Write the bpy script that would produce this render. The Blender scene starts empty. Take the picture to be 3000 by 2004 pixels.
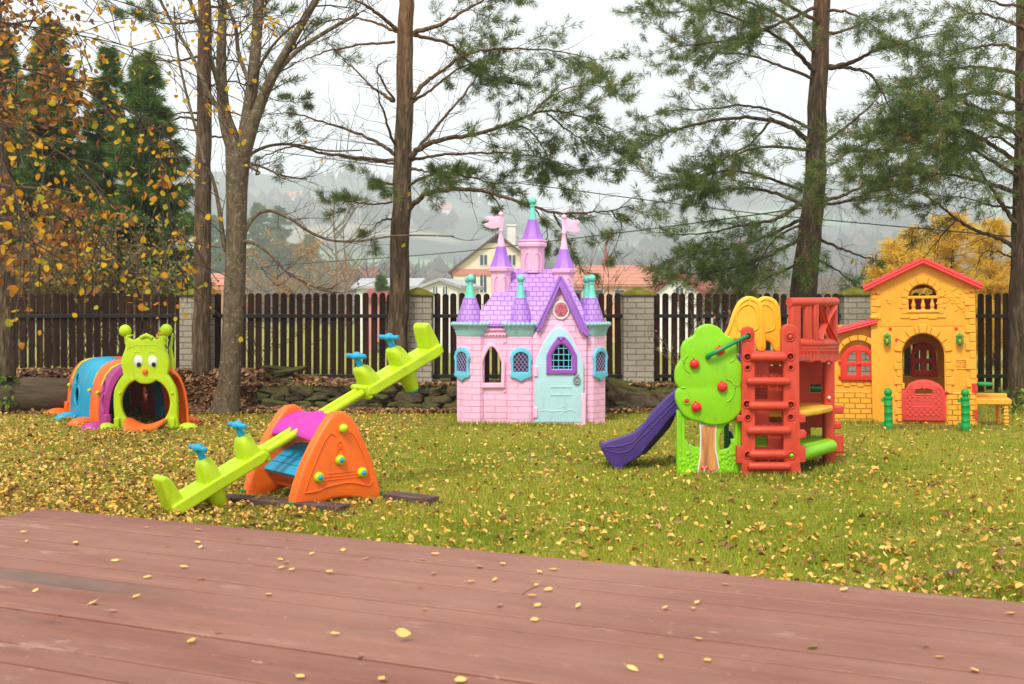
import bpy, bmesh, math, random
import numpy as np
from mathutils import Vector, Matrix, noise
S = bpy.context.scene
COL = S.collection
rnd = random.Random(11)
nrg = np.random.default_rng(11)
F, H0, YH = 3400.0, 1.3, 880.0      # focal length (photo px), eye height, horizon row
R = math.radians

def W(px, py, Y):
    return Vector(((px-1500)*Y/F, Y, H0-(py-YH)*Y/F))
def G(px, py, z=0.0):
    Y = F*(H0-z)/(py-YH)
    return Vector(((px-1500)*Y/F, Y, z))
def sstep(a, b, x):
    t = min(1, max(0, (x-a)/(b-a))); return t*t*(3-2*t)

# ------------------------------------------------------------------ objects
def tag(o, label=None, cat=None, group=None, kind=None):
    if label: o['label'] = label
    if cat: o['category'] = cat
    if group: o['group'] = group
    if kind: o['kind'] = kind
    return o
def thing(name, label, cat, loc=(0, 0, 0), rotz=0, group=None):
    o = bpy.data.objects.new(name, None); COL.objects.link(o)
    o.empty_display_size = .1
    o.location = loc; o.rotation_euler = (0, 0, rotz)
    return tag(o, label, cat, group)
def link(name, me, mats, parent=None):
    if not isinstance(mats, (list, tuple)): mats = [mats]
    for m in mats: me.materials.append(m)
    o = bpy.data.objects.new(name, me); COL.objects.link(o)
    if parent: o.parent = parent
    return o
def copy_tree(o, parent=None):
    c = o.copy(); COL.objects.link(c)
    if parent: c.parent = parent
    for ch in list(o.children): copy_tree(ch, c)
    return c
def finish(me, smooth=35):
    if smooth:
        me.polygons.foreach_set('use_smooth', [True]*len(me.polygons))
        try: me.set_sharp_from_angle(angle=R(smooth))
        except Exception: pass
    me.update()
def add_bevel(o, w, seg=2):
    b = o.modifiers.new('bevel', 'BEVEL'); b.width = w; b.segments = seg
    b.limit_method = 'ANGLE'; b.angle_limit = R(38); b.use_clamp_overlap = True
    return o

class MB:
    def __init__(s): s.v = []; s.f = []; s.m = []
    def add(s, vs, fs, mi=0):
        n = len(s.v); s.v += [tuple(v) for v in vs]
        s.f += [tuple(i+n for i in f) for f in fs]; s.m += [mi]*len(fs); return s
    def box(s, x0, x1, y0, y1, z0, z1, mi=0, M=None):
        vs = [Vector(p) for p in ((x0,y0,z0),(x1,y0,z0),(x1,y1,z0),(x0,y1,z0),(x0,y0,z1),(x1,y0,z1),(x1,y1,z1),(x0,y1,z1))]
        if M: vs = [M @ v for v in vs]
        return s.add(vs, [(0,3,2,1),(4,5,6,7),(0,1,5,4),(1,2,6,5),(2,3,7,6),(3,0,4,7)], mi)
    def tube(s, pts, rad, n=10, cap=True, mi=0):
        pts = [Vector(p) for p in pts]
        if not isinstance(rad, (list, tuple)): rad = [rad]*len(pts)
        vs = []; up = None
        for i, p in enumerate(pts):
            d = (pts[min(i+1, len(pts)-1)]-pts[max(i-1, 0)])
            d = d.normalized() if d.length > 1e-9 else Vector((0, 0, 1))
            if up is None:
                up = Vector((0, 0, 1)) if abs(d.z) < .9 else Vector((1, 0, 0))
            a = d.cross(up)
            if a.length < 1e-6: a = d.cross(Vector((0, 1, 0)))
            a.normalize(); b = d.cross(a).normalized(); up = -b if False else up
            for k in range(n):
                t = 2*math.pi*k/n
                vs.append(p+(a*math.cos(t)+b*math.sin(t))*rad[i])
        fs = []
        for i in range(len(pts)-1):
            for k in range(n):
                fs.append((i*n+k, i*n+(k+1) % n, (i+1)*n+(k+1) % n, (i+1)*n+k))
        if cap:
            fs.append(tuple(range(n-1, -1, -1))); fs.append(tuple((len(pts)-1)*n+k for k in range(n)))
        return s.add(vs, fs, mi)
    def capsule(s, p0, p1, r, n=12, mi=0):
        p0 = Vector(p0); p1 = Vector(p1); d = (p1-p0).normalized()
        pts = []; rr = []
        for a in (80, 50, 20):
            pts.append(p0+d*r*.7*(1-math.sin(R(a)))); rr.append(r*math.cos(R(a)))
        pts.append(p0+d*r*.7); rr.append(r); pts.append(p1-d*r*.7); rr.append(r)
        for a in (20, 50, 80):
            pts.append(p1-d*r*.7*(1-math.sin(R(a)))); rr.append(r*math.cos(R(a)))
        return s.tube(pts, rr, n, True, mi)
    def lathe(s, prof, c=(0, 0, 0), n=16, a0=0.0, cap=True, mi=0, M=None):
        vs = []; c = Vector(c)
        for r, z in prof:
            for k in range(n):
                t = a0+2*math.pi*k/n
                v = Vector((r*math.cos(t), r*math.sin(t), z))
                vs.append((M @ v if M else v)+c)
        fs = []
        for i in range(len(prof)-1):
            for k in range(n):
                fs.append((i*n+k, i*n+(k+1) % n, (i+1)*n+(k+1) % n, (i+1)*n+k))
        if cap:
            fs.append(tuple(range(n-1, -1, -1))); fs.append(tuple((len(prof)-1)*n+k for k in range(n)))
        return s.add(vs, fs, mi)
    def ball(s, c, r, n=16, m=10, mi=0, M=None, lo=-90, hi=90):
        if not isinstance(r, (list, tuple)): r = (r, r, r)
        vs = []; c = Vector(c)
        for i in range(m+1):
            a = R(lo+(hi-lo)*i/m)
            for k in range(n):
                t = 2*math.pi*k/n
                v = Vector((r[0]*math.cos(a)*math.cos(t), r[1]*math.cos(a)*math.sin(t), r[2]*math.sin(a)))
                vs.append((M @ v if M else v)+c)
        fs = []
        for i in range(m):
            for k in range(n):
                fs.append((i*n+k, i*n+(k+1) % n, (i+1)*n+(k+1) % n, (i+1)*n+k))
        fs.append(tuple(range(n-1, -1, -1))); fs.append(tuple(m*n+k for k in range(n)))
        return s.add(vs, fs, mi)
    def loft(s, rings, cap=True, mi=0):
        n = len(rings[0]); vs = [v for r in rings for v in r]; fs = []
        for i in range(len(rings)-1):
            for k in range(n):
                fs.append((i*n+k, i*n+(k+1) % n, (i+1)*n+(k+1) % n, (i+1)*n+k))
        if cap:
            fs.append(tuple(range(n-1, -1, -1))); fs.append(tuple((len(rings)-1)*n+k for k in range(n)))
        return s.add(vs, fs, mi)
    def torus(s, c, R0, r, n=20, m=8, mi=0, axis='Y', sx=1, sz=1):
        pts = []
        vs = []; c = Vector(c)
        for i in range(n):
            t = 2*math.pi*i/n
            for k in range(m):
                u = 2*math.pi*k/m
                rr = R0+r*math.cos(u)
                x, z, y = rr*math.cos(t)*sx, rr*math.sin(t)*sz, r*math.sin(u)
                vs.append(c+(Vector((x, y, z)) if axis == 'Y' else Vector((x, z, y)) if axis == 'Z' else Vector((y, x, z))))
        fs = [(i*m+k, i*m+(k+1) % m, ((i+1) % n)*m+(k+1) % m, ((i+1) % n)*m+k) for i in range(n) for k in range(m)]
        return s.add(vs, fs, mi)
    def build(s, name, mats, parent=None, smooth=35, bevel=0, seg=2):
        me = bpy.data.meshes.new(name)
        me.from_pydata([tuple(v) for v in s.v], [], s.f)
        if max(s.m, default=0) > 0: me.polygons.foreach_set('material_index', s.m)
        bm = bmesh.new(); bm.from_mesh(me); bmesh.ops.recalc_face_normals(bm, faces=bm.faces); bm.to_mesh(me); bm.free()
        finish(me, smooth)
        o = link(name, me, mats, parent)
        if bevel: add_bevel(o, bevel, seg)
        return o

def cr(pts, n=6, closed=True):
    """Catmull-Rom through points (any dimension)"""
    P = [Vector(p) for p in pts]; N = len(P); out = []
    rng = range(N) if closed else range(N-1)
    for i in rng:
        if closed: a, b, c, d = P[i-1], P[i], P[(i+1) % N], P[(i+2) % N]
        else: a, b, c, d = P[max(i-1, 0)], P[i], P[i+1], P[min(i+2, N-1)]
        for k in range(n):
            t = k/n
            out.append(.5*((2*b)+(c-a)*t+(2*a-5*b+4*c-d)*t*t+(3*b-a-3*c+d)*t*t*t))
    if not closed: out.append(P[-1].copy())
    return out
def ell(cx, cy, rx, ry, n=28, a0=0, a1=360):
    full = (a1-a0) == 360
    return [(cx+rx*math.cos(R(a0+(a1-a0)*i/(n if full else n-1))), cy+ry*math.sin(R(a0+(a1-a0)*i/(n if full else n-1)))) for i in range(n)]
def arch(x0, x1, ytop, ybot, spring, pointed=False, n=9):
    """arched opening in photo px (y grows downward)"""
    cx = (x0+x1)/2; pts = [(x0, ybot)]
    for i in range(n+1):
        t = i/n
        if pointed:
            x = x0+(cx-x0)*t; y = spring+(ytop-spring)*math.sin(t*math.pi/2)**.95
        else:
            a = math.pi-(math.pi/2)*t; x = cx+(x1-cx)*math.cos(a); y = spring+(ytop-spring)*math.sin(a)
        pts.append((x, y))
    for x, y in reversed(pts[1:-1]): pts.append((2*cx-x, y))
    pts.append((x1, ybot)); return pts

def inset(lp, d):
    """move a closed loop inwards by d (the curve bevel grows it back)"""
    pts = [(p[0], p[1]) for p in lp]
    pts = [p for i, p in enumerate(pts) if math.dist(p, pts[i-1]) > 1e-5]
    n = len(pts); ar = sum(pts[i-1][0]*pts[i][1]-pts[i][0]*pts[i-1][1] for i in range(n)); sg = 1 if ar > 0 else -1; out = []
    for i in range(n):
        a, b, q = pts[i-1], pts[i], pts[(i+1) % n]
        u = Vector((b[0]-a[0], b[1]-a[1])).normalized(); v = Vector((q[0]-b[0], q[1]-b[1])).normalized()
        n1 = Vector((-u.y, u.x))*sg; n2 = Vector((-v.y, v.x))*sg; m = n1+n2
        if m.length < .3: m = n1*1.0
        else: m = m/max(.55, m.length_squared/2)
        out.append((b[0]+m.x*d, b[1]+m.y*d))
    return out
def plate_mesh(name, loops, th, bevel=.004, ins=True):
    """loops in local (x,z): outline then holes -> solid plate, y from -th/2..th/2"""
    cu = bpy.data.curves.new(name, 'CURVE'); cu.dimensions = '2D'; cu.fill_mode = 'BOTH'
    cu.extrude = max(th/2-bevel, 1e-4); cu.bevel_depth = bevel; cu.bevel_resolution = 2
    for li, lp in enumerate(loops):
        if ins and bevel >= .007: lp = inset(lp, bevel*.9 if li == 0 else -bevel*.9)
        sp = cu.splines.new('POLY'); sp.points.add(len(lp)-1)
        for i, p in enumerate(lp): sp.points[i].co = (p[0], p[1], 0, 1)
        sp.use_cyclic_u = True
    ob = bpy.data.objects.new(name, cu)
    me = bpy.data.meshes.new_from_object(ob)
    n = len(me.vertices); co = np.zeros(n*3, dtype=np.float32); me.vertices.foreach_get('co', co)
    co = co.reshape(-1, 3); co = np.stack([co[:, 0], -co[:, 2], co[:, 1]], 1)
    me.vertices.foreach_set('co', co.ravel())
    bpy.data.objects.remove(ob); bpy.data.curves.remove(cu)
    bm = bmesh.new(); bm.from_mesh(me); bmesh.ops.remove_doubles(bm, verts=bm.verts, dist=1e-5)
    bmesh.ops.recalc_face_normals(bm, faces=bm.faces); bm.to_mesh(me); bm.free()
    me.materials.clear(); me.name = name
    return me
def plate(name, loops, th, mats, parent, y=0.0, bevel=.004, smooth=35, M=None, ins=True):
    me = plate_mesh(name, loops, th, bevel, ins)
    me.transform((M or Matrix()) @ Matrix.Translation((0, y, 0)) if M else Matrix.Translation((0, y, 0)))
    finish(me, smooth)
    return link(name, me, mats, parent)

class PXF:
    """photo-pixel frame of a thing that stands at px0/base row: local coords"""
    def __init__(s, px0, py0, z=0.0):
        s.loc = G(px0, py0, z); s.Y = s.loc.y
    def L(s, px, py, dy=0.0):
        return W(px, py, s.Y+dy)-s.loc
    def P(s, pts, dy=0.0):
        return [((s.L(x, y, dy)).x, (s.L(x, y, dy)).z) for x, y in pts]
    def k(s, dy=0.0): return (s.Y+dy)/F

# ------------------------------------------------------------------ numpy meshes
def np_mesh(name, V, Fc, mats, parent=None, attr=None, smooth=False):
    V = np.asarray(V, dtype=np.float32); Fc = np.asarray(Fc, dtype=np.int32); k = Fc.shape[1]
    me = bpy.data.meshes.new(name)
    me.vertices.add(len(V)); me.vertices.foreach_set('co', V.ravel())
    me.loops.add(Fc.size); me.loops.foreach_set('vertex_index', Fc.ravel())
    me.polygons.add(len(Fc)); me.polygons.foreach_set('loop_start', np.arange(len(Fc), dtype=np.int32)*k)
    if attr is not None:
        a = me.attributes.new('rnd', 'FLOAT', 'POINT'); a.data.foreach_set('value', np.asarray(attr, dtype=np.float32))
    if smooth: me.polygons.foreach_set('use_smooth', np.ones(len(Fc), dtype=bool))
    me.update(calc_edges=True); me.validate()
    return link(name, me, mats, parent)
def nrm(a): return a/np.maximum(np.linalg.norm(a, axis=-1, keepdims=True), 1e-9)
def tufts(Cn, D, L, w, k, a=1.0, b=1.0, off=.02):
    """needle tufts: N centres/directions -> triangles"""
    N = len(Cn); V = nrm(nrg.normal(size=(N, k, 3)))
    d = nrm(D[:, None, :]*a+V*b)
    base = Cn[:, None, :]+V*off
    side = nrm(np.cross(d, nrg.normal(size=(N, k, 3))))*(w/2)
    ln = L*(.65+.5*nrg.random((N, k, 1)))
    P = np.stack([base-side, base+side, base+d*ln], axis=2).reshape(-1, 3)
    Fc = np.arange(len(P)).reshape(-1, 3)
    r = np.repeat(np.clip(nrg.normal(.5, .22, N), 0, 1), k*3)
    return P, Fc, r
def leaves_np(Cn, Nn, size, fold=.25, asp=.72):
    """oval leaves: 6-gon folded; Cn centres, Nn normals"""
    N = len(Cn); t = nrm(np.cross(Nn, nrg.normal(size=(N, 3)))); b = nrm(np.cross(Nn, t))
    s = (size*(.65+.6*nrg.random((N, 1))))/2
    pts = [(-1, 0, 0), (-.35, asp, 1), (.45, asp*.8, 1), (1, 0, 0), (.45, -asp*.8, 1), (-.35, -asp, 1)]
    curl = (nrg.random((N, 1))-.3)*fold*2
    vs = [Cn+t*s*x+b*s*y+Nn*s*(z*curl) for x, y, z in pts]
    P = np.stack(vs, 1).reshape(-1, 3)
    i = np.arange(N)[:, None]*6
    Fc = np.concatenate([np.concatenate([i, i+1, i+2, i+3], 1), np.concatenate([i, i+3, i+4, i+5], 1)], 0)
    return P, Fc
def segs(A, B, ra, rb, n=4):
    A = np.asarray(A, float); B = np.asarray(B, float); N = len(A)
    ra = np.broadcast_to(np.asarray(ra, float), (N,))[:, None]; rb = np.broadcast_to(np.asarray(rb, float), (N,))[:, None]
    d = nrm(B-A); h = np.where(np.abs(d[:, 2:3]) < .9, np.array([[0, 0, 1.]]), np.array([[1., 0, 0]]))
    u = nrm(np.cross(d, h)); v = np.cross(d, u)
    rings = []
    for P_, r_ in ((A, ra), (B, rb)):
        rings.append(np.stack([P_+(u*math.cos(2*math.pi*k/n)+v*math.sin(2*math.pi*k/n))*r_ for k in range(n)], 1))
    P = np.concatenate(rings, 1).reshape(-1, 3)
    i = np.arange(N)[:, None]*2*n
    Fc = np.concatenate([np.concatenate([i+k, i+(k+1) % n, i+n+(k+1) % n, i+n+k], 1) for k in range(n)], 0)
    return P, Fc

# ------------------------------------------------------------------ materials
def c(r, g, b):
    f = lambda v: (v/255/12.92 if v/255 <= .04045 else ((v/255+.055)/1.055)**2.4)
    return (f(r), f(g), f(b), 1.0)
def sc(col, k): return (min(1, col[0]*k), min(1, col[1]*k), min(1, col[2]*k), 1)
class NT:
    def __init__(s, name):
        s.m = bpy.data.materials.new(name); s.m.use_nodes = True; s.t = s.m.node_tree
        s.t.nodes.clear(); s.out = s.t.nodes.new('ShaderNodeOutputMaterial')
    def n(s, typ, **kw):
        nd = s.t.nodes.new('ShaderNode'+typ)
        for k, v in kw.items():
            if k.startswith('_'): setattr(nd, k[1:], v)
            else:
                key = int(k[1:]) if k[0] == 'i' and k[1:].isdigit() else k.replace('__', ' ')
                sock = nd.inputs[key]
                if hasattr(v, 'is_output'): s.t.links.new(v, sock)
                else: sock.default_value = v
        return nd
    def l(s, a, b): s.t.links.new(a, b)
    def obj(s): return s.n('TexCoord').outputs['Object']
    def mapv(s, v, scale=(1, 1, 1), rot=(0, 0, 0), loc=(0, 0, 0)):
        return s.n('Mapping', Vector=v, Scale=scale, Rotation=rot, Location=loc).outputs[0]
    def noise(s, v, scale, detail=4, rough=.55):
        return s.n('TexNoise', Vector=v, Scale=scale, Detail=detail, Roughness=rough).outputs[0]
    def ramp(s, fac, stops, interp='LINEAR'):
        nd = s.n('ValToRGB', Fac=fac); e = nd.color_ramp.elements; nd.color_ramp.interpolation = interp
        while len(e) < len(stops): e.new(.5)
        for i, (p, col) in enumerate(stops): e[i].position = p; e[i].color = col
        return nd.outputs[0]
    def mix(s, fac, a, b, mode='MIX'):
        nd = s.n('Mix', _data_type='RGBA', _blend_type=mode)
        for sock, v in ((nd.inputs[0], fac), (nd.inputs[6], a), (nd.inputs[7], b)):
            if hasattr(v, 'is_output'): s.t.links.new(v, sock)
            else: sock.default_value = v
        return nd.outputs[2]
    def math(s, op, a, b=0.5):
        return s.n('Math', _operation=op, i0=a, i1=b).outputs[0]
    def bump(s, h, strength=.3, dist=.01):
        return s.n('Bump', Height=h, Strength=strength, Distance=dist).outputs[0]
    def done(s, col, rough=.5, bump=None, spec=.5, **kw):
        p = s.n('BsdfPrincipled', Roughness=rough)
        if hasattr(col, 'is_output'): s.l(col, p.inputs['Base Color'])
        else: p.inputs['Base Color'].default_value = col
        p.inputs['Specular IOR Level'].default_value = spec
        for k, v in kw.items(): p.inputs[k.replace('__', ' ')].default_value = v
        if bump is not None: s.l(bump, p.inputs['Normal'])
        s.l(p.outputs[0], s.out.inputs[0]); return s.m
def plastic(name, col, rough=.42, var=.12, dirt=.4):
    t = NT(name); o = t.obj()
    n1 = t.noise(o, 4, 4); n2 = t.noise(o, 90, 3, .6); n3 = t.noise(t.mapv(o, (1, 1, .45)), 13, 7, .72)
    base = t.ramp(n1, [(.3, sc(col, 1-var)), (.7, sc(col, 1+var*.5))])
    base = t.mix(t.ramp(n3, [(.54, (0, 0, 0, 1)), (.74, (dirt, dirt, dirt, 1))]), base, c(105, 88, 62))
    rg = t.ramp(n3, [(.3, (rough-.08,)*3+(1,)), (.8, (rough+.2,)*3+(1,))])
    m = t.done(base, rough, t.bump(n2, .12, .002), .45)
    t.l(rg, m.node_tree.nodes['Principled BSDF'].inputs['Roughness'])
    return m
def noisy(name, cols, scale=8, rough=.8, bump=.4, bdist=.01, stretch=(1, 1, 1), detail=6, spec=.3, bscale=3.0):
    t = NT(name); o = t.mapv(t.obj(), stretch)
    n1 = t.noise(o, scale, detail, .6); n2 = t.noise(o, scale*bscale, detail, .65)
    k = len(cols); base = t.ramp(n1, [(.28+.44*i/(k-1), cols[i]) for i in range(k)])
    return t.done(base, rough, t.bump(n2, bump, bdist), spec)
def brickmat(name, col, mortar, bw, rh, ms=.004, rough=.5, bump=.6, dist=.006, var=.06, off=.5, xz=True, grime=.3, nb=.0, mb=.35):
    t = NT(name); o = t.obj()
    sp = t.n('SeparateXYZ', Vector=o)
    if xz == 'xy': v = o
    else:
        xa = t.math('ADD', sp.outputs[0], sp.outputs[1]) if xz == 'around' else sp.outputs[0]
        v = t.n('CombineXYZ', X=xa, Y=sp.outputs[2], Z=0.0).outputs[0]
    wob = t.n('TexNoise', Vector=o, Scale=9.0, Detail=2.0)
    v2 = t.n('VectorMath', _operation='MULTIPLY_ADD', i0=wob.outputs['Color'], i1=(.012, .012, 0), i2=v).outputs[0]
    b = t.n('TexBrick', Vector=v2, Scale=1.0, Mortar__Size=ms, Mortar__Smooth=mb, Bias=0.0, Brick__Width=bw, Row__Height=rh, _offset=off)
    b.inputs['Color1'].default_value = sc(col, 1-var); b.inputs['Color2'].default_value = sc(col, 1+var); b.inputs['Mortar'].default_value = mortar
    n1 = t.noise(o, 7, 6, .7); n2 = t.noise(o, 60, 4, .6)
    base = t.mix(t.ramp(n1, [(.5, (0, 0, 0, 1)), (.8, (grime,)*3+(1,))]), b.outputs['Color'], c(120, 100, 85))
    h = t.math('SUBTRACT', t.math('MULTIPLY', n2, nb), b.outputs['Fac'])
    return t.done(base, rough, t.bump(h, bump, dist), .4)
def leafmat(name, stops, trans=.35, rough=.6):
    t = NT(name)
    a = t.n('Attribute', _attribute_name='rnd').outputs['Fac']
    col = t.ramp(a, stops)
    n = t.noise(t.obj(), 1.3, 3)
    col = t.mix(t.ramp(n, [(.3, (.0, .0, .0, 1)), (.7, (.35, .35, .35, 1))]), col, sc(stops[len(stops)//2][1], .7))
    p = t.n('BsdfPrincipled', Roughness=rough, Base__Color=col); p.inputs['Specular IOR Level'].default_value = .3
    tr = t.n('BsdfTranslucent', Color=col)
    mx = t.n('MixShader', Fac=trans, i1=p.outputs[0], i2=tr.outputs[0])
    t.l(mx.outputs[0], t.out.inputs[0]); return t.m

M = {}
M['lime'] = plastic('lime_plastic', c(184, 214, 14))
M['lime2'] = plastic('grass_green_plastic', c(134, 204, 8))
M['orange'] = plastic('orange_plastic', c(246, 108, 18))
M['tongue'] = plastic('tongue_orange_plastic', c(243, 112, 40), .5)
M['blue'] = plastic('blue_plastic', c(20, 158, 196))
M['magenta'] = plastic('magenta_plastic', c(196, 40, 160))
M['plum'] = plastic('plum_plastic', c(176, 52, 136))
M['purple'] = plastic('slide_purple_plastic', c(72, 48, 124), .45)
M['red'] = plastic('brick_red_plastic', c(202, 66, 42), .48, .08, .3)
M['apple'] = plastic('apple_red_plastic', c(226, 36, 40), .35)
M['yellow'] = plastic('yellow_plastic', c(246, 182, 40))
M['dgreen'] = plastic('dark_green_plastic', c(4, 132, 74))
M['pgreen'] = plastic('post_green_plastic', c(10, 150, 62))
M['roofred'] = plastic('roof_red_plastic', c(226, 58, 58), .4)
M['hy'] = plastic('house_yellow_plastic', c(240, 167, 46), .5, .07, .3)
M['shut'] = plastic('shutter_red_plastic', c(216, 52, 36), .45)
M['gate'] = plastic('gate_red_plastic', c(216, 70, 56), .5)
M['mint'] = plastic('mint_plastic', c(112, 212, 186), .4)
M['teal'] = plastic('cornice_teal_plastic', c(148, 194, 196), .45)
M['aqua'] = plastic('aqua_plastic', c(104, 198, 222), .45)
M['door'] = plastic('pale_blue_plastic', c(176, 216, 222), .5, .05, .3)
M['violet'] = plastic('violet_plastic', c(164, 108, 204), .42)
M['violetd'] = plastic('door_violet_plastic', c(158, 78, 186), .42)
M['pink'] = plastic('pink_plastic', c(242, 190, 214), .5, .05, .18)
M['pinkin'] = plastic('rose_plastic', c(206, 112, 128), .5)
M['lattice'] = plastic('lilac_plastic', c(178, 168, 214), .5)
M['dark'] = plastic('painted_interior_shade', c(66, 26, 66), .6)  # shade of the castle interior as a dark colour, for the lattice windows
M['grey'] = plastic('grey_plastic', c(140, 150, 152), .35)
M['white'] = plastic('white_plastic', c(226, 226, 222), .35)
M['black'] = plastic('black_plastic', c(22, 24, 34), .25)
M['pinkbrick'] = brickmat('pink_brick_plastic', c(242, 190, 216), c(222, 152, 184), .24, .065, .0035, .5, .8, .006, .02, grime=.22)
M['violettile'] = brickmat('violet_tile_plastic', c(184, 138, 216), c(134, 88, 174), .075, .05, .003, .4, .9, .008, .08, grime=.1)
M['conetile'] = brickmat('violet_cone_tile_plastic', c(182, 134, 214), c(130, 84, 172), .05, .055, .003, .4, .8, .006, .08, grime=.1)
M['hstone'] = brickmat('yellow_stone_plastic', c(242, 169, 48), c(216, 134, 26), .12, .055, .006, .5, 1.0, .02, .03, grime=.15, mb=.8)
# ================================================================== camera, world, sun
cam = bpy.data.cameras.new('camera'); camo = bpy.data.objects.new('camera', cam); COL.objects.link(camo)
camo.location = (0, 0, H0); camo.rotation_euler = (R(90), 0, 0)
cam.sensor_width = 36; cam.lens = 36*F/3000; cam.shift_y = (YH-1002)/3000*1.0
cam.clip_end = 4000; cam.clip_start = .05
cam.dof.use_dof = True; cam.dof.focus_distance = 11.0; cam.dof.aperture_fstop = 5.6
S.camera = camo
SUN_EL, SUN_AZ = 52.0, 200.0     # azimuth: direction the light comes from, clockwise from +Y
w = bpy.data.worlds.new('World'); S.world = w; w.use_nodes = True
nt = w.node_tree; bg = nt.nodes['Background']
sky = nt.nodes.new('ShaderNodeTexSky'); sky.sky_type = 'NISHITA'; sky.sun_disc = False
sky.sun_elevation = R(SUN_EL); sky.sun_rotation = R(SUN_AZ); sky.dust_density = 4; sky.altitude = 500
tc = nt.nodes.new('ShaderNodeTexCoord')
cl = nt.nodes.new('ShaderNodeTexNoise'); cl.inputs['Scale'].default_value = 1.6; cl.inputs['Detail'].default_value = 5
mp = nt.nodes.new('ShaderNodeMapping'); mp.inputs['Scale'].default_value = (1, 1, 3.5)
nt.links.new(tc.outputs['Generated'], mp.inputs[0]); nt.links.new(mp.outputs[0], cl.inputs['Vector'])
rp = nt.nodes.new('ShaderNodeValToRGB')
rp.color_ramp.elements[0].position = .3; rp.color_ramp.elements[0].color = (5.7, 5.85, 6.1, 1)
rp.color_ramp.elements[1].position = .7; rp.color_ramp.elements[1].color = (6.9, 6.9, 6.95, 1)
nt.links.new(cl.outputs[0], rp.inputs[0])
mx = nt.nodes.new('ShaderNodeMix'); mx.data_type = 'RGBA'; mx.inputs[0].default_value = .93
nt.links.new(sky.outputs[0], mx.inputs[6]); nt.links.new(rp.outputs[0], mx.inputs[7])
nt.links.new(mx.outputs[2], bg.inputs[0]); bg.inputs[1].default_value = .104
sun = bpy.data.lights.new('sun', 'SUN'); sun.energy = 2.1; sun.angle = R(16); sun.color = (1, .96, .9)
so = bpy.data.objects.new('sun', sun); COL.objects.link(so)
az = R(SUN_AZ); dv = Vector((math.sin(az)*math.cos(R(SUN_EL)), math.cos(az)*math.cos(R(SUN_EL)), math.sin(R(SUN_EL))))
so.rotation_euler = dv.to_track_quat('Z', 'Y').to_euler(); so.location = (0, -5, 20)
S.view_settings.view_transform = 'Standard'; S.view_settings.look = 'None'
S.view_settings.exposure = .77; S.view_settings.gamma = 1
S.render.engine = 'CYCLES'
S.cycles.use_denoising = True
S.cycles.max_bounces = 8; S.cycles.transparent_max_bounces = 8; S.cycles.volume_bounces = 4
S.cycles.diffuse_bounces = 4; S.cycles.glossy_bounces = 3; S.cycles.caustics_reflective = False; S.cycles.caustics_refractive = False

# ================================================================== ground
YF = 14.5                                   # fence line
def bank(x):
    if x < -1.0: a = .40-.12*sstep(-3.4, -2.0, x)
    else: a = .28
    return a*(1-sstep(1.7, 2.6, x))+.13*sstep(1.7, 2.6, x)
def gh(x, y):
    h = 0.0
    if y > 13.2:
        lo, hi = (13.55, 14.0) if x < 1.9 else (13.0, 14.6)
        h = bank(x)*sstep(lo, hi, y)
    if y > 15:
        h += (-.05-h)*sstep(15, 24, y)
        h += -2.6*sstep(26, 75, y)
    if y > 4 and y < 14:
        h += .012*noise.noise(Vector((x*.9, y*.9, 0)))
    if y > 420:
        a = x/y                                # direction across the view
        crest = 228-74*sstep(-.16, .06, a)+62*sstep(.05, .35, a)+26*sstep(-.2, -.5, a)
        t = sstep(420, 1760, y)
        h += crest*t*(.75+.25*noise.noise(Vector((x*.0018, y*.0018, 3.3))))+12*t*noise.noise(Vector((x*.0055, y*.0055, 1)))
        h += -120*sstep(1800, 2100, y)
    return h
def soil(x, y):                              # trodden earth and leaf mould
    return 0
ys = list(np.arange(-3, 3, .5))+list(np.arange(3, 15.2, .11))+list(15.2*1.035**np.arange(0, 146))
ys = [y for y in ys if y < 2150]
us = np.linspace(-1, 1, 181)
V = []; A = []
for y in ys:
    wd = max(y, 0)*.62+9
    for u in us:
        x = float(u*wd); V.append((x, float(y), gh(x, float(y))))
nu = len(us); Fc = [(i*nu+j, i*nu+j+1, (i+1)*nu+j+1, (i+1)*nu+j) for i in range(len(ys)-1) for j in range(nu-1)]
t = NT('lawn_and_fields'); o = t.n('NewGeometry').outputs['Position']
sp = t.n('SeparateXYZ', Vector=o); yv = sp.outputs[1]; xv = sp.outputs[0]
n1 = t.noise(o, .55, 5, .6); n2 = t.noise(o, 9, 6, .7); n3 = t.noise(o, 45, 4, .7)
grass = t.ramp(n1, [(.3, c(120, 130, 36)), (.5, c(150, 148, 50)), (.72, c(158, 138, 64))])
grass = t.mix(t.ramp(n2, [(.42, (0, 0, 0, 1)), (.68, (1, 1, 1, 1))]), grass, c(92, 78, 40))
grass = t.mix(t.ramp(n3, [(.5, (0, 0, 0, 1)), (.8, (.6, .6, .6, 1))]), grass, c(70, 92, 22))
# trodden earth in front of the yellow play house door
dx = t.math('SUBTRACT', xv, 4.22); dy_ = t.math('SUBTRACT', yv, 11.85)
d2 = t.math('SQRT', t.math('ADD', t.math('POWER', t.math('MULTIPLY', dx, .75), 2.0), t.math('POWER', t.math('MULTIPLY', dy_, 2.2), 2.0)))
d2 = t.math('ADD', d2, t.math('MULTIPLY', t.math('SUBTRACT', n2, .5), .5))
soilf = t.ramp(d2, [(.25, (1, 1, 1, 1)), (.75, (0, 0, 0, 1))])
grass = t.mix(soilf, grass, c(104, 82, 58))
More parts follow.
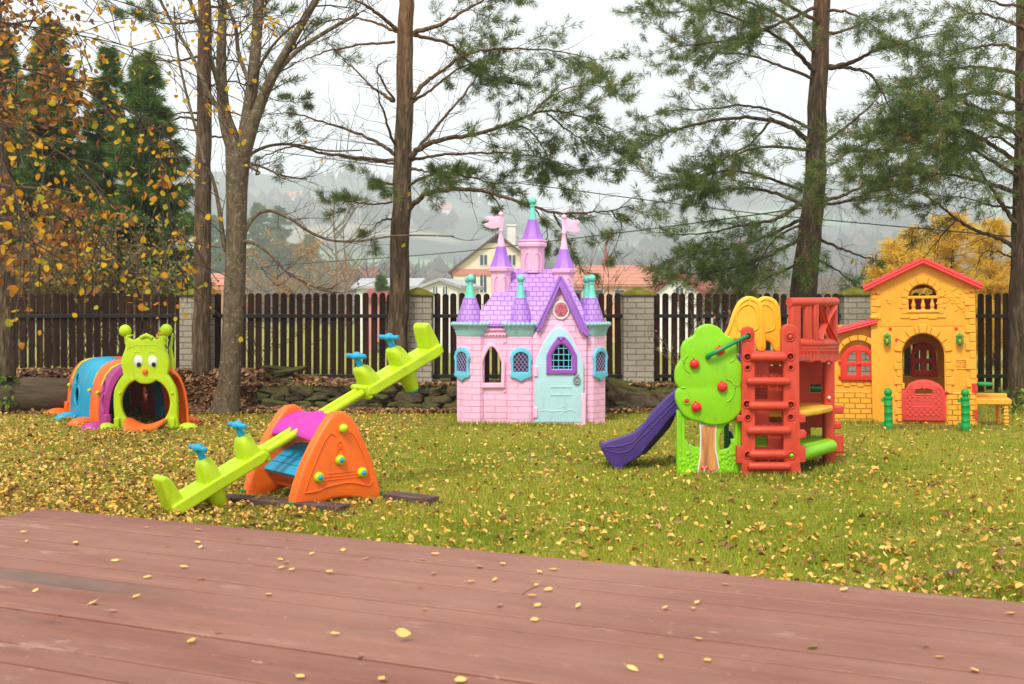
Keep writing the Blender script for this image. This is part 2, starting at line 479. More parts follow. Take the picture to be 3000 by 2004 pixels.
# leaf mould bank under the fence on the left and behind the wall
bankf = t.math('MULTIPLY', t.ramp(t.math('MULTIPLY', yv, .05), [(.665, (0, 0, 0, 1)), (.685, (1, 1, 1, 1)), (.738, (1, 1, 1, 1)), (.75, (0, 0, 0, 1))]),
               t.ramp(t.math('ADD', t.math('MULTIPLY', xv, .05), .5), [(.58, (1, 1, 1, 1)), (.63, (0, 0, 0, 1))]))
mould = t.ramp(n2, [(.3, c(62, 44, 30)), (.7, c(118, 84, 52))])
grass = t.mix(bankf, grass, mould)
# neighbour's meadow beyond the fence
far = t.ramp(n1, [(.3, c(122, 132, 54)), (.7, c(156, 150, 76))])
grass = t.mix(t.ramp(t.math('MULTIPLY', yv, .02), [(.302, (0, 0, 0, 1)), (.31, (1, 1, 1, 1))]), grass, far)
# fields and woods on the hill
vf = t.n('TexVoronoi', Vector=t.mapv(o, (.0036, .0056, .0)), Scale=1.0, Randomness=.9).outputs['Color']
field = t.ramp(t.n('SeparateColor', Color=vf).outputs[0], [(.0, c(88, 104, 82)), (.25, c(128, 150, 108)), (.5, c(138, 132, 108)), (.75, c(104, 134, 98)), (1, c(116, 116, 98))], 'CONSTANT')
wood = t.ramp(t.noise(t.mapv(o, (.0034, .0056, .01)), 1.0, 6, .65), [(.46, (0, 0, 0, 1)), (.52, (1, 1, 1, 1))])
field = t.mix(wood, field, t.ramp(t.noise(o, .08, 4), [(.3, c(52, 66, 62)), (.7, c(88, 92, 84))]))
grass = t.mix(t.ramp(t.math('MULTIPLY', yv, .002), [(.3, (0, 0, 0, 1)), (.6, (1, 1, 1, 1))]), grass, field)
M['ground'] = t.done(grass, .95, t.bump(t.math('ADD', n2, n3), .5, .02), .1)
g = np_mesh('ground', V, Fc, M['ground'], smooth=True); tag(g, kind='structure')

# ================================================================== deck
t = NT('worn_red_deck_paint'); o = t.obj()
tc_ = t.n('TexCoord')
st = t.mapv(o, (.35, 5.0, 1)); st2 = t.mapv(o, (1.3, 26, 1))
ns = t.noise(st, 2.2, 7, .68); nf = t.noise(st2, 3, 6, .7); nb = t.noise(o, 1.2, 5, .6)
oi = t.n('Attribute', _attribute_name='rnd').outputs['Fac']
colr = t.ramp(ns, [(.28, c(104, 60, 48)), (.45, c(127, 78, 64)), (.58, c(138, 90, 74)), (.75, c(160, 114, 95))])
colr = t.mix(t.ramp(oi, [(0, (0, 0, 0, 1)), (1, (.45, .45, .45, 1))]), colr, c(122, 70, 52))
colr = t.mix(t.ramp(nf, [(.46, (0, 0, 0, 1)), (.72, (.6, .6, .6, 1))]), colr, c(104, 64, 54))
sp1 = t.noise(t.mapv(o, (3, 9, 1)), 6, 4, .7)
colr = t.mix(t.ramp(sp1, [(.62, (0, 0, 0, 1)), (.7, (.7, .7, .7, 1))]), colr, c(88, 54, 46))
sp2 = t.noise(t.mapv(o, (2.2, 5, 1)), 5.3, 5, .75)
colr = t.mix(t.ramp(sp2, [(.64, (0, 0, 0, 1)), (.72, (.7, .7, .7, 1))]), colr, c(206, 172, 156))
colr = t.mix(t.ramp(t.noise(t.mapv(o, (.8, 3.0, 1)), 2.6, 6, .75), [(.60, (0, 0, 0, 1)), (.74, (.75, .75, .75, 1))]), colr, c(206, 176, 160))
colr = t.mix(t.ramp(t.noise(t.mapv(o, (1.6, 9.0, 1)), 1.7, 5, .7), [(.58, (0, 0, 0, 1)), (.70, (.7, .7, .7, 1))]), colr, c(84, 54, 48))
spd = t.n('SeparateXYZ', Vector=o)
# bare, grey weathered stretch of one board at the left
inb = t.math('MULTIPLY', t.math('GREATER_THAN', spd.outputs[1], -1.117), t.math('LESS_THAN', spd.outputs[1], -.983))
ex = t.math('SUBTRACT', t.math('SUBTRACT', 2.5, spd.outputs[0]), t.math('MULTIPLY', nf, 1.0))
gm = t.math('MULTIPLY', inb, t.ramp(ex, [(.3, (0, 0, 0, 1)), (.75, (1, 1, 1, 1))]))
colr = t.mix(gm, colr, t.ramp(nf, [(.3, c(58, 50, 44)), (.7, c(100, 86, 76))]))
blot = t.ramp(t.noise(t.mapv(o, (.5, 1.1, 1)), 1.1, 5, .65), [(.4, (0, 0, 0, 1)), (.7, (.6, .6, .6, 1))])
colr = t.mix(blot, colr, c(158, 116, 97))
M['deck'] = t.done(colr, .62, t.bump(t.math('ADD', ns, nf), .35, .006), .4)
M['deckgrey'] = noisy('bare_grey_wood', [c(92, 84, 78), c(124, 112, 102), c(146, 132, 120)], 4, .8, .4, .006, (.5, 8, 1))
HD = .3
P0 = Vector((-2.246, 5.574, 0)); E = Vector((.9155, -.4023, 0)).normalized(); Nd = Vector((-.4023, -.9155, 0)).normalized()
dk = MB(); BW = .14; att = []
def board(e0, e1, k, mi=0):
    z1 = HD+rnd.uniform(-.0025, .0025); g_ = .011
    M4 = Matrix(((E.x, Nd.x, 0, P0.x), (E.y, Nd.y, 0, P0.y), (0, 0, 1, 0), (0, 0, 0, 1)))
    dk.box(e0+.0015, e1-.0015, k*BW+g_*.5, (k+1)*BW-g_*.5-(.004 if k == 0 else 0), z1-.035, z1, mi)
    att.extend([rnd.random()]*8)
for k in range(0, 44):
    cuts = [0.0]
    x = rnd.uniform(2.0, 6) if k in (3, 11, 16, 20, 27) else 99
    while x < 8.6: cuts.append(x); x += rnd.choice((4.0, 5.0, 6.0))
    cuts.append(9.0)
    for a_, b_ in zip(cuts, cuts[1:]): board(a_, b_, k)
# fascia boards and joists under the planks
dk.box(-.028, -.002, -.03, 44*BW, .02, HD-.004, 0); att.extend([.3]*8)
dk.box(-.0, 9.0, -.03, -.004, .02, HD-.008, 0); att.extend([.6]*8)
for j in range(10): dk.box(.1+j*.95, .18+j*.95, .06, 44*BW-.05, .06, HD-.04, 1); att.extend([.5]*8)
deck = dk.build('deck', [M['deck'], M['deckgrey']], None, 0, bevel=.004, seg=1)
deck.location = P0; deck.rotation_euler = (0, 0, math.atan2(E.y, E.x)); deck.scale = (1, -1, 1)
me = deck.data; me.transform(Matrix.Scale(-1, 4, (0, 1, 0))); me.flip_normals(); deck.scale = (1, 1, 1)
a_ = me.attributes.new('rnd', 'FLOAT', 'POINT'); a_.data.foreach_set('value', att)
tag(deck, kind='structure')

# ================================================================== fence
t = NT('dark_brown_fence_wood'); o = t.obj()
n1 = t.noise(t.mapv(o, (14, 14, 1.2)), 2, 6, .65); n2 = t.noise(t.mapv(o, (9.5, 1, .3)), 1, 2)
colf = t.ramp(n1, [(.25, c(42, 26, 18)), (.6, c(64, 41, 29)), (.8, c(88, 60, 45))])
colf = t.mix(t.ramp(n2, [(.4, (0, 0, 0, 1)), (.6, (.9, .9, .9, 1))]), colf, c(40, 24, 20))
M['fence'] = t.done(colf, .75, t.bump(n1, .4, .006), .12)
M['rail'] = noisy('dark_metal_rail', [c(28, 24, 24), c(42, 35, 33)], 20, .5, .1, .002)
M['block'] = brickmat('split_face_block', c(172, 164, 144), c(128, 120, 104), .215, .0712, .006, .9, 1.0, .014, .07, grime=.35, nb=.7, xz='around', mb=.2)
t = NT('mossy_concrete'); o = t.obj(); n1 = t.noise(o, 9, 6, .7); n2 = t.noise(o, 70, 4, .7)
M['moss'] = t.done(t.ramp(n1, [(.3, c(92, 98, 30)), (.5, c(130, 128, 46)), (.7, c(146, 138, 78))]), .95, t.bump(t.math('ADD', n1, n2), .9, .02), .1)
def fence_panel(x0, x1, label):
    zb = max(gh((x0+x1)/2, YF)+.03, .1)
    root = thing('fence_panel', label, 'fence', ((x0+x1)/2, YF, 0), 0, 'picket fence panels between block pillars')
    m = MB(); n = round((x1-x0)/.1047); p = (x1-x0)/n; xc = (x0+x1)/2
    for i in range(n):
        cx = x0+(i+.5)*p-xc+rnd.uniform(-.004, .004); hw = .0375+rnd.uniform(-.002, .002); zt = 1.385+rnd.uniform(-.008, .008); tl = rnd.uniform(-.006, .006)
        zb_ = zb+rnd.uniform(-.03, .03)
        ring = [(cx-hw, zb_), (cx+hw, zb_), (cx+hw+tl, zt-.03)]+[(cx+tl+hw*math.cos(R(a)), zt-.03+.034*math.sin(R(a))) for a in (25, 50, 75, 105, 130, 155)]+[(cx-hw+tl, zt-.03)]
        yo = rnd.uniform(-.003, .003)
        m.loft([[(x, -.011+yo, z) for x, z in ring], [(x, .011+yo, z) for x, z in ring]])
    m.build('picket_boards', M['fence'], root, 30)
    for z in (1.105, .355):
        r = MB(); r.box(x0-xc-.02, x1-xc+.02, -.045, -.0125, z-.022, z+.022); r.build('rail', M['rail'], root, 0, bevel=.004)
    return root
def pillar(x, label):
    zb = -.05
    root = thing('fence_pillar', label, 'pillar', (x, YF, 0), 0, 'pale block pillars of the fence')
    m = MB(); m.box(-.188, .188, -.188, .188, zb, 1.357); m.build('shaft', M['block'], root, 0, bevel=.008)
    k = MB(); a = .215
    k.loft([[(-a, -a, 1.359), (a, -a, 1.359), (a, a, 1.359), (-a, a, 1.359)], [(-a, -a, 1.382), (a, -a, 1.382), (a, a, 1.382), (-a, a, 1.382)],
            [(-.02, -.02, 1.462), (.02, -.02, 1.462), (.02, .02, 1.462), (-.02, .02, 1.462)]])
    k.build('cap', M['moss'], root, 0, bevel=.006)
pxs = [-60, 582, 1224, 1867, 2505, 3148]
PXX = [(p-1500)*YF/F for p in pxs]
plab = ['pale block pillar with mossy cap standing outside the left edge', 'pale block pillar half hidden by the slim pine trunk left', 'pale block pillar just left of the pink castle, partly behind the pine trunk',
        'pale block pillar with green mossy cap between the castle and the climbing tower', 'pale block pillar just left of the yellow play house tower', 'pale block pillar outside the right edge']
for x, l in list(zip(PXX, plab))[1:5]: pillar(x, l)
flab = ['dark brown picket fence panel behind the caterpillar tunnel', 'dark brown picket fence panel behind the seesaw and bare tree', 'dark brown picket fence panel standing behind the pink castle',
        'dark brown picket fence panel behind the climbing tower', 'dark brown picket fence panel to the right of the yellow play house']
for i in range(5): fence_panel(PXX[i]+.19, PXX[i+1]-.19, flab[i])

# ================================================================== old stone wall, log, rocks
def rock(m, cx, cy, cz, sx, sy, sz, seed, mi=0):
    n0 = len(m.v); mm = MB(); mm.ball((0, 0, 0), 1, 26 if seed < 76 or seed > 79 else 56, 18 if seed < 76 or seed > 79 else 40)
    q = Matrix.Rotation(rnd.uniform(-.25, .25), 3, 'Y') @ Matrix.Rotation(rnd.uniform(-.3, .3), 3, 'Z')
    vs = []
    for v in mm.v:
        v = Vector(v); e = Vector([math.copysign(abs(a)**.55, a) for a in v])
        d = 1+.24*noise.noise(e*1.3+Vector((seed*7.1, 0, 0)))+.16*noise.noise(e*3+Vector((0, seed*3.3, 0)))+.08*noise.noise(e*7+Vector((0, seed*3.3, 5)))+((.14*noise.noise(e*4.5+Vector((9, 0, seed))))+.08*noise.noise(e*12) if 76 < seed < 80 else 0)
        e = q @ Vector((e.x*sx*d, e.y*sy*d, e.z*sz*d)); vs.append((cx+e.x, cy+e.y, cz+e.z))
    m.add(vs, mm.f, mi)
t = NT('mossy_field_stone'); o = t.obj(); n1 = t.noise(o, 5, 7, .7); n2 = t.noise(o, 30, 6, .75)
sp = t.n('SeparateXYZ', Vector=t.n('NewGeometry').outputs['Normal'])
st_ = t.ramp(n1, [(.3, c(54, 46, 36)), (.5, c(92, 80, 62)), (.72, c(128, 114, 92))])
st_ = t.mix(t.ramp(n2, [(.5, (0, 0, 0, 1)), (.7, (.8, .8, .8, 1))]), st_, c(58, 50, 36))
ms_ = t.math('ADD', t.math('MULTIPLY', sp.outputs[2], .55), n1)
st_ = t.mix(t.ramp(ms_, [(.62, (0, 0, 0, 1)), (.85, (.85, .85, .85, 1))]), st_, c(84, 88, 30))
M['stone'] = t.done(st_, .95, t.bump(n2, .9, .03), .15)
def stone_wall(x0, x1, label, hh, cat='stone wall'):
    root_m = MB(); s = 0
    z = .0
    for row in range(3):
        x = x0+rnd.uniform(0, .1)
        rh = hh/3
        while x < x1:
            wd = rnd.uniform(.16, .42); s += 1
            rock(root_m, x+wd/2-0, 13.72+rnd.uniform(-.03, .03)+row*.03, z+rh*.5+rnd.uniform(-.015, .015), wd*.53, .17, rh*.58+rnd.uniform(-.01, .02), s)
            x += wd
        z += rh
    xc = (x0+x1)/2
    o = root_m.build('stone_wall', M['stone'], None, 60)
    o.data.transform(Matrix.Translation((-xc, -13.75, 0))); o.location = (xc, 13.75, 0)
    tag(o, label, cat)
stone_wall(-3.05, -1.95, 'old mossy fieldstone wall with brown leaves, just right of the bare tree trunk', .30)
stone_wall(-1.93, -.2, 'low mossy fieldstone wall behind the raised end of the seesaw', .29)
m = MB(); rock(m, 0, 0, .13, .40, .2, .17, 77); rock(m, .55, .02, .12, .36, .2, .17, 78); rock(m, -.45, .05, .08, .2, .16, .14, 79)
o = m.build('foundation_stone', M['stone'], None, 60); o.location = (1.42, 13.75, 0); tag(o, 'big rough foundation stone with moss between pink castle and slide', 'stone')
m = MB()
for i in range(9): rock(m, rnd.uniform(-.22, .22), rnd.uniform(-.1, .1), .02+rnd.uniform(0, .12)-abs(i-4)*.012, rnd.uniform(.1, .2), rnd.uniform(.08, .13), .035, 90+i)
o = m.build('flagstone_pile', M['stone'], None, 50); o.location = (-2.85, 14.05, .33); tag(o, 'heap of flat grey stones lying on the old wall by the bare tree', 'stones')
t = NT('weathered_log_bark'); o = t.obj(); n1 = t.noise(t.mapv(o, (1.2, 7, 7)), 2.2, 7, .7); n2 = t.noise(t.mapv(o, (5, 25, 25)), 2, 5, .7)
M['log'] = t.done(t.ramp(n1, [(.3, c(58, 48, 36)), (.55, c(88, 74, 56)), (.75, c(112, 100, 72))]), .9, t.bump(t.math('ADD', n1, n2), .8, .02), .2)
m = MB(); m.tube([(-1.9, 0, .2), (-1.2, .01, .205), (-.5, 0, .2), (0.0, -.01, .195), (.02, -.01, .195)], [.22, .215, .21, .2, .185], 22)
o = m.build('log', M['log'], None, 50); o.location = (-5.02, 13.45, 0); o.rotation_euler = (0, 0, R(2)); tag(o, 'thick weathered grey log lying on the ground left of the caterpillar tunnel', 'log')
# dark planks under the seesaw
M['plank'] = noisy('damp_dark_plank', [c(64, 46, 42), c(92, 70, 64), c(112, 90, 82)], 5, .8, .4, .006, (1, 6, 6))
# ================================================================== caterpillar tunnel
def caterpillar():
    fr = PXF(428, 1257)
    root = thing('caterpillar_tunnel', 'lime caterpillar play tunnel with googly eyes and coloured body segments, beside the grey log', 'play tunnel', fr.loc)
    z = lambda pts: [(100+x/3.913, 900+y/3.913) for x, y in pts]
    outl = [(930,1418),(932,1290),(922,1120),(925,980),(958,880),(1010,800),(1030,770),(1022,720),(1006,640),(1022,560),(1052,480),(1060,420),(1058,380),(1050,330),
            (1075,322),(1100,352),(1140,376),(1190,356),(1228,330),(1262,318),(1290,306),(1318,320),(1362,340),(1410,366),(1446,352),(1480,322),(1500,318),(1508,352),(1498,410),
            (1510,490),(1540,560),(1553,640),(1545,720),(1535,768),(1560,800),(1610,885),(1640,970),(1648,1100),(1650,1300),(1662,1418)]
    lower = [(1665,1422),(1455,1422),(1440,1380)]
    hole = ell(1285, 1092, 281, 292, 40, 0, 360)
    # mouth: ellipse with the chin disc cut back in
    pts = []
    for i in range(61):
        a = R(-52+i*(284/60))                 # from right of chin clockwise over the bottom to left of chin (image coords, y down)
        pts.append((1285+281*math.cos(a), 1092+292*math.sin(a)))
    chin = [(1405-i*(255/14), 832+ (44*math.sin(math.pi*i/14))) for i in range(1, 14)]
    chin = [(1285+125*math.cos(R(180-a)), 800+78*math.sin(R(a))) for a in (160, 140, 120, 100, 80, 60, 40, 20)]
    chin = [(1285-125*math.cos(R(a)), 810+68*math.sin(R(a))) for a in (20, 40, 60, 80, 100, 120, 140, 160)]
    mouth = pts+chin
    o2 = cr(outl, 4, False)
    outer = [(p.x, p.y) for p in [Vector((x, y)) for x, y in [(q[0], q[1]) for q in o2]]]
    face = plate('face_panel', [fr.P(z(outer)), fr.P(z(mouth))], .07, M['lime'], root, 0, .016)
    # antenna balls, hair tuft, cheeks relief
    for x, y, rr in ((1045, 270, 71), (1514, 262, 70)):
        m = MB(); m.ball(fr.L(*z([(x, y)])[0]), (rr*fr.k()/3.913, .05, rr*fr.k()/3.913), 20, 14); sx_ = 1 if x > 1280 else -1; m.tube([fr.L(*z([q])[0]) for q in ((1280+sx_*200, 420), (1280+sx_*214, 370), (1280+sx_*224, 330), (x, y+30))], [.034, .028, .022, .022], 12); m.build('antenna', M['lime'], root, 60)
    m = MB()
    for x, y, rr in ((1235, 345, 26), (1262, 332, 26), (1290, 325, 28), (1318, 332, 24), (1345, 348, 26)):
        m.ball(fr.L(*z([(x, y)])[0], -.03), (rr*fr.k()/3.913, .025, rr*fr.k()/3.913), 12, 8)
    m.tube([fr.L(*z([p])[0], -.036) for p in ((1060, 490), (1090, 462), (1130, 452), (1180, 430), (1240, 440), (1290, 432), (1350, 440), (1400, 432), (1450, 460), (1500, 488))], .0035, 8)
    m.build('hair', M['lime'], root, 60)
    m = MB()
    for x in (1182, 1352): m.tube([fr.L(*z([p])[0], -.036) for p in ((x-32, 520), (x-12, 508), (x+12, 508), (x+32, 518))], .0045, 8)
    m.build('eyebrows', M['lime'], root, 60)
    for x, px in ((1193, 1200), (1357, 1370)):
        m = MB(); m.ball(fr.L(*z([(x, 620)])[0], -.034), (54*fr.k()/3.913, .014, 68*fr.k()/3.913), 20, 12); e = m.build('eye', M['white'], root, 60)
        m = MB(); m.ball(fr.L(*z([(px, 657)])[0], -.046), (25*fr.k()/3.913, .008, 27*fr.k()/3.913), 16, 10); m.build('pupil', M['black'], e, 60)
    m = MB(); m.ball(fr.L(*z([(1272, 740)])[0], -.04), 34*fr.k()/3.913, 16, 12); m.build('nose', M['orange'], root, 60)
    for x in (968, 1600):
        m = MB(); a = fr.L(*z([(x, 1418)])[0]); b = fr.L(*z([(x, 1262)])[0]); hw = 30*fr.k()/3.913
        m.box(a.x-hw, a.x+hw, -.07, -.03, -.01, b.z); m.build('foot_block', M['lime'], root, 35, bevel=.008)
    for x, y in ((982, 985), (1583, 985)):
        m = MB(); m.lathe([(.0001, 0), (.014, 0), (.014, .012), (.008, .018), (.0001, .018)], fr.L(*z([(x, y)])[0], -.034), 12, M=Matrix.Rotation(R(90), 3, 'X'), cap=False); m.build('screw_cap', M['lime'], root, 50)
    for x, w_ in ((832, 118), (1762, 118)):
        m = MB(); p = fr.L(*z([(x, 1400)])[0], -.02); m.ball((p.x, -.03, .0), (w_*fr.k()/3.913, .075, .068), 20, 12, lo=-10); m.build('foot', M['lime'], root, 60)
    # rear stalk seen past the head
    m = MB(); m.tube([fr.L(*z([q])[0], .12) for q in ((1580, 780), (1585, 640), (1572, 540), (1562, 470), (1578, 380), (1590, 300))], [.03, .028, .022, .018, .013, .010], 12)
    m.build('rear_stalk', M['lime'], root, 60)
    # tongue
    tp = z([(1012,1455),(1030,1405),(1080,1352),(1140,1322),(1185,1345),(1240,1385),(1300,1398),(1360,1368),(1410,1330),(1452,1322),(1450,1360),(1420,1395),(1340,1432),(1250,1462),(1120,1468)])
    m = MB(); nu_, nv_ = 20, 12; tv = []
    for lay in (0, 1):
        for i in range(nu_+1):
            u = -1+2*i/nu_
            for j in range(nv_+1):
                v = j/nv_; wv = .215*(1-.06*v-.25*max(0, v-.55)**1.2*2)
                tv.append((.012+u*wv, .06-.44*v*(1-.30*u*u), .016+.10*(abs(u)**1.8)*(1-v)**.8*(1-.3*max(0, abs(u)-.8)*5)+.018*math.sin(v*math.pi)+(.0 if lay else .024)))
    n1_ = (nu_+1)*(nv_+1); tf_ = []
    for lay in (0, 1):
        for i in range(nu_):
            for j in range(nv_):
                q = lay*n1_+i*(nv_+1)+j; f_ = (q, q+1, q+nv_+2, q+nv_+1); tf_.append(f_ if lay else f_[::-1])
    for i in range(nu_):
        for j in (0, nv_):
            q = i*(nv_+1)+j; tf_.append((q, q+nv_+1, q+nv_+1+n1_, q+n1_))
    for j in range(nv_):
        for i in (0, nu_):
            q = i*(nv_+1)+j; tf_.append((q, q+1, q+1+n1_, q+n1_))
    m.add(tv, tf_); m.build('tongue', M['tongue'], root, 60)
    # body segments along a slanted axis behind the face
    d = Vector((-.545, .838, 0)).normalized(); pr = Vector((d.y, -d.x, 0)); A0 = Vector((.0, .07, 0))
    segl = .50; cols = [('plum', 'orange'), ('orange', 'blue'), ('blue', 'red'), ('orange', 'orange')]
    lens = [.76, .36, .96, .16]
    s0 = -.20
    for si, ((cl_, cr_), ln) in enumerate(zip(cols, lens)):
        for side, cn in ((-1, cl_), (1, cr_)):
            nphi, ns = 36, max(8, int(ln*52)); hw, ht = .375, .655
            def pt(ph, s_, inset=0.0, zz=0.0):
                bul = (.86 if si == 3 else .91)+.10*math.sin(math.pi*min(1, max(0, (s_-s0)/ln)))**.6
                x = (hw*bul-inset)*math.cos(ph)**.55 if ph < math.pi/2-1e-6 else 0.0
                h = (ht*bul-inset)*math.sin(ph)**.8 if ph > 0 else 0.0
                q = A0+d*s_+pr*(side*x)+Vector((0, 0, h))
                return q+d*((.05-q.y)/d.y) if q.y < .05 else q
            vs, fs, keep = [], [], set()
            holes = {0: [(.31, .56, .15, .13), (.62, .76, .13, .10)], 2: [(.31, .52, .15, .11), (.62, .66, .13, .09)]}.get(si, [])
            for i in range(nphi+1):
                for j in range(ns+1):
                    vs.append(pt(math.pi/2*i/nphi, s0+ln*j/ns))
            for i in range(nphi):
                for j in range(ns):
                    ph = math.pi/2*(i+.5)/nphi; u = (j+.5)/ns
                    if any(((ph-h0)/hp)**2+((u-hu)/hr)**2 < 1 for h0, hu, hp, hr in holes): continue
                    fs.append((i*(ns+1)+j, i*(ns+1)+j+1, (i+1)*(ns+1)+j+1, (i+1)*(ns+1)+j))
            m = MB(); m.add(vs, fs)
            o = m.build('body_shell', M[cn], root, 60)
            sm = o.modifiers.new('solid', 'SOLIDIFY'); sm.thickness = .022; sm.offset = 0
            if si < 3:
                for h0, hu, hp, hr in holes:
                    m = MB(); rim = [pt(h0+hp*1.03*math.sin(a), s0+ln*(hu+hr*1.03*math.cos(a)), -.006) for a in [2*math.pi*i/28 for i in range(29)]]
                    m.tube(rim, .016, 8, False); m.build('porthole_rim', M[cn], root, 60)
            # foot of this segment
            f = A0+d*(s0+ln*.5)+pr*side*(hw+.10)
            m = MB(); q = Matrix.Rotation(math.atan2(pr.y, pr.x), 3, 'Z')
            m.ball((f.x, f.y, -.005), (.15, .085, .085), 20, 12, M=q, lo=-8); m.build('foot', M[cn], root, 60)
            m = MB(); f2 = A0+d*(s0+ln*.5)+pr*side*(hw-.01)
            q4 = Matrix.Translation(f2) @ q.to_4x4(); m.box(-.03, .03, -.05, .05, 0, .15, M=q4); m.build('foot_block', M[cn], root, 35, bevel=.012)
        # yellow ridge strip on the seam
        if si < 3:
            m = MB(); m.tube([pt2 for pt2 in [A0+d*(s0+ln)+pr*(.375*.96*math.cos(R(a))**.55*(1 if a_ > 0 else -1))+Vector((0, 0, .655*.965*math.sin(R(a))**.8+.004)) for a, a_ in [(35, -1), (50, -1), (65, -1), (78, -1), (86, -1), (89.9, 1), (86, 1), (78, 1), (65, 1), (50, 1), (35, 1)]]], .011, 8)
            m.build('seam_strip', M['lime'], root, 60)
            m = MB(); pz = A0+d*(s0+ln)-pr*(.375*.97)+Vector((0, 0, .34)); m.ball(pz, .022, 12, 8); m.build('knob', M['lime'], root, 60)
        s0 += ln
    # red rear panel with a round window
    e = A0+d*(s0-.08); ang = math.atan2(pr.y, pr.x)
    Mr = Matrix.Translation(e) @ Matrix.Rotation(ang, 4, 'Z')
    ol = [(-.34, 0)]+[(-.34*math.cos(R(a))**.55, .57*math.sin(R(a))**.8) for a in range(8, 90, 9)]+[(0, .575)]+[(.34*math.cos(R(a))**.55, .57*math.sin(R(a))**.8) for a in range(89, 7, -9)]+[(.34, 0)]
    plate('rear_panel', [ol, ell(.02, .26, .045, .075, 20)], .03, M['blue'], root, 0, .005, M=Mr)
    return root
caterpillar()

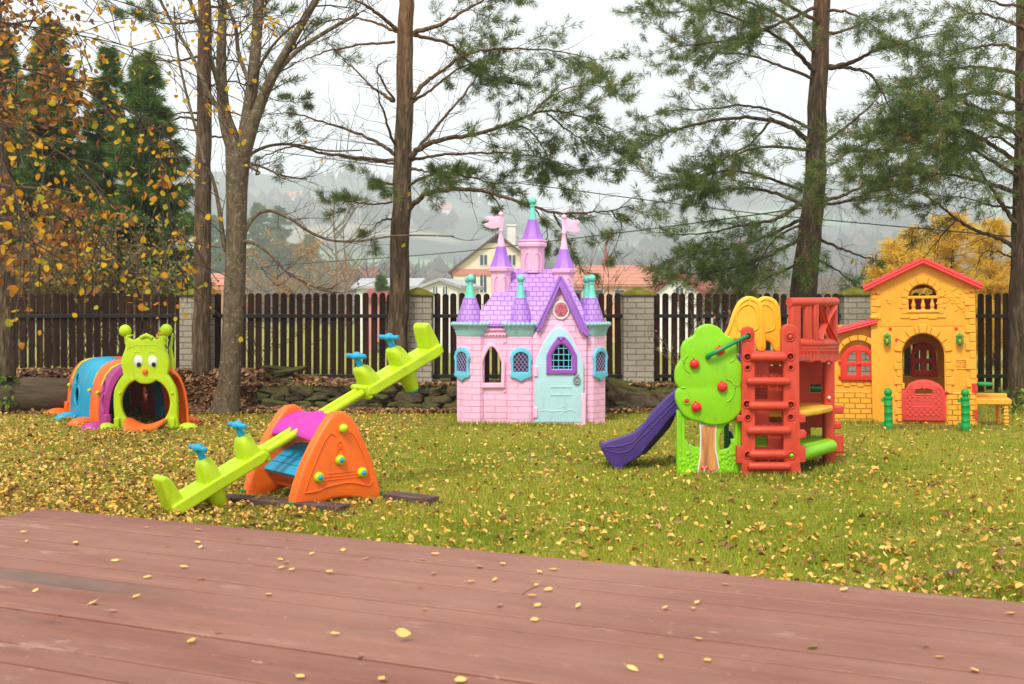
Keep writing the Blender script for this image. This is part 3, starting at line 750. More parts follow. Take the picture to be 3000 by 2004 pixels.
# ================================================================== seesaw
def seesaw():
    C0 = Vector((-1.316, 7.643, 0))
    root = thing('seesaw', 'four seat lime seesaw on orange arched stand with blue handles, left end down', 'seesaw', C0, R(40))
    # local: x along beam (right end far), y across (away = +y), z up
    side = [(.20,.575),(.17,.565)]
    def panel(y, flip, lab):
        prof = [(-.315, 0), (-.305, .07), (-.28, .15), (-.235, .26), (-.175, .37), (-.11, .47), (-.06, .535), (-.02, .568), (.03, .57), (.075, .54), (.12, .48), (.175, .38), (.23, .26), (.27, .14), (.295, .05), (.30, 0),
                (.185, 0), (.165, .035), (.13, .05), (.05, .062), (-.05, .062), (-.13, .045), (-.165, .03), (-.18, 0)]
        pr_ = []
        p = plate('side_panel', [prof], .085, M['orange'], root, y, .022, 40, ins=False)
        sgn = -1 if y < 0 else 1
        fy = y+sgn*.044
        m = MB()
        m.tube([(x, fy, z_) for x, z_ in cr([(-.25, .10), (-.16, .105), (-.08, .125), (.06, .135), (.16, .115), (.22, .10), (.245, .13)], 5, False)], .006, 8)
        m.tube([(x, fy, z_) for x, z_ in cr([(-.255, .10), (-.20, .24), (-.12, .40), (-.07, .455), (-.03, .44)], 5, False)], .004, 8)
        m.tube([(x, fy, z_) for x, z_ in cr([(.235, .13), (.19, .27), (.12, .41), (.08, .455), (.045, .44)], 5, False)], .004, 8)
        for k in range(3): m.tube([(-.13+.02*k, fy, .165+.02*k), (.15-.02*k, fy, .165+.02*k)], .003, 6)
        m.torus((.0, fy, .335), .025, .004, 16, 6); m.torus((0, fy, .385), .016, .004, 14, 6)
        m.build('panel_relief', M['orange'], p, 60)
        for x, z_ in ((-.155, .19), (.165, .19), (0, .285)):
            m = MB(); m.lathe([(.0001, 0), (.034, 0), (.034, .012), (.022, .026), (.0001, .026)], (x, fy, z_), 14, M=Matrix.Rotation(R(90*(-sgn if sgn < 0 else -1)), 3, 'X'), cap=False)
            k = m.build('bolt_cap', M['lime'], p, 40)
            m = MB(); m.ball((x, fy+sgn*.027, z_), (.017, .012, .017), 12, 8); m.build('bolt_centre', M['blue'], k, 60)
        m = MB(); m.ball((0.02, fy+sgn*.012, .485), (.03, .03, .03), 14, 10); m.build('axle_cap', M['lime'], p, 60)
        return p
    panel(-.30, False, 'front'); panel(.30, True, 'rear')
    # blue step tray
    m = MB()
    pro = [(-.20, .165), (-.215, .185), (-.20, .205), (-.06, .30), (.06, .34), (.08, .325), (-.05, .28), (-.17, .185)]
    m.loft([[(x, -.262, z_) for x, z_ in pro], [(x, .262, z_) for x, z_ in pro]])
    for k in range(4): m.tube([(-.16+.05*k, -.24, .237+.034*k), (-.16+.05*k, .24, .237+.034*k)], .004, 6)
    m.build('step_tray', M['blue'], root, 40, bevel=.006)
    m = MB(); m.box(-.13, .13, -.262, .262, .07, .10); m.build('cross_brace', M['orange'], root, 35, bevel=.01)
    # magenta saddle over the pivot
    m = MB(); rings = []
    for i in range(13):
        y = -.262+.524*i/12; yy = y/.262
        zc = .50+.05*(1-yy*yy)*.3+.045
        ring = []
        for j in range(17):
            x = -.155+.30*j/16; xx = (x+.005)/.151
            ring.append((x, y, .488+.465*x*.62+.060*(1-xx*xx)**.7*(1 if True else 1)-.02*yy*yy+.018*math.cos(math.pi*2.0*yy)*(1-xx*xx)))
        rings.append(ring+[(x, y, z_-.02) for x, y, z_ in reversed(ring)])
    m.loft(rings); m.build('saddle_cover', M['magenta'], root, 50)
    # beam (tilted)
    th = math.atan2(.933, 2.01); bm_ = Matrix.Translation((0, 0, .507)) @ Matrix.Rotation(-th, 4, 'Y')
    def tf(o): o.data.transform(bm_); return o
    m = MB()
    for y in (-.043, .043): m.capsule((-.50, y, .0), (.50, y, .0), .026, 12)
    tf(m.build('twin_rails', M['lime'], root, 50))
    def half(sx):
        # seat plank
        m = MB()
        pl = [(.40, -.02), (.42, .03), (1.06, .03), (1.10, .025), (1.10, -.035), (1.06, -.05), (.46, -.045)]
        rings = [[(sx*x, y, z_) for x, z_ in pl] for y in (-.1, .1)]
        m.loft(rings); m.box(sx*.40 if sx > 0 else -.44, sx*.44 if sx > 0 else -.40, -.095, .095, -.055, .045)
        s = tf(m.build('seat_board', M['lime'], root, 40, bevel=.012))
        m = MB(); pl = [(1.005, .03), (1.025, .17), (1.035, .195), (1.055, .205), (1.085, .20), (1.105, .03), (1.10, -.05)]
        m.loft([[(sx*x, y, z_) for x, z_ in pl] for y in (-.078, .078)]); tf(m.build('backrest', M['lime'], root, 40, bevel=.016, seg=3))
        for x0 in (.50, .79):
            m = MB(); rings = []
            for z_, wx, wy, sh in ((-.01, .066, .084, .004), (.03, .060, .082, 0), (.08, .053, .076, -.006), (.125, .046, .068, -.012), (.15, .036, .054, -.016), (.160, .022, .034, -.016)):
                rings.append([(sx*(x0+sh+wx*math.copysign(abs(math.cos(t))**.42, math.cos(t))), wy*math.copysign(abs(math.sin(t))**.42, math.sin(t)), z_) for t in [2*math.pi*k/20 for k in range(20)]])
            m.loft(rings); tf(m.build('handle_post', M['lime'], root, 50))
            m = MB(); zt = .158
            m.lathe([(.024, zt), (.023, zt+.03), (.02, zt+.055), (.018, zt+.07)], (sx*(x0-.016), 0, 0), 14)
            m.capsule((sx*(x0-.016), -.105, zt+.075), (sx*(x0-.016), .105, zt+.075), .016, 12)
            m.ball((sx*(x0-.016), 0, zt+.078), (.034, .036, .026), 14, 10)
            for yy in (-.1, .1): m.ball((sx*(x0-.016), yy, zt+.075), (.018, .012, .018), 10, 8)
            tf(m.build('handle', M['blue'], root, 50))
        m = MB(); m.lathe([(.078, -.03), (.070, -.07), (.052, -.16), (.044, -.19), (.0001, -.192)], (sx*.80, 0, 0), 16, cap=False)
        tf(m.build('stop_leg', M['lime'], root, 50))
        m = MB(); m.lathe([(.046, -.186), (.038, -.205), (.016, -.212), (.0001, -.212)], (sx*.80, 0, 0), 14, cap=False)
        tf(m.build('leg_tip', M['blue'], root, 50))
    half(-1); half(1)
    for x, y in ((-.33, -.32), (-.33, .31), (.33, -.30)):
        m = MB(); m.lathe([(.022, -.01), (.022, .035), (.028, .04), (.028, .05), (.0001, .052)], (x, y, 0), 12, cap=False); m.build('ground_peg', M['pgreen'], root, 40)
    return root
seesaw()
def gplank(p0, p1, wd, label):
    p0 = Vector(p0); p1 = Vector(p1); d = p1-p0
    m = MB(); m.box(-d.length/2, d.length/2, -wd/2, wd/2, -.03, .05)
    o = m.build('ground_plank', M['plank'], None, 0, bevel=.005); o.location = ((p0.x+p1.x)/2, (p0.y+p1.y)/2, 0); o.rotation_euler = (0, 0, math.atan2(d.y, d.x))
    tag(o, label, 'plank', 'dark planks under the seesaw stand')
gplank((-1.98, 7.52), (-1.02, 7.08), .13, 'long damp dark plank on the lawn under the near feet of the seesaw stand')
gplank((-.80, 7.56), (-.50, 7.36), .13, 'short dark plank end sticking out right of the seesaw stand')
# ================================================================== pink castle play house
def castle():
    fr = PXF(1553, 1243.5); L, P, k = fr.L, fr.P, fr.k()
    root = thing('castle_playhouse', 'pink plastic castle play house with violet tiled roof, spires and pale blue door', 'play house', fr.loc)
    D = 1.05
    # ---- walls
    win = [(1413.5, 1123.5)]+arch(1413.5, 1469.6, 1015.7, 1122, 1062, True)[1:-1]+[(1469.6, 1123.5)]
    plate('front_wall', [P([(1385, 1244), (1385, 955), (1495, 955), (1495, 1244)]), P(win)], .05, M['pinkbrick'], root, .03, .005)
    fo = arch(1399, 1479, 1004, 1136, 1060, True); wf = plate('window_frame', [P(fo), P(win)], .035, M['pink'], root, -.008, .009)
    m = MB()
    for y, h in ((962, 6), (977, 5)):
        a = L(1398, y); b = L(1484, y+h); m.box(a.x, b.x, -.015, .02, b.z, a.z)
    for i in range(9): m.ball(L(1403+i*9.6, 984, .0), (.014, .012, .012), 10, 6)
    for x in (1404, 1478):
        for y in (1002, 1146): m.ball(L(x, y, .0), (.012, .010, .012), 10, 6)
    m.build('wall_trim', M['pink'], root, 50, bevel=.003)
    # door wall with gable
    dw = arch(1573, 1701, 966, 1236, 1064, True)
    plate('door_wall', [P([(1562, 1244), (1562, 985), (1578, 960), (1639, 838), (1708, 970), (1716, 990), (1716, 1244)]), P(dw)], .05, M['pinkbrick'], root, -.045, .004)
    rim = arch(1566, 1708, 952, 1236, 1062, True); rim_in = arch(1573, 1701, 966, 1236, 1064, True)
    plate('door_surround', [P(rim+[]), P(rim_in)], .03, M['pink'], root, -.085, .008)
    # door with barred window
    do = arch(1567, 1706, 961, 1233.5, 1066, True); wi = arch(1614, 1674, 1006, 1081, 1040, True)
    door = plate('door', [P(do), P(wi)], .03, M['door'], root, -.10, .006)
    wo = arch(1600, 1688, 985, 1094, 1040, True)
    plate('window_frame', [P(wo), P(wi)], .03, M['violetd'], door, -.122, .011)
    m = MB()
    for x in (1621.5, 1636.5, 1651.5, 1666): m.tube([L(x, 1083, -.112), L(x, 1003, -.112)], .0045, 8)
    for y in (1021, 1039, 1056, 1074): m.tube([L(1612, y, -.114), L(1676, y, -.114)], .0045, 8)
    m.build('window_bars', M['aqua'], door, 50)
    m = MB(); m.ball(L(1644, 995, -.137), (.02, .012, .02), 12, 8); m.ball(L(1636, 990, -.137), (.014, .01, .014), 12, 8); m.ball(L(1652, 990, -.137), (.014, .01, .014), 12, 8); m.build('window_crest', M['violetd'], door, 50)
    m = MB()
    m.torus(L(1690, 1114, -.128), .033, .008, 20, 8, sz=1.15); m.ball(L(1691, 1100, -.122), (.022, .016, .018), 12, 8); m.ball(L(1690, 1116, -.125), (.016, .01, .02), 12, 8)
    m.build('knocker', M['grey'], door, 50)
    m = MB()   # door relief: plank grooves, strap hinge scroll
    for y0, y1 in ((1130, 1133), (1153, 1156)):
        a = L(1611, y0); b = L(1672, y1); m.box(a.x, b.x, -.121, -.112, b.z, a.z)
    m.tube([L(x, y, -.115) for x, y in cr([(1582, 1204), (1600, 1202), (1618, 1206), (1636, 1203), (1655, 1205), (1672, 1200), (1686, 1206)], 4, False)], .005, 8)
    m.tube([L(x, y, -.115) for x, y in cr([(1640, 1196), (1648, 1190), (1654, 1196), (1648, 1212), (1642, 1214)], 4, False)], .0045, 8)
    for x in (1598, 1618, 1638, 1658, 1680): m.tube([L(x, 1209, -.114), L(x, 1230, -.114)], .003, 6)
    m.tube([L(1570, 1232, -.112), L(1702, 1232, -.112)], .005, 8)
    m.build('door_relief', M['door'], door, 50)
    for x, y in ((1569, 1086), (1568, 1206)):
        m = MB(); a = L(x, y); m.box(a.x-.025, a.x+.022, -.13, -.085, a.z-.055, a.z+.055); m.build('hinge', M['pink'], root, 40, bevel=.008)
    m = MB(); a = L(1706, 1244); b = L(1714, 1150); m.box(a.x-.012, b.x, -.12, -.07, 0, b.z); m.build('door_jamb', M['pink'], root, 40, bevel=.006)
    m = MB(); a = L(1562, 1244); b = L(1716, 1235); m.box(a.x, b.x, -.11, -.07, 0, b.z); m.build('door_sill', M['pink'], root, 40, bevel=.005)
    # gable medallion
    m = MB(); m.torus(L(1644, 909, -.075), .078, .013, 28, 10, sz=1.12); m.build('medallion_ring', M['white'], root, 60)
    m = MB(); m.lathe([(.0001, 0), (.075, 0), (.075, .012), (.0001, .012)], L(1644, 909, -.07), 24, M=Matrix.Diagonal((1, 1, 1.12)) @ Matrix.Rotation(R(90), 3, 'X'), cap=False)
    cx = L(1644, 909, -.085)
    m.tube([cx+Vector((math.cos(a)*.008*(1+a*.42), 0, math.sin(a)*.008*(1+a*.42))) for a in [i*.45 for i in range(34)]], .006, 6)
    for a in range(0, 360, 60): m.ball(cx+Vector((.058*math.cos(R(a)), 0, .06*math.sin(R(a)))), (.012, .006, .012), 8, 6)
    m.build('medallion', M['pinkin'], root, 50)
    # side and back walls (hollow inside)
    xl, xr = L(1352, 1244).x, L(1756, 1244).x; zt = L(1352, 958).z
    m = MB(); m.box(xl, xl+.04, .05, D, 0, zt); m.build('side_wall', M['plum'], root, 0); m = MB(); m.box(xr-.04, xr, .05, D, 0, zt); m.build('side_wall', M['plum'], root, 0)
    bw = [(1426, 1160), (1426, 1000), (1445, 975), (1470, 965), (1500, 985), (1510, 1010), (1510, 1160)]
    plate('back_wall', [P([(1352, 1244), (1352, 958), (1756, 958), (1756, 1244)]), P(bw)], .04, M['plum'], root, D, .004)
    # ---- corner towers
    def plan(a, ch):  # list of (x,y) corners, chamfers ch per corner (fl, fr, br, bl), front = -y
        fl, f_r, br, bl = ch
        return [(-a, -a+fl), (-a+fl, -a), (a-f_r, -a), (a, -a+f_r), (a, a-br), (a-br, a), (-a+bl, a), (-a, a-bl)]
    def tower(cx, cyd, a_px, ch, win_ang, lab=None):
        a = a_px*k; pl = plan(a, [q*k for q in ch]); c0 = L(cx, 1244); c0 = Vector((c0.x, cyd+a, 0))
        ring = lambda s, z_, dz=0: [(c0.x+x*s, c0.y+y*s, z_) for x, y in pl]
        zl = lambda y: L(cx, y, 0).z
        m = MB(); m.loft([ring(1, 0), ring(1, zl(984))]); t_ = m.build('tower', M['pinkbrick'], root, 25, bevel=.006)
        m = MB(); m.loft([ring(1.0, zl(986)), ring(1.07, zl(981)), ring(1.07, zl(977)), ring(1.14, zl(972)), ring(1.14, zl(968)), ring(1.22, zl(963)), ring(1.30, zl(956)), ring(1.34, zl(951)), ring(1.24, zl(949))])
        for i in range(8):
            p, q = ring(1.30, zl(950))[i], ring(1.30, zl(950))[(i+1) % 8]
            p, q = Vector(p), Vector(q); n = max(1, round((q-p).length/.045))
            for j in range(n): m.ball(p.lerp(q, (j+.5)/n), (.026, .018 if i in (1, 5) else .026, .024), 10, 6)
        m.build('cornice', M['teal'], t_, 40)
        m = MB(); zz = [(952, 38), (940, 36), (925, 31.5), (905, 25.5), (888, 20), (878, 17), (872, 15.5)]
        m.lathe([(r_*k*a_px/39*1.02, zl(y_)) for y_, r_ in zz], (c0.x, c0.y, 0), 24); m.build('cone_roof', M['conetile'], t_, 50)
        m = MB(); zz = [(874, 14.5), (868, 12.6), (850, 9.5), (836, 7), (832, 6), (831, 8), (828.5, 8), (827, 5.5), (825, 5.5)]
        m.lathe([(r_*k, zl(y_)) for y_, r_ in zz], (c0.x, c0.y, 0), 16); m.ball((c0.x, c0.y, zl(815)), 12.2*k, 20, 14); m.build('finial', M['mint'], t_, 50)
        if win_ang is not None:
            Mr = Matrix.Translation(c0) @ Matrix.Rotation(R(win_ang), 4, 'Z')
            rad = a if win_ang == 0 else (2*a-ch[0 if win_ang < 0 else 1]*k)/math.sqrt(2)
            def Q(pts): return [((x-1526)*k, H0-(y-YH)*k) for x, y in pts]
            fo = [(1494, 1098), (1497, 1092), (1497, 1058), (1494, 1052), (1494, 1046), (1500, 1030), (1512, 1020), (1526, 1017), (1540, 1020), (1552, 1030), (1558, 1046), (1558, 1052), (1555, 1058), (1555, 1092), (1558, 1098), (1556, 1104), (1540, 1108), (1526, 1117), (1512, 1108), (1496, 1104)]
            hi = arch(1504, 1548, 1031, 1089, 1050)
            f_ = plate('lattice_window', [Q(fo), Q(hi)], .03, M['aqua'], t_, -rad-.012, .007, M=Mr)
            pb = plate('window_shade_sheet', [Q(arch(1503, 1549, 1030, 1090, 1050))], .006, M['dark'], f_, -rad-.004, .001, M=Mr)  # dark sheet painted as the shaded interior behind the open lattice
            m = MB()
            for i in range(-5, 6):
                for sg in (1, -1):
                    pts = []
                    for t__ in np.linspace(-40, 40, 41):
                        x = 1526+i*11.5+sg*t__*.78; y = 1060+t__
                        if 1504 < x < 1548 and 1032 < y < 1089: pts.append((x, y))
                    if len(pts) > 2:
                        q0, q1 = pts[0], pts[-1]
                        m.tube([Mr @ Vector(((x-1526)*k, -rad-.014-(.003 if sg > 0 else 0), H0-(y-YH)*k)) for x, y in (q0, q1)], .0024, 6)
            m.build('lattice', M['lattice'], f_, 50)
            m = MB(); m.add([], [])
        return t_
    tower(1526, -.05, 39, (9, 9, 9, 9), 0)
    tower(1378, -.035, 41, (38, 12, 12, 12), -45)
    tower(1736, -.02, 40, (12, 38, 12, 12), 45)
    # rear towers (same height, further back)
    for px_, dd in ((1373, D-.25), (1719, D-.25)):
        X = (px_-1500)*(fr.Y+dd)/F-fr.loc.x
        a = 39*k; m = MB(); zl = lambda y: L(1500, y, 0).z
        m.lathe([(a, 0), (a, zl(984))], (X, dd, 0), 8, R(22.5)); t_ = m.build('tower', M['pinkbrick'], root, 25)
        m = MB(); m.lathe([(a, zl(985)), (a*1.2, zl(963)), (a*1.33, zl(949)), (a*1.1, zl(948))], (X, dd, 0), 8, R(22.5)); m.build('cornice', M['teal'], t_, 30)
        m = MB(); m.lathe([(r_*k*1.05, zl(y_)) for y_, r_ in [(952, 38), (940, 36), (925, 31.5), (905, 25.5), (888, 20), (872, 15.5)]], (X, dd, 0), 20); m.build('cone_roof', M['conetile'], t_, 50)
        m = MB(); m.lathe([(r_*k, zl(y_)) for y_, r_ in [(874, 14.5), (868, 12.6), (850, 9.5), (836, 7), (831, 8), (825, 5.5)]], (X, dd, 0), 14); m.ball((X, dd, zl(815)), 12.2*k, 18, 12); m.build('finial', M['mint'], t_, 50)
    # ---- main roof: flared hip
    lev = [(958, 1376, 1740, -.02, D+.02), (935, 1392, 1722, .03, D-.05), (905, 1412, 1704, .09, D-.11), (870, 1440, 1688, .17, D-.2), (830, 1474, 1668, .29, D-.3), (800, 1498, 1652, .40, D-.41), (787, 1506, 1645, .45, D-.46)]
    rings = []
    for y, x0, x1, d0, d1 in lev:
        mid = .45; z_ = L(1500, y, mid*min(1, d0/.45) if d0 > 0 else 0).z
        X0 = (x0-1500)*(fr.Y+mid)/F-fr.loc.x; X1 = (x1-1500)*(fr.Y+mid)/F-fr.loc.x
        rings.append([(X0, d0, z_), (X1, d0, z_), (X1, d1, z_), (X0, d1, z_)])
    m = MB(); m.loft(rings); m.build('roof', M['violettile'], root, 20, bevel=.012)
    m = MB(); a, b = L(1402, 951), L(1484, 951)
    for i in range(8): m.ball((a.x+(b.x-a.x)*(i+.5)/8, -.02, a.z-.012), (.022, .014, .016), 10, 6)
    m.box(a.x, b.x, -.025, .02, a.z-.02, a.z+.012); m.build('eaves_trim', M['violet'], root, 40, bevel=.004)
    # dormer gable
    band = [(1571, 968), (1574, 956), (1612, 874), (1639, 808), (1646, 808), (1668, 852), (1722, 968), (1722, 986), (1708, 978), (1640, 843), (1585, 962), (1578, 972)]
    plate('gable_roof', [P(band)], .42, M['violet'], root, .09, .008)
    m = MB()
    m.tube([L(x, y, -.12) for x, y in ((1584, 962), (1640, 840), (1706, 976))], .010, 8); m.tube([L(x, y, -.122) for x, y in ((1573, 960), (1612, 876), (1641, 812), (1668, 856), (1719, 968))], .008, 8)
    m.build('gable_trim', M['violet'], root, 50)
    # ---- roof turrets
    def turret(cx, dd, body, corn, cone, n=8, flag=None, mintf=None):
        kk = (fr.Y+dd)/F
        X = (cx-1500)*kk-fr.loc.x; zz = lambda y: H0-(y-YH)*kk
        co = 1/math.cos(R(22.5))
        m = MB(); m.lathe([(r_*kk*co, zz(y)) for y, r_ in body+corn], (X, dd, 0), 8, R(22.5)); t_ = m.build('turret', M['pink'], root, 25, bevel=.006)
        m = MB(); m.lathe([(r_*kk*co, zz(y)) for y, r_ in cone], (X, dd, 0), 8, R(22.5)); m.build('spire_roof', M['violet'], t_, 20, bevel=.004)
        m = MB(); bw_ = body[0][1]
        for sx in (-.42, .42):
            c_ = [(cx+sx*bw_-bw_*.3, body[-1][0]+60), *[(cx+sx*bw_+bw_*.3*math.cos(R(a)), body[-1][0]+24+14*math.sin(R(-a))) for a in (180, 150, 120, 90, 60, 30, 0)], (cx+sx*bw_+bw_*.3, body[-1][0]+60), (cx+sx*bw_-bw_*.3, body[-1][0]+60)]
            m.tube([(((x-1500)*kk-fr.loc.x), dd-bw_*kk*1.0-.002, zz(y)) for x, y in c_], .005, 6)
        m.build('window_relief', M['pink'], t_, 50)
        if mintf:
            m = MB(); m.lathe([(r_*kk, zz(y)) for y, r_ in mintf[0]], (X, dd, 0), 16); m.ball((X, dd, zz(mintf[1])), mintf[2]*kk, 20, 14); m.build('finial', M['mint'], t_, 50)
        if flag:
            m = MB(); m.lathe([(r_*kk, zz(y)) for y, r_ in flag[0]], (X, dd, 0), 14); m.ball((X, dd, zz(flag[0][-1][0]-4)), 8*kk, 14, 8); p_ = m.build('flag_pole', M['pink'], t_, 50)
            fl = [(((x-1500)*kk-fr.loc.x), zz(y)) for x, y in flag[1]]
            plate('flag', [fl], .018, M['pink'], t_, dd, .005)
    turret(1468, .32, [(905, 29), (800, 29)], [(797, 31), (795, 36), (783, 38)], [(784, 35), (775, 30), (760, 24), (745, 19), (730, 15.5), (722, 13.5)],
           flag=([(723, 12.5), (700, 8.5), (680, 6), (678, 7.5), (674, 7.5), (672, 5), (640, 5), (632, 6)],
                 [(1474, 632), (1450, 637), (1436, 634), (1420, 638), (1432, 645), (1436, 649), (1429, 654), (1418, 657), (1424, 664), (1438, 669), (1450, 669), (1464, 664), (1474, 668)]))
    turret(1560, .50, [(800, 34.5), (732, 34.5)], [(727, 36), (723, 41), (714, 42), (713, 39), (709, 39.5), (708, 42), (704, 42)], [(705, 36), (697, 30), (682, 24.5), (662, 18), (650, 15), (643, 13.5)],
           mintf=([(644.5, 12.6), (630, 10), (612, 7), (606, 6), (605, 8.5), (602, 8.5), (600, 6)], 588.6, 12))
    turret(1652.5, .40, [(870, 29), (806, 29)], [(802, 31), (799, 35), (788, 36.5)], [(790, 33), (780, 28), (765, 22), (750, 17.5), (738, 14.5), (730, 13)],
           flag=([(731, 12.3), (705, 8), (687, 5.5), (685, 7), (681, 7), (679, 4.8), (645, 4.8), (640, 6)],
                 [(1647, 640), (1665, 642), (1680, 648), (1694, 646), (1698, 650), (1690, 658), (1687, 663), (1692, 668), (1699, 673), (1692, 681), (1678, 682), (1664, 677), (1647, 678)]))
    return root
castle()
# ================================================================== yellow villa play house
def villa():
    fr = PXF(2707, 1245); L, P, k = fr.L, fr.P, fr.k()
    root = thing('villa_playhouse', 'yellow two storey plastic play house with red tiled roof, green lanterns and red half door', 'play house', fr.loc)
    root.rotation_euler = (0, R(-.9), R(-17)); root.scale = (.945, 1, 1)
    def L(px, py, dy=0.0):
        q = 1+dy/fr.Y; return Vector(((px-2707)*k*q+dy*.044, dy, H0-(py-YH)*k*q))
    def P(pts, dy=0.0): return [(L(x, y, dy).x, L(x, y, dy).z) for x, y in pts]
    D = .78;
    def qq(pts): return [(2707+(x-2707)*1.06+9, YH+(y-YH)*1.06) for x, y in pts]
    HY = M['hy']
    dop = arch(2645, 2771, 976, 1236, 1040)
    plate('lower_wall', [P([(2556, 1245), (2556, 956), (2860, 956), (2860, 1245)]), P(dop)], .05, HY, root, .025, .006)
    uw = [(2666, 909)]+arch(2666, 2753, 832, 908, 872)[1:-1]+[(2753, 909)]
    plate('upper_wall', [P([(2556, 955), (2556, 842), (2707, 772), (2860, 844), (2860, 955)]), P(uw)], .05, HY, root, .02, .006)
    # wing
    ww = arch(2466, 2560, 1019, 1106, 1056)
    plate('wing_wall', [P([(2425, 1236), (2425, 976), (2556, 946), (2618, 946), (2618, 1236)], .10), P(ww, .10)], .04, HY, root, .10, .006)
    m = MB(); a, b = L(2425, 1236, .10), L(2590, 1148, .10); m.box(a.x, b.x, .055, .082, 0, b.z); m.build('stone_base', M['hstone'], root, 0, bevel=.01)
    m = MB(); a, b = L(2776, 1245), L(2856, 1148); m.box(a.x, b.x, -.022, .0, 0, b.z); m.build('stone_base', M['hstone'], root, 0, bevel=.01)
    # other walls, hollow inside
    xl, xr = L(2557, 0).x, L(2859, 0).x; zt = L(0, 842).z; zm = L(0, 955).z
    m = MB(); m.box(xl+.02, xl+.06, .05, D, 0, zt-.03); m.build('side_wall', HY, root, 0); m = MB(); m.box(xr-.06, xr-.02, .05, D, 0, zt-.03); m.build('side_wall', HY, root, 0)
    xw = L(2428, 0, .1).x; m = MB(); m.box(xw, xw+.04, .12, D-.1, 0, L(0, 975).z); m.build('wing_side_wall', HY, root, 0)
    bw = qq(arch(2648, 2752, 1004, 1103, 1045))
    wl = qq([(2470, 1110), (2470, 1015), (2560, 1015), (2560, 1110)])
    plate('back_wall', [P([(2428, 1245), (2428, 955), (2860, 955), (2860, 1245)]), P(bw), P(wl)], .04, HY, root, D, .004)
    plate('upper_back_wall', [P([(2556, 954), (2556, 842), (2707, 772), (2860, 844), (2860, 954)]), P(qq([(2662, 912), (2662, 872), (2680, 848), (2720, 842), (2740, 850), (2740, 912)]))], .03, HY, root, D, .004)
    m = MB(); a, b = L(2600, 940), L(2830, 876); m.box(a.x+.2, b.x-.05, D-.30, D-.28, a.z, b.z); m.build('inner_panel', M['roofred'], root, 0)
    m = MB(); m.box(xl+.04, xr-.04, .3, D, zm-.02, zm); m.build('upper_floor', HY, root, 0)
    # rear window shutter (red) seen through the door
    def shutter(name, x0, x1, y0, y1, sp, dy, panes, par):
        PP = (lambda p, d_: P(qq(p))) if name == 'rear_shutter' else P
        loops = [PP(arch(x0, x1, y0, y1, sp), dy)]
        for q in panes: loops.append(PP(q, dy))
        s = plate(name, loops, .035, M['shut'], par, dy, .012)
        return s
    s = shutter('rear_shutter', 2672, 2747, 1003, 1102, 1045, D-.06,
        [[(2683, 1050), (2683, 1040), (2690, 1028), (2702, 1023), (2702, 1050)], [(2716, 1050), (2716, 1023), (2728, 1028), (2735, 1040), (2735, 1050)],
         [(2684, 1084), (2684, 1064), (2702, 1064), (2702, 1084)], [(2716, 1084), (2716, 1064), (2734, 1064), (2734, 1084)]], root)
    fs = shutter('front_shutter', 2461, 2570, 1009, 1116, 1056, .06,
        [[(2484, 1060), (2484, 1050), (2490, 1038), (2500, 1031), (2508, 1030), (2508, 1060)], [(2525, 1060), (2525, 1030), (2534, 1032), (2545, 1040), (2550, 1050), (2550, 1060)],
         [(2482, 1098), (2482, 1073), (2508, 1073), (2508, 1098)], [(2523, 1098), (2523, 1073), (2549, 1073), (2549, 1098)]], root)
    m = MB()
    for y in (1060, 1104): a = L(2462, y, .06); m.capsule((a.x-.03, .06, a.z), (a.x+.03, .06, a.z), .014, 10)
    m.ball(L(2516, 1066, .035), (.02, .01, .02), 10, 6)
    m.build('hinges', M['shut'], fs, 50)
    # door
    g_ = plate('half_door', [P(cr([(2643, 1232), (2643, 1150), (2654, 1143), (2662, 1126), (2685, 1115), (2708, 1112), (2731, 1115), (2756, 1128), (2766, 1143), (2770, 1152), (2770, 1232)], 3, False)),
                             P(cr([(2682, 1149), (2684, 1142), (2690, 1141), (2725, 1141), (2731, 1143), (2733, 1148), (2730, 1153), (2686, 1153)], 3))], .04, M['gate'], root, -.02, .01)
    m = MB()
    for i in range(-4, 9):
        for sg in (1, -1):
            x0 = 2650+i*17; pts = [(x0+sg*t, 1170+t) for t in range(-45, 58, 3)]
            pts = [(x, y) for x, y in pts if 2652 < x < 2762 and (1158 < y < 1222 or (1122 < y <= 1158 and abs(x-2707) > 31 and y > 1118+abs(x-2707)*.35)) and not (2674 < x < 2740 and 1170 < y < 1196)]
            run = []
            for p in pts:
                if run and abs(p[1]-run[-1][1]) > 4:
                    if len(run) > 1: m.tube([L(*run[0], -.041), L(*run[-1], -.041)], .006, 6)
                    run = []
                run.append(p)
            if len(run) > 1: m.tube([L(*run[0], -.041), L(*run[-1], -.041)], .006, 6)
    m.tube([L(x, y, -.041) for x, y in cr([(2680, 1148), (2684, 1139), (2707, 1138), (2730, 1139), (2735, 1148), (2730, 1156), (2707, 1157), (2684, 1156), (2680, 1148)], 3, False)], .006, 6)
    for y in (1173, 1193): m.tube([L(2676, y, -.041), L(2738, y, -.041)], .005, 6)
    m.tube([L(x, y, -.041) for x, y in [(2649, 1226), (2649, 1156)]], .006, 6); m.tube([L(x, y, -.041) for x, y in [(2764, 1226), (2764, 1156)]], .006, 6)
    m.build('lattice_relief', M['gate'], g_, 50)
    m = MB(); a = L(2648, 1132); m.box(a.x-.014, a.x+.014, -.03, .0, a.z-.03, a.z+.035); m.build('latch', HY, root, 30, bevel=.006)
    # arch stones, quoins and other relief
    m = MB()
    def blk(x0, x1, y0, y1, d=.016, dy=0.0):
        a, b = L(x0, y1, dy), L(x1, y0, dy); m.box(a.x, b.x, -d+dy, .004+dy, a.z, b.z)
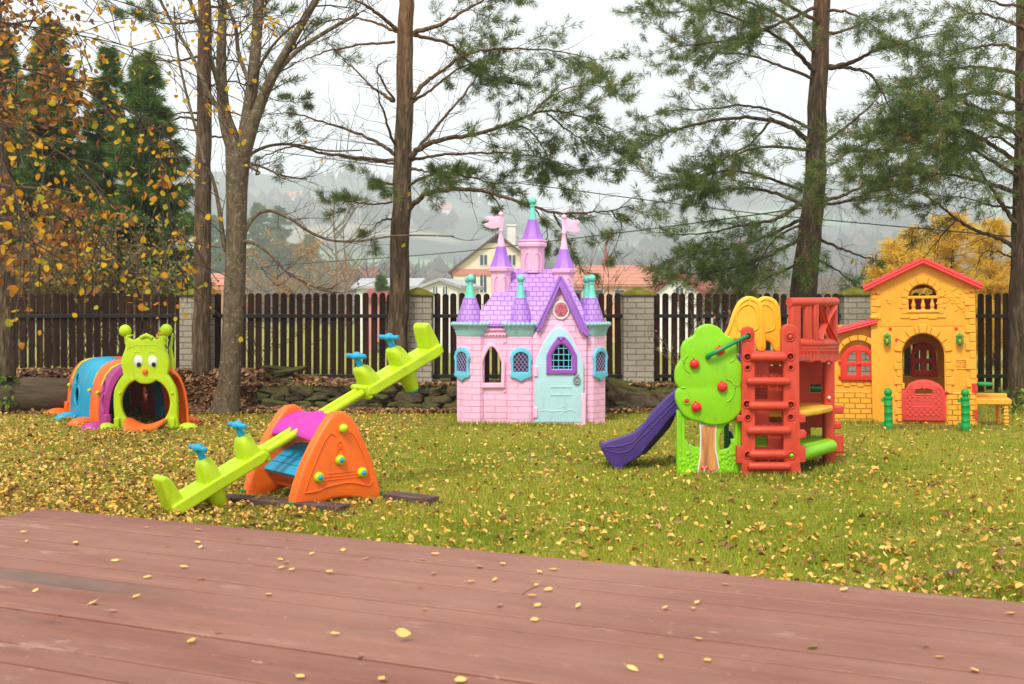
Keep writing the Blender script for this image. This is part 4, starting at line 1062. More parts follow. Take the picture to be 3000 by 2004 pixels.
    def voussoirs(cx, cy, r0, r1, angs, d=.016):
        for a0, a1 in zip(angs, angs[1:]):
            g = .8; ring = []
            for rr, aa in ((r0, a0+g), (r1, a0+g), (r1, (a0+a1)/2), (r1, a1-g), (r0, a1-g), (r0, (a0+a1)/2)):
                v = L(cx+rr*math.cos(R(aa)), cy-rr*math.sin(R(aa))); ring.append((v.x, v.z))
            m.loft([[(x, -d, z_) for x, z_ in ring], [(x, .004, z_) for x, z_ in ring]])
    voussoirs(2708, 1040, 64.5, 86, [8, 32, 52, 71, 81]); voussoirs(2708, 1040, 64.5, 86, [99, 109, 128, 148, 172]); voussoirs(2708, 1040, 65, 90, [81, 99], .02)
    yy = [1044, 1062, 1084, 1104, 1128, 1150, 1174, 1196, 1216, 1236]
    for i in range(len(yy)-1):
        e = 8 if i % 2 else 0
        blk(2626-e+4, 2643, yy[i]+.8, yy[i+1]-.8); blk(2773, 2789+e, yy[i]+.8, yy[i+1]-.8)
    voussoirs(2709.5, 876, 45, 64, [5, 28, 50, 72]); voussoirs(2709.5, 876, 45, 64, [108, 130, 152, 175]); voussoirs(2709.5, 876, 45, 67, [72, 108], .02)
    for i, (y0, y1) in enumerate([(878, 892), (893, 903), (904, 919)]):
        e = 6 if i % 2 else 0
        blk(2647-e, 2664, y0, y1); blk(2755, 2770+e, y0, y1)
    for i in range(5): blk(2643+i*27, 2669+i*27, 921+(i % 2)*3, 932+(i % 2)*3)
    yq = [846, 861, 875, 897, 915, 935, 953, 976, 1002, 1027, 1050, 1083, 1110, 1134, 1152]
    for i in range(len(yq)-1):
        e = 0 if i % 2 else 12
        blk(2843-e, 2859.5, yq[i]+.8, yq[i+1]-.8, .018)
        if yq[i+1] < 955: blk(2556.5, 2573+e, yq[i]+.8, yq[i+1]-.8, .018)
    voussoirs(2515, 1056, 60, 76, [20, 45, 68, 90, 112, 135, 160], -.08)
    for i in range(6): blk(2448+i*21, 2467+i*21, 1119+(i % 2)*4, 1130+(i % 2)*4, .014, .082)
    for x0, y0 in ((2578, 1150),): pass
    m.build('stone_relief', HY, root, 30, bevel=.005)
    # climbing vine relief
    m = MB()
    def vine(pts, dy, n, sp):
        path = cr(pts, 5, False); m.tube([L(p.x, p.y, dy) for p in path], .007, 6)
        for i in range(n):
            p = path[rnd.randrange(len(path))]; x, y = p.x+rnd.uniform(-sp, sp), p.y+rnd.uniform(-sp, sp)
            v = L(x, y, dy); q = Matrix.Rotation(rnd.uniform(-1, 1), 3, 'Y')
            m.ball(v, (rnd.uniform(.012, .024), .006, rnd.uniform(.010, .016)), 8, 5, M=q)
    vine([(2772, 872), (2785, 868), (2800, 878), (2812, 898), (2830, 910)], -.007, 26, 22)
    vine([(2600, 1150), (2606, 1110), (2598, 1070), (2590, 1030), (2575, 1000), (2562, 970)], .075, 60, 17)
    vine([(2608, 884), (2614, 876), (2616, 890)], -.007, 8, 8)
    m.build('vine_relief', HY, root, 50)
    # number plate
    m = MB()
    pl = [(2806, 1054), (2834, 1054), (2834, 1080), (2806, 1080)]
    m.tube([L(x, y, -.004) for x, y in pl+[pl[0]]], .006, 6)
    for ox in (2814, 2826): m.tube([L(ox+x, y, -.004) for x, y in ((-4, 1062), (-2, 1059), (2, 1059), (4, 1062), (3.4, 1065), (-4, 1074), (4.4, 1074))], .0045, 6)
    m.build('house_number', HY, root, 50)
    # red square clips
    m = MB()
    for x, y in ((2612, 962), (2708, 963), (2805, 963), (2631, 995), (2630, 1125), (2629, 1231)):
        a = L(x, y); m = MB(); m.box(a.x-.016, a.x+.016, -.012, .002, a.z-.014, a.z+.014); m.build('clip', M['shut'], root, 40, bevel=.003)
    m = MB()
    for y in (1136, 1212): a = L(2852, y); m.box(a.x-.018, a.x+.032, -.022, .03, a.z-.05, a.z+.05)
    for x, y in ((2572, 858), (2849, 859)): a = L(x, y); m.ball((a.x, -.018, a.z), (.012, .008, .012), 10, 6)
    m.build('clips', M['shut'], root, 40, bevel=.003)
    # balustrade
    m = MB(); a, b = L(2660, 875), L(2758, 866.5); m.box(a.x, b.x, -.012, .035, a.z, b.z); a, b = L(2661, 916), L(2758, 908); m.box(a.x, b.x, -.02, .035, a.z, b.z)
    br = m.build('window_rail', HY, root, 30, bevel=.006)
    for x in (2682, 2710, 2737):
        m = MB(); zz = lambda y: L(x, y).z
        m.lathe([(r_*k, zz(y)) for y, r_ in [(909, 7), (905, 7), (903, 4.5), (900, 6), (894, 7), (889, 5.8), (882, 3.4), (878, 4.6), (874, 5)]], (L(x, 0).x, .012, 0), 14); m.build('baluster', HY, root, 60)
    # roof: two slabs with lapped tiles
    def slab(x0, y0, x1, y1, d0, d1, th=12, n=6, nm='roof_slope'):
        A, B = L(x0, y0, 0), L(x1, y1, 0); m = MB(); dv_ = (B-A); up = Vector((-dv_.z, 0, dv_.x)).normalized()
        if up.z < 0: up = -up
        t = th*k
        m.loft([[tuple(Vector((p.x, y, p.z))) for p in (A, B, B+up*t, A+up*t)] for y in (d0, d1)])
        for r_ in range(n):                      # lapped tile rows, each row of rolls
            p0, p1 = A+dv_*(r_/n), A+dv_*((r_+1.12)/n)
            for j in range(8):
                y0_ = d0+.01+(d1-d0-.02)*j/8; y1_ = d0+.01+(d1-d0-.02)*(j+1)/8; yc = (y0_+y1_)/2; w_ = (y1_-y0_)/2
                ra = []
                for q, lift in ((p0, .018), (p1, .004)):
                    c_ = q+up*(t+lift*.35-.004)
                    ra.append([tuple(Vector((c_.x, yc+w_*math.cos(R(a)), c_.z))+up*(.004+lift*.7)*max(0.05, math.sin(R(a)))*1.6) for a in (0, 30, 60, 90, 120, 150, 180)]+[tuple(Vector((c_.x, yc-w_, c_.z))-up*.01), tuple(Vector((c_.x, yc+w_, c_.z))-up*.01)])
                m.loft(ra)
        o = m.build(nm, M['roofred'], root, 40, bevel=.003, seg=1)
        # front barge board
        m = MB(); m.tube([A+up*t*.15+Vector((0, d0-.012, 0)), B+up*t*.15+Vector((0, d0-.012, 0))], t*.42, 8); m.tube([A+up*t*.8+Vector((0, d0-.008, 0)), B+up*t*.8+Vector((0, d0-.008, 0))], t*.34, 8)
        m.build('barge_board', M['roofred'], root, 50)
    slab(2538, 850, 2712, 770, -.06, D+.05); slab(2878, 850, 2710, 770, -.06, D+.05)
    m = MB()
    for j in range(6):
        y0_ = -.075+j*.19; pk = L(2711, 764); m.loft([[(pk.x+.05*math.cos(R(a)), y, pk.z-.02+(.045 if q else .035)*math.sin(R(a))) for a in range(0, 181, 20)] for y, q in ((y0_, 1), (y0_+.195, 0))])
    m.build('ridge_tiles', M['roofred'], root, 40)
    slab(2418, 985, 2574, 945, -.02, D, 10, 6)
    m = MB(); a = L(2566, 928); m.capsule((a.x-.05, -.02, a.z), (a.x+.04, -.02, a.z), .028, 12); m.build('roof_stop', HY, root, 50)
    # lanterns
    for x, y in ((2602.5, 993), (2815, 995)):
        m = MB(); v = L(x, y, -.05)
        m.lathe([(.0001, .075), (.006, .07), (.008, .058), (.022, .05), (.042, .036), (.04, .03), (.03, .03)], v, 6, cap=False)
        m.lathe([(.030, -.034), (.038, -.036), (.036, -.046), (.018, -.056), (.008, -.066), (.0001, -.074)], v, 6, cap=False)
        for kk in range(6):
            a = 2*math.pi*kk/6; m.tube([v+Vector((.034*math.cos(a), .034*math.sin(a), .034)), v+Vector((.032*math.cos(a), .032*math.sin(a), -.038))], .006, 6)
        m.box(v.x-.012, v.x+.012, v.y, .0, v.z+.03, v.z+.055); m.box(v.x-.012, v.x+.012, v.y, .0, v.z-.05, v.z-.035)
        lt = m.build('lantern', M['pgreen'], root, 40)
        m = MB(); m.lathe([(.010, -.03), (.014, 0), (.008, .02), (.0001, .028)], v, 10, cap=False); m.build('lamp_bulb', M['yellow'], lt, 50)
    # green bollard posts
    for x, yb, yt in ((2603.5, 1259, 1136), (2829.5, 1265, 1141)):
        g0 = G(x, yb)-fr.loc; h = (yb-yt)*(fr.Y+g0.y)/F; g0 = root.rotation_euler.to_matrix().inverted() @ g0; g0.x /= .945; g0.z = 0
        m = MB(); m.lathe([(.036, 0), (.046, .02), (.046, .06), (.043, .065), (.043, h*.24), (.046, h*.25), (.043, h*.26), (.043, h*.42), (.046, h*.43), (.043, h*.44), (.043, h*.6), (.046, h*.61), (.043, h*.62), (.043, h*.74), (.05, h*.75), (.05, h*.79), (.036, h*.81), (.026, h*.83)], (g0.x, g0.y, 0), 18)
        m.ball((g0.x, g0.y, h*.905), .043, 18, 12)
        b = .055; m.box(g0.x-b*1.35, g0.x-b*.7, g0.y-.02, g0.y+.03, h*.12, h*.2); m.box(g0.x-b*1.35, g0.x-b*.7, g0.y-.02, g0.y+.03, h*.68, h*.76)
        m.build('post', M['pgreen'], root, 45)
    # bench
    a, b = L(2857, 1184), L(2961, 1168)
    m = MB(); m.loft([[(a.x, y, b.z), (b.x-.01, y, b.z), (b.x, y, b.z-.015), (b.x-.005, y, a.z), (a.x, y, a.z)] for y in (.02, .27)])
    bn = m.build('bench_seat', HY, root, 40, bevel=.008)
    m = MB(); a2, b2 = L(2857, 1163, .3), L(2946, 1151, .3); m.box(a2.x, b2.x, .29, .33, a2.z, b2.z); m.build('bench_back', HY, bn, 40, bevel=.008)
    for x, y in ((2945, .06), (2928, .24)):
        m = MB(); X = L(x, 0).x; h = a.z
        m.lathe([(.022, 0), (.026, .01)]+[(.024+(.006 if i % 2 else -.002), h*(.08+.86*i/10)) for i in range(11)]+[(.03, h)], (X, y, 0), 8); m.build('bench_leg', HY, bn, 40)
    # basketball hoop
    m = MB(); v = L(2880, 1124, .10); m.torus((v.x+.01, .10, v.z), .068, .016, 24, 8, axis='Z', sz=1.15); m.box(v.x-.12, v.x-.06, .07, .13, v.z-.02, v.z+.02); m.build('hoop', M['pgreen'], root, 50)
    return root
villa()

# ================================================================== climbing tower with slide
def climber():
    fr = PXF(2255, 1396); L, P, k = fr.L, fr.P, fr.k()
    root = thing('climbing_tower', 'red toddler climbing tower with ladder, lime apple tree panel, yellow slide hood and purple slide', 'climbing frame', fr.loc)
    RD = M['red']; z = lambda pts: [(1740+x/2.704, 840+y/2.704) for x, y in pts]
    # --- ladder panel
    out = [(2171, 1398), (2171, 1356), (2157, 1356), (2157, 1306), (2172, 1306), (2172, 1234), (2158, 1234), (2158, 1216), (2171, 1216), (2172, 1080), (2172, 970), (2177, 960), (2190, 956), (2203, 960), (2209, 970), (2209, 1030), (2240, 1034), (2289, 1030),
           (2289, 966), (2295, 954), (2308, 949), (2326, 953), (2335, 962), (2338, 975), (2340, 1212), (2357, 1215), (2358, 1236), (2341, 1238), (2341, 1258), (2353, 1258), (2361, 1266), (2358, 1282), (2342, 1284), (2342, 1305), (2358, 1307), (2358, 1352), (2341, 1354), (2345, 1385), (2358, 1392), (2362, 1399), (2310, 1400), (2306, 1384), (2212, 1382), (2208, 1400)]
    holes = [[(2256, 1068), (2301, 1068), (2301, 1096), (2256, 1096)], [(2213, 1136), (2255, 1136), (2255, 1172), (2213, 1172)], [(2256, 1204), (2302, 1204), (2302, 1242), (2256, 1242)], [(2213, 1279), (2255, 1279), (2255, 1314), (2213, 1314)]]
    bolts = [(2190, 1046, 11), (2316, 1045, 11), (2190, 1077, 8), (2317, 1077, 8), (2188, 1184, 11), (2317, 1186, 11), (2191, 1223, 9.5), (2316, 1222, 9.5), (2191, 1333, 11), (2319, 1334, 11), (2192, 986, 11), (2315, 987, 12)]
    lad = plate('ladder_panel', [P(out), P([(2210, 1040), (2293, 1040), (2294, 1374), (2210, 1374)])]+[P(ell(x, y, r, r, 18)) for x, y, r in bolts], .06, RD, root, 0, .008)
    bk = [(2177, 1396), (2177, 970), (2204, 970), (2204, 1040), (2294, 1040), (2294, 966), (2333, 968), (2336, 1396), (2315, 1396), (2312, 1376), (2206, 1376), (2203, 1396)]
    plate('ladder_backing', [P(bk)]+[P(h) for h in holes], .03, RD, lad, .062, .004)
    for x0, x1 in ((2214, 2232), (2235, 2253), (2258, 2278), (2281, 2300)):
        for y0, y1 in ((1100, 1132), (1176, 1200), (1246, 1275), (1318, 1350)):
            m = MB(); a_, b_ = L(x0, y1), L(x1, y0); m.box(a_.x, b_.x, .034, .05, a_.z, b_.z); m.build('board', RD, lad, 30, bevel=.006)
    mg = MB()
    for i, (x, y, r) in enumerate(bolts):
        m = MB(); m.torus(L(x, y, -.032), r*k, .006, 20, 8)
        if r > 9 and i not in (9, 10): m.ball(L(x, y, .0 if i not in (11,) else -.02), (r*k*.6 if i != 11 else r*k*.75,)*3, 12, 8)
        m.build('bolt', RD, lad, 60)
    mg.ball(L(2319, 1334, -.02), .019, 14, 10); mg.build('peg', M['lime2'], lad, 60)
    for (x0, x1, y, r) in ((2196, 2306, 1046, 13), (2186, 2316, 1117, 12), (2192, 2311, 1189, 13), (2186, 2318, 1261, 13), (2193, 2306, 1331, 13), (2189, 2318, 1366, 12.5)):
        m = MB(); m.capsule(L(x0, y, -.04), L(x1, y, -.04), r*k, 14); m.build('rung', RD, lad, 60)
    # --- apple tree panel
    crown = z([(905,1075),(840,1052),(785,1042),(725,1010),(682,950),(662,890),(664,835),(690,800),(662,760),(655,700),(665,640),(703,578),(703,500),(728,440),(800,396),(828,340),(900,312),(975,335),(1028,394),(1085,420),(1118,490),(1115,570),(1158,630),(1170,710),(1143,785),(1168,850),(1165,930),(1130,1005),(1060,1060),(975,1078)])
    low = z([(663,1490),(662,985),(700,985),(712,1000),(725,1010),(785,1042),(840,1052),(905,1075),(975,1078),(1060,1060),(1110,1025),(1125,990),(1168,990),(1170,1495),(975,1500),(830,1492)])
    h1 = z([(712,1052),(760,1046),(800,1050),(838,1060),(845,1120),(845,1200),(842,1290),(815,1275),(790,1278),(765,1255),(745,1262),(728,1225),(708,1208)])
    h2 = z([(1125,1055),(1060,1070),(1020,1100),(990,1160),(978,1220),(985,1290),(1010,1300),(1040,1292),(1060,1290),(1080,1275),(1095,1240),(1090,1215),(1108,1215),(1125,1190)])
    tp = plate('tree_panel', [P(low, .06), P(h1, .06), P(h2, .06)], .05, M['lime2'], root, .06, .008, ins=False)
    crp = cr([(x, y) for x, y in crown], 4)
    notch = plate('tree_crown', [P([(p.x, p.y) for p in crp], .03)], .06, M['lime2'], root, .035, .016, ins=False)
    m = MB()
    for arc in (((745,545),(722,565),(712,610),(725,655),(760,680)), ((1108,545),(1108,575),(1078,598)), ((1050,730),(1090,750),(1115,790),(1112,840),(1085,890),(1050,912)), ((690,800),(712,803),(725,798)), ((1143,785),(1120,778),(1110,770)), ((703,578),(722,600)), ((1115,570),(1100,590))):
        m.tube([L(p.x, p.y, 0.004) for p in cr(z(arc), 4, False)], .006, 8)
    # raised rim just inside the outline
    m.build('leaf_relief', M['lime2'], notch, 60)
    m = MB()
    for i in range(70):
        x, y = rnd.uniform(672, 838) if i % 2 else rnd.uniform(990, 1120), rnd.uniform(1300, 1470)
        m.ball(L(*z([(x, y)])[0], .035), (.012, .005, .016), 7, 5, M=Matrix.Rotation(rnd.uniform(-.7, .7), 3, 'Y'))
    for x, y in ((672, 0), (690, 0), (1140, 0), (1158, 0)): m.tube([L(*z([(x, 1010)])[0], .034), L(*z([(x, 1470)])[0], .034)], .004, 6)
    m.build('grass_relief', M['lime2'], tp, 60)
    # trunk sticker
    t = NT('tree_trunk_sticker'); o = t.obj(); n1 = t.noise(t.mapv(o, (38, 1, 5)), 1, 4, .6); n2 = t.noise(t.mapv(o, (9, 1, 1.2)), 1, 3)
    M['sticker'] = t.done(t.mix(t.ramp(n1, [(.35, (0, 0, 0, 1)), (.7, (.7, .7, .7, 1))]), t.ramp(n2, [(.35, c(140, 84, 52)), (.5, c(214, 148, 82)), (.7, c(236, 176, 96))]), c(150, 90, 58)), .45)
    wt = z([(838,1050),(846,1060),(852,1130),(846,1290),(815,1488),(990,1448),(962,1290),(965,1130),(978,1045),(968,1045),(955,1110),(915,1110),(900,1078),(885,1112),(848,1108)])
    wt = z([(834,1050),(842,1050),(848,1096),(880,1096),(905,1078),(922,1096),(958,1092),(968,1045),(980,1045),(968,1150),(968,1290),(996,1440),(950,1484),(815,1490),(838,1330),(842,1200)])
    br = z([(850,1102),(885,1102),(908,1088),(925,1102),(960,1100),(958,1290),(985,1440),(942,1476),(826,1480),(848,1330),(852,1200)])
    st = plate('trunk_sticker', [P(wt, .034)], .004, M['white'], tp, .033, .0005)
    plate('trunk_print', [P(br, .03)], .004, M['sticker'], st, .030, .0005)
    m = MB()
    for x, y, s in ((876, 1440, 1), (938, 1458, .55)):
        v = L(*z([(x, y)])[0], .025); m.ball(v, (.030*s, .006, .024*s), 12, 6, 0, lo=-15); m.tube([v-Vector((0, 0, .034*s)), v-Vector((0, 0, .002))], .009*s, 8, mi=1)
        for a, b in ((-.4, .4), (.4, .5), (0, .2)): m.ball(v+Vector((a*.03*s, -.006, b*.024*s)), .005*s, 6, 4, mi=1)
    m.build('toadstools', [M['apple'], M['white']], st, 50)
    for x, y, r in ((797, 612, 40), (1018, 792, 41), (812, 952, 41), (1000, 505, 38)):
        m = MB(); v = L(*z([(x, y)])[0], -.012); rr = r*k/2.704; m.ball(v, (rr, rr*.7, rr*.97), 18, 12); m.tube([v+Vector((-.004, -.01, rr*.8)), v+Vector((-.012, -.012, rr*1.2))], .005, 6); m.build('apple', M['apple'], notch, 60)
    m = MB(); v = L(*z([(735, 905)])[0], 0.0); m.torus(v, .022, .006, 18, 8); m.build('hole_rim', M['lime2'], notch, 60)
    m = MB(); m.ball(v, (.017, .012, .017), 12, 8); m.build('peg', M['apple'], notch, 60)
    # green rods
    m = MB(); m.tube([L(*p, d) for p, d in (((2074.6, 1045.5), -.005), ((2076, 1042), -.03), ((2100, 1030), -.045), ((2185, 986), -.04), ((2192, 984), -.02), ((2193, 984), .05))], [.017, .017, .0145, .0145, .0145, .0145], 12); m.ball(L(2074, 1045, -.012), .021, 12, 8); m.build('rail_bar', M['dgreen'], root, 60)
    m = MB(); m.tube([L(2128, 1352, .34), L(2128, 1150, .34)], .019, 12); m.build('support_pole', M['dgreen'], root, 60)
    m = MB(); pl = P([(2132, 1330), (2132, 1262), (2142, 1264), (2150, 1280), (2158, 1296), (2160, 1330)], .4); m.loft([[(x, .40, z_) for x, z_ in pl], [(x, .44, z_) for x, z_ in pl]]); m.build('leaf_brace', M['dgreen'], root, 30)
    # --- fort
    pA0, pA1, pB1 = (2312, .22), (2393, .36), (2447, .66)
    def fp(i, y, dd=0.0):
        px_, d = (pA0, pA1, pB1)[i]; return L(px_, y, d+dd)
    def lerp2(a, b, t, y): return L(a[0]+(b[0]-a[0])*t, y, a[1]+(b[1]-a[1])*t)
    m = MB()
    rr = .036
    m.tube([fp(0, 886), fp(1, 885), fp(2, 884), L(2425, 886, 1.0)], rr, 12); tr = m.build('parapet_rail', RD, root, 60)
    m = MB(); m.tube([lerp2(pA0, pA1, .3, 1006), fp(1, 1007), fp(2, 1005), L(2425, 1003, 1.0)], rr*1.05, 12); m.tube([lerp2(pA0, pA1, .3, 1018), fp(1, 1019), fp(2, 1016), L(2425, 1014, 1.0)], rr*.9, 12); m.build('parapet_base', RD, root, 60)
    m = MB()
    def strip(a, b, t0, t1, y0, y1, th=.035):
        p = [lerp2(a, b, t0, y1), lerp2(a, b, t1, y1), lerp2(a, b, t1, y0), lerp2(a, b, t0, y0)]
        n = Vector((-(p[1]-p[0]).y, (p[1]-p[0]).x, 0)).normalized()*th
        m.loft([[tuple(q-n*.5) for q in p], [tuple(q+n*.5) for q in p]])
    strip(pA0, pA1, .02, .36, 884, 1040, .05); strip(pA0, pA1, .54, .80, 884, 1010, .04); strip(pA0, pA1, .82, 1.0, 884, 1010, .06); strip(pA0, pA1, .30, .60, 884, 902)
    m.build('parapet_boards', RD, root, 40, bevel=.012)
    m = MB(); strip(pB1, pA1, 0, .14, 884, 1010, .05); strip(pB1, (2425, 1.0), .0, 1.0, 884, 1010, .03)
    m.build('parapet_post', RD, root, 40, bevel=.01)
    m = MB()   # X brace: four long pyramids meeting in the middle
    C_ = lerp2(pA1, pB1, .47, 946)
    for (t0, y0, t1, y1) in ((.05, 895, .2, 893), (.80, 893, .97, 897), (.03, 988, .05, 1004), (.86, 1004, .97, 1000)):
        a, b = lerp2(pA1, pB1, t0, y0), lerp2(pA1, pB1, t1, y1); n = Vector((.03, -.03, 0))
        m.add([C_+n*.6, a, b, (a+b)/2+n, C_-n], [(0, 1, 3), (0, 3, 2), (4, 2, 1), (1, 2, 3), (0, 2, 4), (0, 4, 1)])
        m.tube([C_, (a+b)/2], [.014, .03], 6)
    m.build('cross_brace', RD, root, 30)
    m = MB()   # scalloped skirt
    for a, b in (((2300, .10), (2398, .30)), ((2398, .30), (2458, .66))):
        n_ = 5
        top = [lerp2(a, b, i/20, 1024) for i in range(21)]
        bot = [lerp2(a, b, i/20, 1052+10*abs(math.sin(i/20*math.pi*2))) for i in range(21)]
        dn = (top[-1]-top[0]); nn = Vector((-dn.y, dn.x, 0)).normalized()*.03
        ring = top+list(reversed(bot)); m.loft([[tuple(p) for p in ring], [tuple(p+nn) for p in ring]])
        for i in range(9):
            t_ = .08+.84*i/8; p = lerp2(a, b, t_, 1028); q = lerp2(a, b, t_, 1038); m.tube([p-nn*.1, q-nn*.1], [.010, .002], 6)
            p = lerp2(a, b, t_+.04, 1046); q = lerp2(a, b, t_+.04, 1056); m.tube([p-nn*.1, q-nn*.1], [.002, .009], 6)
    m.build('skirt', RD, root, 40)
    # deck, posts, back wall
    m = MB(); d_ = P([(2176, 0), (2338, 0), (2395, 0), (2440, 0), (2420, 0), (2176, 0)])
    pts = [L(2180, 1036, .06), L(2336, 1036, .06), L(2394, 1036, .34), L(2440, 1036, .66), L(2410, 1036, 1.0), L(2200, 1036, 1.0)]
    zt_ = L(0, 1040, .2).z; m.loft([[(p.x, p.y, zt_-.04) for p in pts], [(p.x, p.y, zt_) for p in pts]]); m.build('platform', RD, root, 30)
    bdy = .80
    bwin = [[(2370, 1153), (2370, 1122), (2409, 1122), (2409, 1153)], [(2371, 1287), (2371, 1250), (2414, 1250), (2414, 1287)]]
    plate('back_panel', [P([(2180, 1352), (2180, 1075), (2338, 1075), (2338, 1062), (2438, 1062), (2438, 1350), (2425, 1350), (2422, 1330), (2300, 1335), (2290, 1352)], bdy)]+[P(b, bdy) for b in bwin], .05, M['red'], root, bdy, .006)
    m = MB(); m.tube([L(2355, 1142, .95), L(2412, 1142, .95)], .022, 12); m.build('back_bar', M['dgreen'], root, 60)
    m = MB(); a, b = L(2338, 1196, .7), L(2368, 1186, .7); m.box(a.x, b.x, .65, .75, a.z, b.z); m.build('back_step', M['dgreen'], root, 30)
    m = MB(); a, b = L(2415, 1362, .56), L(2447, 1060, .56); m.loft([[((a.x+b.x)/2+(b.x-a.x)/2*math.copysign(abs(math.cos(t_))**.5, math.cos(t_)), .60+.05*math.copysign(abs(math.sin(t_))**.5, math.sin(t_)), z_) for t_ in [2*math.pi*i/20 for i in range(20)]] for z_ in (0, b.z)])
    rp_ = m.build('rear_post', RD, root, 50)
    m = MB()
    for y0, y1, x1 in ((1189, 1212, 2470), (1236, 1256, 2464), (1272, 1326, 2470), (1330, 1338, 2455), (1352, 1372, 2466)):
        m = MB(); a, b = L(2436, y1, .6), L(x1, y0, .6); m.box(a.x, b.x, .57, .65, max(a.z, 0), b.z); m.build('joint_tab', RD, rp_, 30, bevel=.012)
    m = MB()
    for x, y in ((2427, 1063), (2429, 1165)): m = MB(); m.ball(L(x, y, .535), .013, 12, 8); m.build('bolt_cap', M['white'], rp_, 60)
    # yellow table shelf
    m = MB()
    zt_ = .478; pl = [L(2230, 1216, .08), L(2352, 1216, .08), L(2400, 1210, .26), L(2437, 1198, .48), L(2440, 1195, .56), L(2430, 1192, .78), L(2230, 1192, .78)]
    m.loft([[(p.x, p.y, zt_-.05) for p in pl], [(p.x, p.y, zt_) for p in pl]]); m.build('table_shelf', M['yellow'], root, 30, bevel=.016, seg=3)
    # green log and floor
    m = MB(); m.capsule(L(2330, 1336, .06), L(2440, 1304, .54), .050, 16); m.build('floor_roller', M['lime2'], root, 60)
    m = MB(); zf = .215; pl = [L(2200, 1310, .1), L(2345, 1310, .1), L(2432, 1300, .55), L(2425, 1300, .78), L(2200, 1300, .78)]
    m.loft([[(p.x, p.y, zf-.04) for p in pl], [(p.x, p.y, zf) for p in pl]]); m.build('floor_board', M['lime2'], root, 30, bevel=.01)
    m = MB(); a = L(2350, 1393, .0); m.lathe([(.03, 0), (.03, .012), (.02, .02), (.0001, .02)], (a.x, .0-.02, 0), 14, cap=False); m.build('ground_anchor', M['white'], root, 50)
    # --- slide: two side walls and a bed
    top = z([(1235,560),(1165,548),(1080,570),(960,610),(860,655),(760,725),(660,818),(560,905),(470,1000),(400,1090),(330,1155),(200,1205),(90,1240),(66,1262)])
    bot = z([(70,1290),(105,1345),(150,1415),(185,1440),(215,1446),(232,1405),(345,1335),(430,1230),(520,1125),(600,1025),(690,962),(800,900),(960,840),(1165,770),(1235,770)])
    d0, d1 = .33, .70
    near = [ (p.x, p.y) for p in cr(top, 4, False)]+[(p.x, p.y) for p in cr(bot, 3, False)]
    sp_ = P(near, d0)
    sl = plate('slide_side', [sp_], .05, M['purple'], root, d0, .012, ins=False)
    fl = plate('slide_side', [[(x+.05, z_-.05) for x, z_ in sp_]], .05, M['purple'], root, d1, .012, ins=False)
    tl = [Vector((x, 0, z_)) for x, z_ in P([(p.x, p.y) for p in cr(top, 4, False)], d0)]
    bl = [Vector((x, 0, z_)) for x, z_ in P([(p.x, p.y) for p in cr(list(reversed(bot)), 4, False)], d0)]
    nb_ = len(tl); mid = []
    for i in range(nb_):
        q = bl[round(i*(len(bl)-1)/(nb_-1))]
        mid.append(tl[i].lerp(q, .38))
    m = MB(); m.loft([[(v.x, y, v.z) for v in mid]+[(v.x, y, v.z-.025) for v in reversed(mid)] for y in (d0+.02, d1-.02)]); m.build('slide_bed', M['purple'], root, 40)
    m = MB()
    for fr_ in (.26, .50):
        path = []
        for i in range(0, nb_, 2):
            q = bl[round(i*(len(bl)-1)/(nb_-1))]; v = tl[i].lerp(q, fr_); path.append((v.x, d0-.026, v.z))
        m.tube(path, .0055, 8)
    path = [(v.x, d0-.008, v.z-.004) for v in tl]; m.tube(path, .016, 8)
    path = [(v.x+.05, d1+.008, v.z-.054) for v in tl]; m.tube(path, .016, 8)
    m.build('slide_ribs', M['purple'], sl, 60)
    # underside stiffening box between the walls (hollow plastic)
    ub = z([(250,1404),(330,1392),(440,1352),(545,1240),(640,1130),(672,1060),(690,1000),(690,962),(600,1025),(520,1125),(430,1230),(345,1335)])
    us_ = P(ub, d0+.1); m = MB(); m.loft([[(x, y, z_) for x, z_ in us_] for y in (d1-.05, d1-.02)]); m.build('slide_underside', M['purple'], root, 20)
    # yellow hood panels
    def hood(x_off, dd, sc_=1.0, zo=0):
        o_ = z([(1042+x_off,405),(1075+x_off,330),(1110+x_off,220),(1150+x_off,135),(1195+x_off,98),(1240+x_off,92),(1290+x_off,112),(1318+x_off,155),(1328+x_off,210),(1335+x_off,330),(1345+x_off,470),(1330+x_off,500),(1305+x_off,490),(1280+x_off,440),(1240+x_off,415),(1150+x_off,405)])
        p = plate('slide_hood', [P([(q.x, q.y) for q in cr(o_, 3)], dd)], .05, M['yellow'], root, dd, .016, ins=False)
        m = MB(); e = z([(1130+x_off,300),(1128+x_off,240),(1150+x_off,180),(1200+x_off,145),(1250+x_off,148),(1285+x_off,190),(1300+x_off,270),(1295+x_off,330),(1240+x_off,355),(1160+x_off,352)])
        m.tube([L(q.x, q.y, dd-.026) for q in cr(e+[e[0]], 3, False)], .008, 8)
        m.tube([L(q.x, q.y, dd-.022) for q in cr(z([(1050+x_off,395),(1085+x_off,315),(1120+x_off,215),(1158+x_off,140),(1200+x_off,106),(1240+x_off,100),(1286+x_off,120),(1310+x_off,160),(1320+x_off,215),(1328+x_off,330),(1332+x_off,480)]), 3, False)], .011, 8)
        m.build('hood_relief', M['yellow'], p, 60)
    hood(0, .34); hood(132, .84)
    return root
climber()
